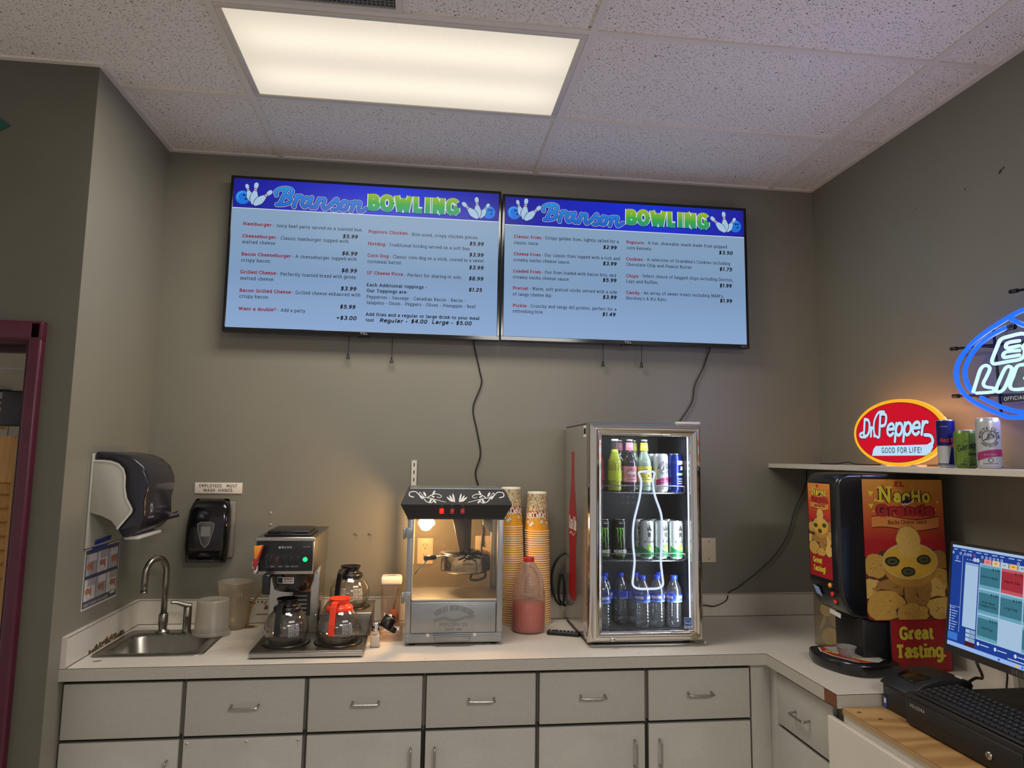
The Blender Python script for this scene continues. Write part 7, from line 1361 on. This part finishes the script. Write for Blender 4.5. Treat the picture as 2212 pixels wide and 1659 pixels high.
def nacho_art(c, mp, u0, v0, w, h, gm, h0=0.0004, seed=1, corner=True):
    R = random.Random(seed); U = lambda a: u0+a*w; V = lambda b: v0+b*h
    pts = [(U(0.0), V(1.0)), (U(1.0), V(1.0)), (U(1.0), V(0.0))]+([(U(0.08), V(0.0)), (U(0.02), V(0.012)), (U(0.0), V(0.05))] if corner else [(U(0), V(0))])
    c.poly(pts[::-1], gm, mp, h0)
    def blob(cx, cy, a, b, m, hh, n=18, jit=0.10, rot=0.0):
        P_ = []
        for k in range(n):
            t_ = 2*PI*k/n; r_ = 1+jit*(R.random()-0.5)*2; x, y = a*r_*math.cos(t_), b*r_*math.sin(t_)
            P_.append((min(U(0.998), max(U(0.002 if cy > 0.06 else 0.06), U(cx)+(x*math.cos(rot)-y*math.sin(rot))*w)), max(V(0.004), V(cy)+(x*math.sin(rot)+y*math.cos(rot))*w)))
        c.poly(P_, m, mp, hh)
    # heap of chips
    c.poly([(U(0.003), V(0.42)), (U(0.003), V(0.06)), (U(0.06), V(0.006)), (U(0.997), V(0.006)), (U(0.997), V(0.46)), (U(0.85), V(0.50)), (U(0.20), V(0.49)), (U(0.1), V(0.44))], nbrown, mp, h0+0.0002)
    for k, (x, y, a, b, r_) in enumerate([(0.12, 0.38, .16, .13, .5), (0.90, 0.42, .15, .12, -.4), (0.07, 0.22, .13, .11, .2), (0.93, 0.28, .16, .13, .6), (0.30, 0.22, .19, .10, -.3), (0.80, 0.20, .18, .15, .3), (0.22, 0.10, .24, .17, .1), (0.62, 0.20, .17, .20, -.5), (0.90, 0.08, .17, .13, -.2), (0.55, 0.05, .20, .10, .1), (0.70, 0.24, .10, .16, .7)]):
        blob(x, y, a+.006, b+.006, nbrown, h0+0.0003+0.00006*k); blob(x, y, a, b, chips_m[k % 3], h0+0.00033+0.00006*k)
        for q in range(4): blob(x+(R.random()-.5)*a, y+(R.random()-.5)*b*0.6, .008, .006, nbrown, h0+0.00035+0.00006*k, 6)
    blob(0.54, 0.57, .155, .16, chips_m[1], h0+0.0012, 22, 0.05); blob(0.54, 0.565, .148, .152, chips_m[2], h0+0.00125, 22, 0.05)
    blob(0.55, 0.36, .325, .205, nshade, h0+0.0013, 30, 0.0); blob(0.55, 0.415, .345, .205, M('bowl_rim', (196, 172, 110), 0.3), h0+0.00135, 36, 0.0); blob(0.55, 0.412, .325, .186, ncheese, h0+0.0014, 36, 0.0); blob(0.55, 0.50, .135, .10, chips_m[2], h0+0.00145, 20, 0.06)
    for x, y in ((0.33, 0.412), (0.72, 0.425), (0.52, 0.340)):
        blob(x, y, .090, .055, ngreen, h0+0.0016, 18, 0.06); blob(x, y, .066, .036, njal, h0+0.0017, 16, 0.1); blob(x, y, .036, .014, ngreen, h0+0.0018, 10, 0.2)
    # lettering
    t7 = h/7
    for m2, wt, hh in ((nout, 3.0, h0+0.0006), (ny, 1.75, h0+0.0009)):
        c.text('N', U(0.19), V(0.835), 0.115*h, m2, mp, hh, wt*0.75, 0, True, width=0.17*w); c.text('acHo', U(0.385), V(0.835), 0.088*h, m2, mp, hh, wt*0.95, 0, False, width=0.45*w, sp=1.2, round_=True)
    for m2, wt, hh in ((nout, 3.2, h0+0.0007), (nred, 2.1, h0+0.0010)):
        c.text('Grande', U(0.17), V(0.735), 0.085*h, m2, mp, hh, wt, 0, False, width=0.70*w, sp=0.8, round_=True)
    c.text('EL', U(0.40), V(0.948), 0.036*h, nred, mp, h0+0.0008, 2.0, 0, True, width=0.12*w)
    c.poly([(U(0.46), V(0.835)), (U(0.50), V(0.825)), (U(0.58), V(0.832)), (U(0.64), V(0.868)), (U(0.58), V(0.855)), (U(0.55), V(0.868)), (U(0.51), V(0.848))], nhat, mp, h0+0.0014); c.stroke([(U(0.48), V(0.826)), (U(0.50), V(0.818)), (U(0.52), V(0.826)), (U(0.54), V(0.818)), (U(0.57), V(0.828)), (U(0.60), V(0.834)), (U(0.63), V(0.858))], 0.010*w, cokew, mp, h0+0.0015)
    N = 12; up = [(U(0.10+0.83*k/N), V(0.722+0.014*math.sin(k/N*2*PI+0.6))) for k in range(N+1)]; lo = [(a, b-0.075*h) for a, b in up]
    for gr_, m2, hh in ((0.006*h, nout, h0+0.0005), (0.0, nban, h0+0.0007)):
        c.add([mp(a, b+gr_, hh) for a, b in up]+[mp(a, b-gr_, hh) for a, b in lo], [(k, k+N+1, k+N+2, k+1) for k in range(N)], m2)
    c.text('Nacho Cheese Sauce', U(0.30), V(0.676), 0.030*h, nout, mp, h0+0.0009, 1.0, 0, True, width=0.48*w, rot=0.02)
    for x, y, s_, a in ((0.10, 0.90, .032, 0.4), (0.16, 0.85, .022, 1.6), (0.10, 0.81, .028, 2.7), (0.13, 0.77, .014, 0.2), (0.93, 0.84, .020, 0.7), (0.90, 0.78, .014, 2.0), (0.62, 0.95, .012, 1.2), (0.86, 0.93, .012, 0.1)):
        c.poly([(U(x)+s_*w*1.3*math.cos(a+k*2.1), V(y)+s_*w*1.3*math.sin(a+k*2.1)) for k in range(3)], ny, mp, h0+0.0008)
t = thing('nacho_dispenser', 'black nacho cheese dispenser with an orange and red picture panel under the wall shelf', 'cheese dispenser', (2.87, -0.81, 0.91))
NXF, NYA, NYB = 2.690, -0.918, -0.712
c = MB(); prof = [(2.704, 1.592), (2.716, 1.602), (2.74, 1.606), (3.09, 1.606), (3.115, 1.598), (3.118, 1.58), (3.118, 1.092), (2.79, 1.092), (2.762, 1.095), (2.735, 1.108), (2.712, 1.135), (2.698, 1.17), (2.6905, 1.21), (2.690, 1.25), (2.690, 1.56), (2.695, 1.58)]
c.prism(prof, 'y', NYA, NYB, nblk, bev=0.014, seg=4); c.box(2.791, 2.7925, NYA-0.0006, NYB, 1.10, 1.604, nmat); hs = wb(c, 'housing', t)
c = MB(); c.box(2.785, 2.885, NYA+0.022, NYB-0.01, 0.93, 1.094, nmat, bev=0.006); c.box(2.876, 3.115, NYA, NYB, 0.912, 1.094, nblk, bev=0.004); wb(c, 'column', t)
side_grad = grad('nacho_panel_gradient', [(0.0, (170, 24, 30)), (0.55, (168, 28, 32)), (0.74, (196, 92, 44)), (1.0, (206, 142, 56))], 2, 0.18, 0.68, emit=False, rough=0.42)
front_grad = grad('nacho_front_gradient', [(0.0, (170, 24, 30)), (0.45, (172, 30, 34)), (0.72, (200, 84, 40)), (1.0, (216, 140, 56))], 2, 0.40, 0.66, emit=False, rough=0.42)
c = MB(); nacho_art(c, facing_front(NYA-0.0012), 2.789, 1.090, 0.316, 0.497, side_grad, seed=4); wb(c, 'side_picture_panel', t)
c = MB(); mp = facing_front(NYA-0.0012); red_p = M('panel_red', (160, 22, 30), 0.42); c.rect(2.877, 0.914, 3.108, 1.089, red_p, mp, 0.0003)
for m2, wt, h_ in ((nout, 2.3, 0.0006), (ny, 1.75, 0.0009)):
    c.text('Great', 2.909, 1.024, 0.043, m2, mp, h_, wt, 0, True, width=0.130, sp=0.6); c.text('Tasting.', 2.893, 0.961, 0.046, m2, mp, h_, wt, 0, True, width=0.190, sp=0.5)
wb(c, 'slogan_panel', t)
c = MB(); mp = facing_left(NXF); nacho_art(c, mp, 0.729, 1.300, 0.148, 0.266, front_grad, seed=9, corner=False); c.rect(0.729, 1.222, 0.877, 1.300, red_p, mp, 0.0006)
for m2, wt, h_ in ((nout, 2.3, 0.0008), (ny, 1.6, 0.0010)):
    c.text('Great', 0.752, 1.272, 0.020, m2, mp, h_, wt, 0, True, width=0.060, sp=0.6); c.text('Tasting!', 0.752, 1.242, 0.020, m2, mp, h_, wt, 0, True, width=0.080, sp=0.5)
wb(c, 'front_picture_panel', t)
for z, col, nm in ((1.203, (236, 160, 40), 'yellow'), (1.172, (206, 34, 34), 'red'), (1.145, (226, 60, 26), 'orange')):
    xb = NXF if z > 1.2 else (2.6975 if z > 1.16 else 2.709)
    c = MB(); c.lathe([(0, xb-0.009), (0.006, xb-0.0085), (0.0085, xb-0.006), (0.009, xb+0.006)], M('button_'+nm, col, 0.35), (0, -0.862, z), 20, 'x'); c.lathe([(0.0115, xb-0.003), (0.0115, xb+0.006)], nmat, (0, -0.862, z), 20, 'x'); wb(c, 'push_button', t)['label'] = nm+' push button'
c = MB(); c.add([(2.6905, -0.744, 1.188), (2.6905, -0.784, 1.183), (2.7005, -0.790, 1.150), (2.7005, -0.752, 1.156)], [(0, 1, 2, 3)], M('lcd_sticker', (150, 170, 214), 0.3)); c.v = [(x-0.0018, y, z) for x, y, z in c.v]; wb(c, 'instruction_sticker', t)
c = MB(); c.add([(2.735, -0.775, 1.105), (2.735, -0.845, 1.098), (2.733, -0.845, 1.082), (2.733, -0.775, 1.089)], [(0, 1, 2, 3)], M('sticker_white')); c.v = [(x, y, z) for x, y, z in c.v]; wb(c, 'paper_tab', t)
tray_o = [(2.700, -0.716), (2.668, -0.745), (2.656, -0.79), (2.658, -0.845), (2.678, -0.91), (2.705, -0.950), (2.742, -0.972), (2.80, -0.976), (2.862, -0.962), (2.885, -0.93), (2.888, -0.716)]
tray_o = [(p_.x, p_.y) for p_ in catmull([Vector(p_) for p_ in tray_o], 4, True)]
c = MB(); c.prism(tray_o, 'z', 0.9115, 0.957, nblk, bev=0.012, seg=4); mp = on_top(0.957); p = wb(c, 'drip_tray', t)
c = MB(); N = 10; lp = [(2.701, -0.752), (2.682, -0.80), (2.690, -0.86), (2.735, -0.948), (2.765, -0.955)]; rp = [(2.716, -0.748), (2.712, -0.80), (2.722, -0.86), (2.765, -0.94), (2.795, -0.955)]
c.add([mp(a, b, 0.0008) for a, b in lp]+[mp(a, b, 0.0008) for a, b in rp], [(k, k+1, k+6, k+5) for k in range(4)], M('tray_red', (168, 40, 32), 0.5))
lp2 = [(a-0.006, b) for a, b in lp]; c.add([mp(a, b, 0.0006) for a, b in lp2]+[mp(a, b, 0.0006) for a, b in rp], [(k, k+1, k+6, k+5) for k in range(4)], M('sticker_white'))
for m2, wt, h_ in ((ny, 1.7, 0.0012),): c.text('Great Tasting!', 2.690, -0.80, 0.020, m2, lambda u, v, h: (u, v, 0.957+h), h_, wt, 0, True, width=0.16, rot=-1.02)
c.poly([(2.718, -0.748), (2.716, -0.80), (2.724, -0.86), (2.768, -0.94), (2.80, -0.955), (2.835, -0.93), (2.850, -0.86), (2.850, -0.80), (2.84, -0.748)], M('drip_grid', (176, 176, 170), 0.4), mp, 0.0008)
for k in range(12): c.stroke([(2.722+k*0.0105, -0.752), (2.728+k*0.0105, -0.93)], 0.002, M('grid_shadow', (150, 150, 146), 0.5), mp, 0.0011)
sub(c, 'tray_liner', p, t)
t = thing('portion_cup', 'small clear plastic portion cup on the nacho dispenser tray', 'cup', (2.735, -0.868, 0.958))
c = MB(); c.lathe([(0, 0.9592), (0.0225, 0.9585), (0.024, 0.960), (0.034, 0.990), (0.0362, 0.9905), (0.0362, 0.992), (0.0335, 0.992), (0.0235, 0.961), (0, 0.9605)], glass('portion_plastic', (245, 245, 245), 0.95, 0.15, 1.4, 0.30, (220, 220, 218)), (2.735, -0.868, 0), 32, cap=False); wb(c, 'cup_shell', t)
t = thing('chip_tub', 'clear plastic tub of round tortilla chips behind the nacho dispenser', 'tub', (2.885, -0.60, 0.91))
c = MB(); lo = [ring_pts(2.812, 2.965, -0.700, -0.515, 0.02, z, 4) for z in (0.912, 1.185)]; lo += [ring_pts(2.808, 2.969, -0.704, -0.511, 0.02, z, 4) for z in (1.186, 1.192)]; n = len(lo[0])
c.add([p_ for l in lo for p_ in l], [[i*n+k, i*n+(k+1) % n, (i+1)*n+(k+1) % n, (i+1)*n+k] for i in range(len(lo)-1) for k in range(n)]+[list(range(n))[::-1]], glass('tub_plastic', (240, 230, 210), 0.94, 0.12, 0.9, 0.10, (216, 200, 170)), True); wb(c, 'tub', t)
chip0 = None; RC = random.Random(11); chm = M('tortilla_chip', (232, 206, 150), 0.8, var=0.08, vs=70)
pos = [(2.843, -0.665, 0.965, 1.3, 0.2), (2.842, -0.600, 0.955, 1.25, 0.5), (2.845, -0.555, 1.00, 1.2, -0.3), (2.850, -0.640, 1.03, 1.35, 0.9), (2.848, -0.580, 1.06, 1.1, 0.3), (2.87, -0.655, 1.09, 1.2, -0.5), (2.89, -0.60, 0.95, 1.0, 0.1), (2.92, -0.64, 0.96, 0.9, 0.7), (2.90, -0.57, 1.02, 1.1, 0.2), (2.92, -0.62, 1.05, 0.8, -0.4)]
for k, (x, y, z, a, b) in enumerate(pos):
    if chip0 is None:
        c = MB(); NR_ = 5
        pr = [(0.0, 0.004)]+[(0.034*q/NR_, 0.004-0.004*math.cos(q/NR_*2.6)) for q in range(1, NR_+1)]+[(0.0335, 0.0075), (0.0, 0.0028)]
        c.lathe(pr, chm, seg=20, cap=False); chip0 = c.build('tortilla_chip'); o = chip0
    else: o = chip0.copy(); COL.objects.link(o)
    o.location = (x, y, z); o.rotation_euler = (0.3*b, -a, b); tag(o, 'round tortilla chip inside the clear tub behind the nacho dispenser', 'chip', 'tortilla chips in the tub')

# ================================================================ till: printer, cash drawer, keyboard, monitor
prm = M('printer_black', (30, 30, 32), 0.4); pos_k = M('drawer_black', (26, 25, 25), 0.5, var=0.05, vs=120)
t = thing('receipt_printer', 'black receipt printer on the plywood board between the counter end and the cash drawer', 'printer', (2.79, -1.195, 0.872))
c = MB(); c.prism([(2.692, 0.8725), (2.692, 0.945), (2.700, 0.952), (2.90, 0.975), (2.90, 0.8725)], 'y', -1.262, -1.128, prm, bev=0.005); p = wb(c, 'body', t)
c = MB(); c.rect(1.132, 0.8765, 1.147, 0.908, M('energy_blue'), facing_left(2.692), 0.0006); c.rect(1.134, 0.889, 1.145, 0.903, M('sticker_white'), facing_left(2.692), 0.0010); sub(c, 'sticker', p, t)
c = MB(); c.prism([(2.683, 0.950), (2.690, 0.957), (2.735, 0.982), (2.79, 0.996), (2.85, 0.996), (2.895, 0.985), (2.902, 0.968), (2.70, 0.9455)], 'y', -1.266, -1.124, prm, bev=0.005)
p = wb(c, 'cover', t)
c = MB(); c.prism([(2.722, 0.9735), (2.726, 0.981), (2.775, 0.9955), (2.778, 0.988)], 'y', -1.245, -1.150, M('printer_gloss', (14, 14, 15), 0.12), bev=0.002); sub(c, 'paper_flap', p, t)
c = MB(); c.box(2.862, 2.872, -1.262, -1.235, 0.9935, 0.9965, M('sticker_white')); sub(c, 'label_strip', p, t)
t = thing('cash_drawer', 'black steel cash drawer with a keyed lock under the keyboard', 'cash drawer', (2.88, -1.475, 0.872))
c = MB(); c.box(2.673, 3.08, -1.69, -1.268, 0.8755, 0.966, pos_k, bev=0.003)
for y in (-1.30, -1.66):
    for x in (2.71, 3.04): c.cyl((x, y, 0.8718), 0.010, 0.005, prm, seg=10)
wb(c, 'case', t)
c = MB(); c.box(2.667, 2.673, -1.688, -1.270, 0.877, 0.950, pos_k, bev=0.002); c.box(2.6665, 2.668, -1.50, -1.345, 0.9085, 0.9105, M('slot_black', (8, 8, 8), 0.6)); mp = facing_left(2.667)
c.text('VOLCORA', 1.290, 0.930, 0.0085, M('logo_silver'), mp, 0.0004, 1.4, 0, False, width=0.064); p = wb(c, 'drawer_front', t)
c = MB(); c.lathe([(0, 2.661), (0.008, 2.661), (0.0105, 2.663), (0.0105, 2.668)], chrome, (0, -1.588, 0.909), 22, 'x'); c.rect(1.587, 0.904, 1.589, 0.914, M('slot_black'), facing_left(2.661), 0.0004); sub(c, 'lock', p, t)
t = thing('keyboard', 'black computer keyboard lying on top of the cash drawer', 'keyboard', (2.745, -1.53, 0.967))
c = MB(); c.prism([(2.676, 0.9675), (2.676, 0.975), (2.825, 0.990), (2.828, 0.9675)], 'y', -1.76, -1.300, M('keyboard_black', (22, 22, 23), 0.5), bev=0.003); wb(c, 'base', t)
c = MB(); km = M('key_black', (30, 30, 31), 0.42)
for r in range(6):
    x0 = 2.684+r*0.0225; z0 = 0.975+(x0-2.676)*0.1
    kx = 0
    while kx < 22:
        wd = 1
        if r == 0 and kx == 4: wd = 6
        y0 = -1.308-kx*0.0204; c.box(x0, x0+0.0185, y0-0.0165-(wd-1)*0.0204, y0, z0-0.001, z0+0.0065, km, bev=0.0016, seg=1, smooth=False); 
        if wd == 1 and r: c.rect(y0*-1+0.004, 0, y0*-1+0.008, 0.005, M('key_legend', (120, 120, 122), 0.5), lambda u, v, h: (x0+0.006+v, -u, z0+0.0065+h), 0.0003)
        kx += wd
wb(c, 'keys', t)['kind'] = 'stuff'
# monitor
t = thing('till_monitor', 'black till monitor showing teal price buttons and one red button', 'monitor', (2.95, -1.50, 0.967))
TL = math.atan(0.133)
def mon(u, v, h): return (2.850+v*math.sin(TL)-h*math.cos(TL), -1.226-u, 1.090+v*math.cos(TL)+h*math.sin(TL))
c = MB()
def mbox(u0, u1, v0, v1, h0, h1, m):
    vs_ = [mon(u, v, h) for u in (u0, u1) for v in (v0, v1) for h in (h0, h1)]
    c.add(vs_, [(0, 1, 3, 2), (4, 6, 7, 5), (0, 4, 5, 1), (2, 3, 7, 6), (0, 2, 6, 4), (1, 5, 7, 3)], m)
MW, MH = 0.540, 0.306
for a in ((-0.008, MW+0.008, MH, MH+0.009), (-0.008, MW+0.008, -0.022, 0.0), (-0.008, 0.0, 0.0, MH), (MW, MW+0.008, 0.0, MH)): mbox(a[0], a[1], a[2], a[3], -0.018, 0.002, nmat)
mbox(0.0, MW, 0.0, MH, -0.018, -0.0015, nmat); mbox(0.10, MW-0.10, 0.04, MH-0.04, -0.045, -0.018, nmat)
c.text('DELL', MW/2, -0.0165, 0.011, M('logo_grey', (120, 120, 124), 0.3, 0.5), mon, 0.0026, 1.2, 0, False, align='c', xs=1.2)
wb(c, 'bezel', t)
c = MB(); e_blue = E('till_blue', (24, 62, 150), 0.85); e_pale = E('till_pale', (168, 196, 226), 0.9); e_ico = E('till_icon', (200, 216, 240), 0.9); e_task = E('till_taskbar', (150, 184, 240), 0.9); e_k = E('till_ink', (16, 24, 34), 0.6)
e_teal = E('till_teal', (56, 118, 138), 0.85); e_teal2 = E('till_teal_light', (104, 168, 190), 0.85); e_red = E('till_red', (164, 44, 58), 0.85); e_red2 = E('till_red_light', (196, 90, 96), 0.85); e_mar = E('till_maroon', (80, 24, 30), 0.8)
c.rect(0, 0, MW, MH, e_blue, mon, 0.0); c.rect(0, MH-0.008, MW, MH, e_pale, mon, 0.0003); c.rect(0, 0, MW, 0.012, e_task, mon, 0.0003)
c.rect(0.112, 0.042, MW-0.004, 0.264, e_pale, mon, 0.0003); c.rect(0.056, 0.066, 0.108, 0.258, e_pale, mon, 0.0003); c.rect(0.056, 0.253, 0.108, 0.2545, e_blue, mon, 0.0006); c.rect(0.0435, 0.045, 0.0445, 0.28, e_ico, mon, 0.0003); c.rect(0, 0.118, 0.043, 0.119, e_ico, mon, 0.0003)
for k in range(3): c.rect(0.072, 0.052-k*0.0125+0.0, 0.108, 0.062-k*0.0125, e_pale, mon, 0.0004); c.text('$0.00', 0.106, 0.0545-k*0.0125, 0.005, e_k, mon, 0.0007, 1.2, 0, False, align='r')
c.rect(0.070, 0.013, 0.108, 0.0255, e_mar, mon, 0.0004); c.rect(0.0, 0.018, 0.040, 0.040, E('till_mid_blue', (60, 120, 210), 0.85), mon, 0.0003)
for k in range(9): c.rect(0.004, 0.045+k*0.0082, 0.008, 0.050+k*0.0082, e_ico, mon, 0.0004); c.rect(0.012, 0.0465+k*0.0082, 0.024+0.004*(k % 4), 0.0482+k*0.0082, e_ico, mon, 0.0004)
c.ring(0.022, 0.268, 0.004, 0.005, 0.0012, e_ico, mon, 0.0004, 12); c.rect(0.012, 0.256, 0.036, 0.258, e_ico, mon, 0.0004)
for k in range(10): c.rect(0.006+k*0.030, 0.2915, 0.020+k*0.030+0.006*(k % 2), 0.2935, e_ico, mon, 0.0004)
for k, u in enumerate((0.004, 0.034, 0.052, 0.064, 0.074, 0.090, 0.12, 0.136, 0.150, 0.164, 0.178, 0.192, 0.25, 0.29, 0.33)): c.ell(u, 0.282, 0.0042, 0.0042, E('till_icon_red', (220, 60, 60), 0.9) if k == 5 else e_ico, mon, 0.0004, 12); c.ell(u, 0.282, 0.0026, 0.0026, e_blue, mon, 0.0006, 10)
for k, u in enumerate((0.062, 0.072, 0.082)): c.rect(u, 0.266, u+0.003, 0.269, e_ico, mon, 0.0004)
for u in (0.092, 0.104, 0.117): c.ell(u, 0.270, 0.0058, 0.0062, e_ico if u < 0.11 else E('till_slate', (70, 90, 120), 0.8), mon, 0.0004, 16); c.stroke([(u-0.002, 0.268), (u, 0.272), (u+0.002, 0.268)], 0.0012, e_blue, mon, 0.0007)
for k, col in enumerate(((230, 140, 140), (236, 200, 140), (190, 206, 220), (240, 186, 110), (176, 200, 216), (150, 220, 90), (240, 170, 170), (180, 200, 240), (236, 200, 140), (200, 220, 200), (180, 210, 220), (230, 180, 190), (200, 200, 240))):
    c.rect(0.128+k*0.0305, 0.263, 0.156+k*0.0305, 0.2775, E('till_tab_%d' % k, col, 0.85), mon, 0.0005); c.rect(0.137+k*0.0305, 0.2695, 0.147+k*0.0305, 0.2712, e_k, mon, 0.0008)
cells = [(0, 0, '$ 1.50', ['Bottle O Water'], 0), (1, 0, '$ 1.99', ['Regular Soda'], 1), (2, 0, '', [], 0), (0, 1, '$ 0.05', ['Large Water', '(Leagues Only)'], 0), (1, 1, '$ 2.99', ['Large Soda'], 0), (2, 1, '', [], 0), (0, 2, '$ 0.25', ['Small Cup'], 0), (2, 2, '', [], 0), (3, 0, '', [], 0), (3, 1, '', [], 0)]
for q, r, pr, tx, rd in cells:
    a, b = 0.1150+q*0.0795, 0.192-r*0.0735; wd, hh = 0.0755, 0.0690; m1, m2 = (e_red, e_red2) if rd else (e_teal, e_teal2)
    nm = 'till_button_%d' % (q*10+r)
    c.rect(a, b, a+wd, b+hh, m1, mon, 0.0006); c.rect(a, b+hh*0.88, a+wd, b+hh, m2, mon, 0.0008); c.rect(a, b, a+wd, b+hh*0.14, m2, mon, 0.0008)
    c.text(pr, a+wd-0.003, b+hh-0.013, 0.0072, e_k, mon, 0.0011, 1.2, 0, False, align='r', xs=0.9)
    for k, s_ in enumerate(tx): c.text(s_, a+wd/2, b+hh*0.46-k*0.0095, 0.0062, e_k, mon, 0.0011, 1.2, 0, False, align='c', xs=0.95)
for u in (0.122, 0.185, 0.255, 0.33): c.ell(u, 0.030, 0.0048, 0.0055, e_ico, mon, 0.0005, 14); c.rect(u+0.008, 0.0285, u+0.040, 0.031, e_ico, mon, 0.0005)
c.rect(0.23, 0.0165, 0.30, 0.019, e_ico, mon, 0.0005); c.ell(0.200, 0.006, 0.004, 0.004, E('till_start', (40, 110, 210), 0.9), mon, 0.0006, 10); c.ell(0.262, 0.006, 0.0045, 0.004, E('till_icon_yellow', (230, 190, 80), 0.9), mon, 0.0006, 10)
for k in range(5): c.ell(0.28+k*0.016, 0.006, 0.0038, 0.0038, E('till_start'), mon, 0.0006, 10)
wb(c, 'screen', t)
c = MB(); c.box(2.895, 2.935, -1.525, -1.468, 0.975, 1.16, M('stand_grey', (66, 62, 56), 0.5), bev=0.004); c.box(2.835, 3.02, -1.61, -1.385, 0.9665, 0.977, nmat, bev=0.003); wb(c, 'stand', t)
cord('black cable bundle hanging behind the till monitor above the receipt printer', [(3.05, -1.05, 1.18), (3.06, -1.06, 1.08), (3.05, -1.10, 1.00), (3.02, -1.16, 0.965), (2.96, -1.20, 0.975), (2.905, -1.21, 0.955)], 0.0045, 6, name='cable_bundle')
cord('second thin black cable looping behind the till monitor', [(3.08, -1.12, 1.20), (3.10, -1.14, 1.08), (3.09, -1.18, 0.99), (3.05, -1.22, 0.95), (3.02, -1.25, 0.90), (3.01, -1.255, 0.88)], 0.003, 6, name='cable_bundle')
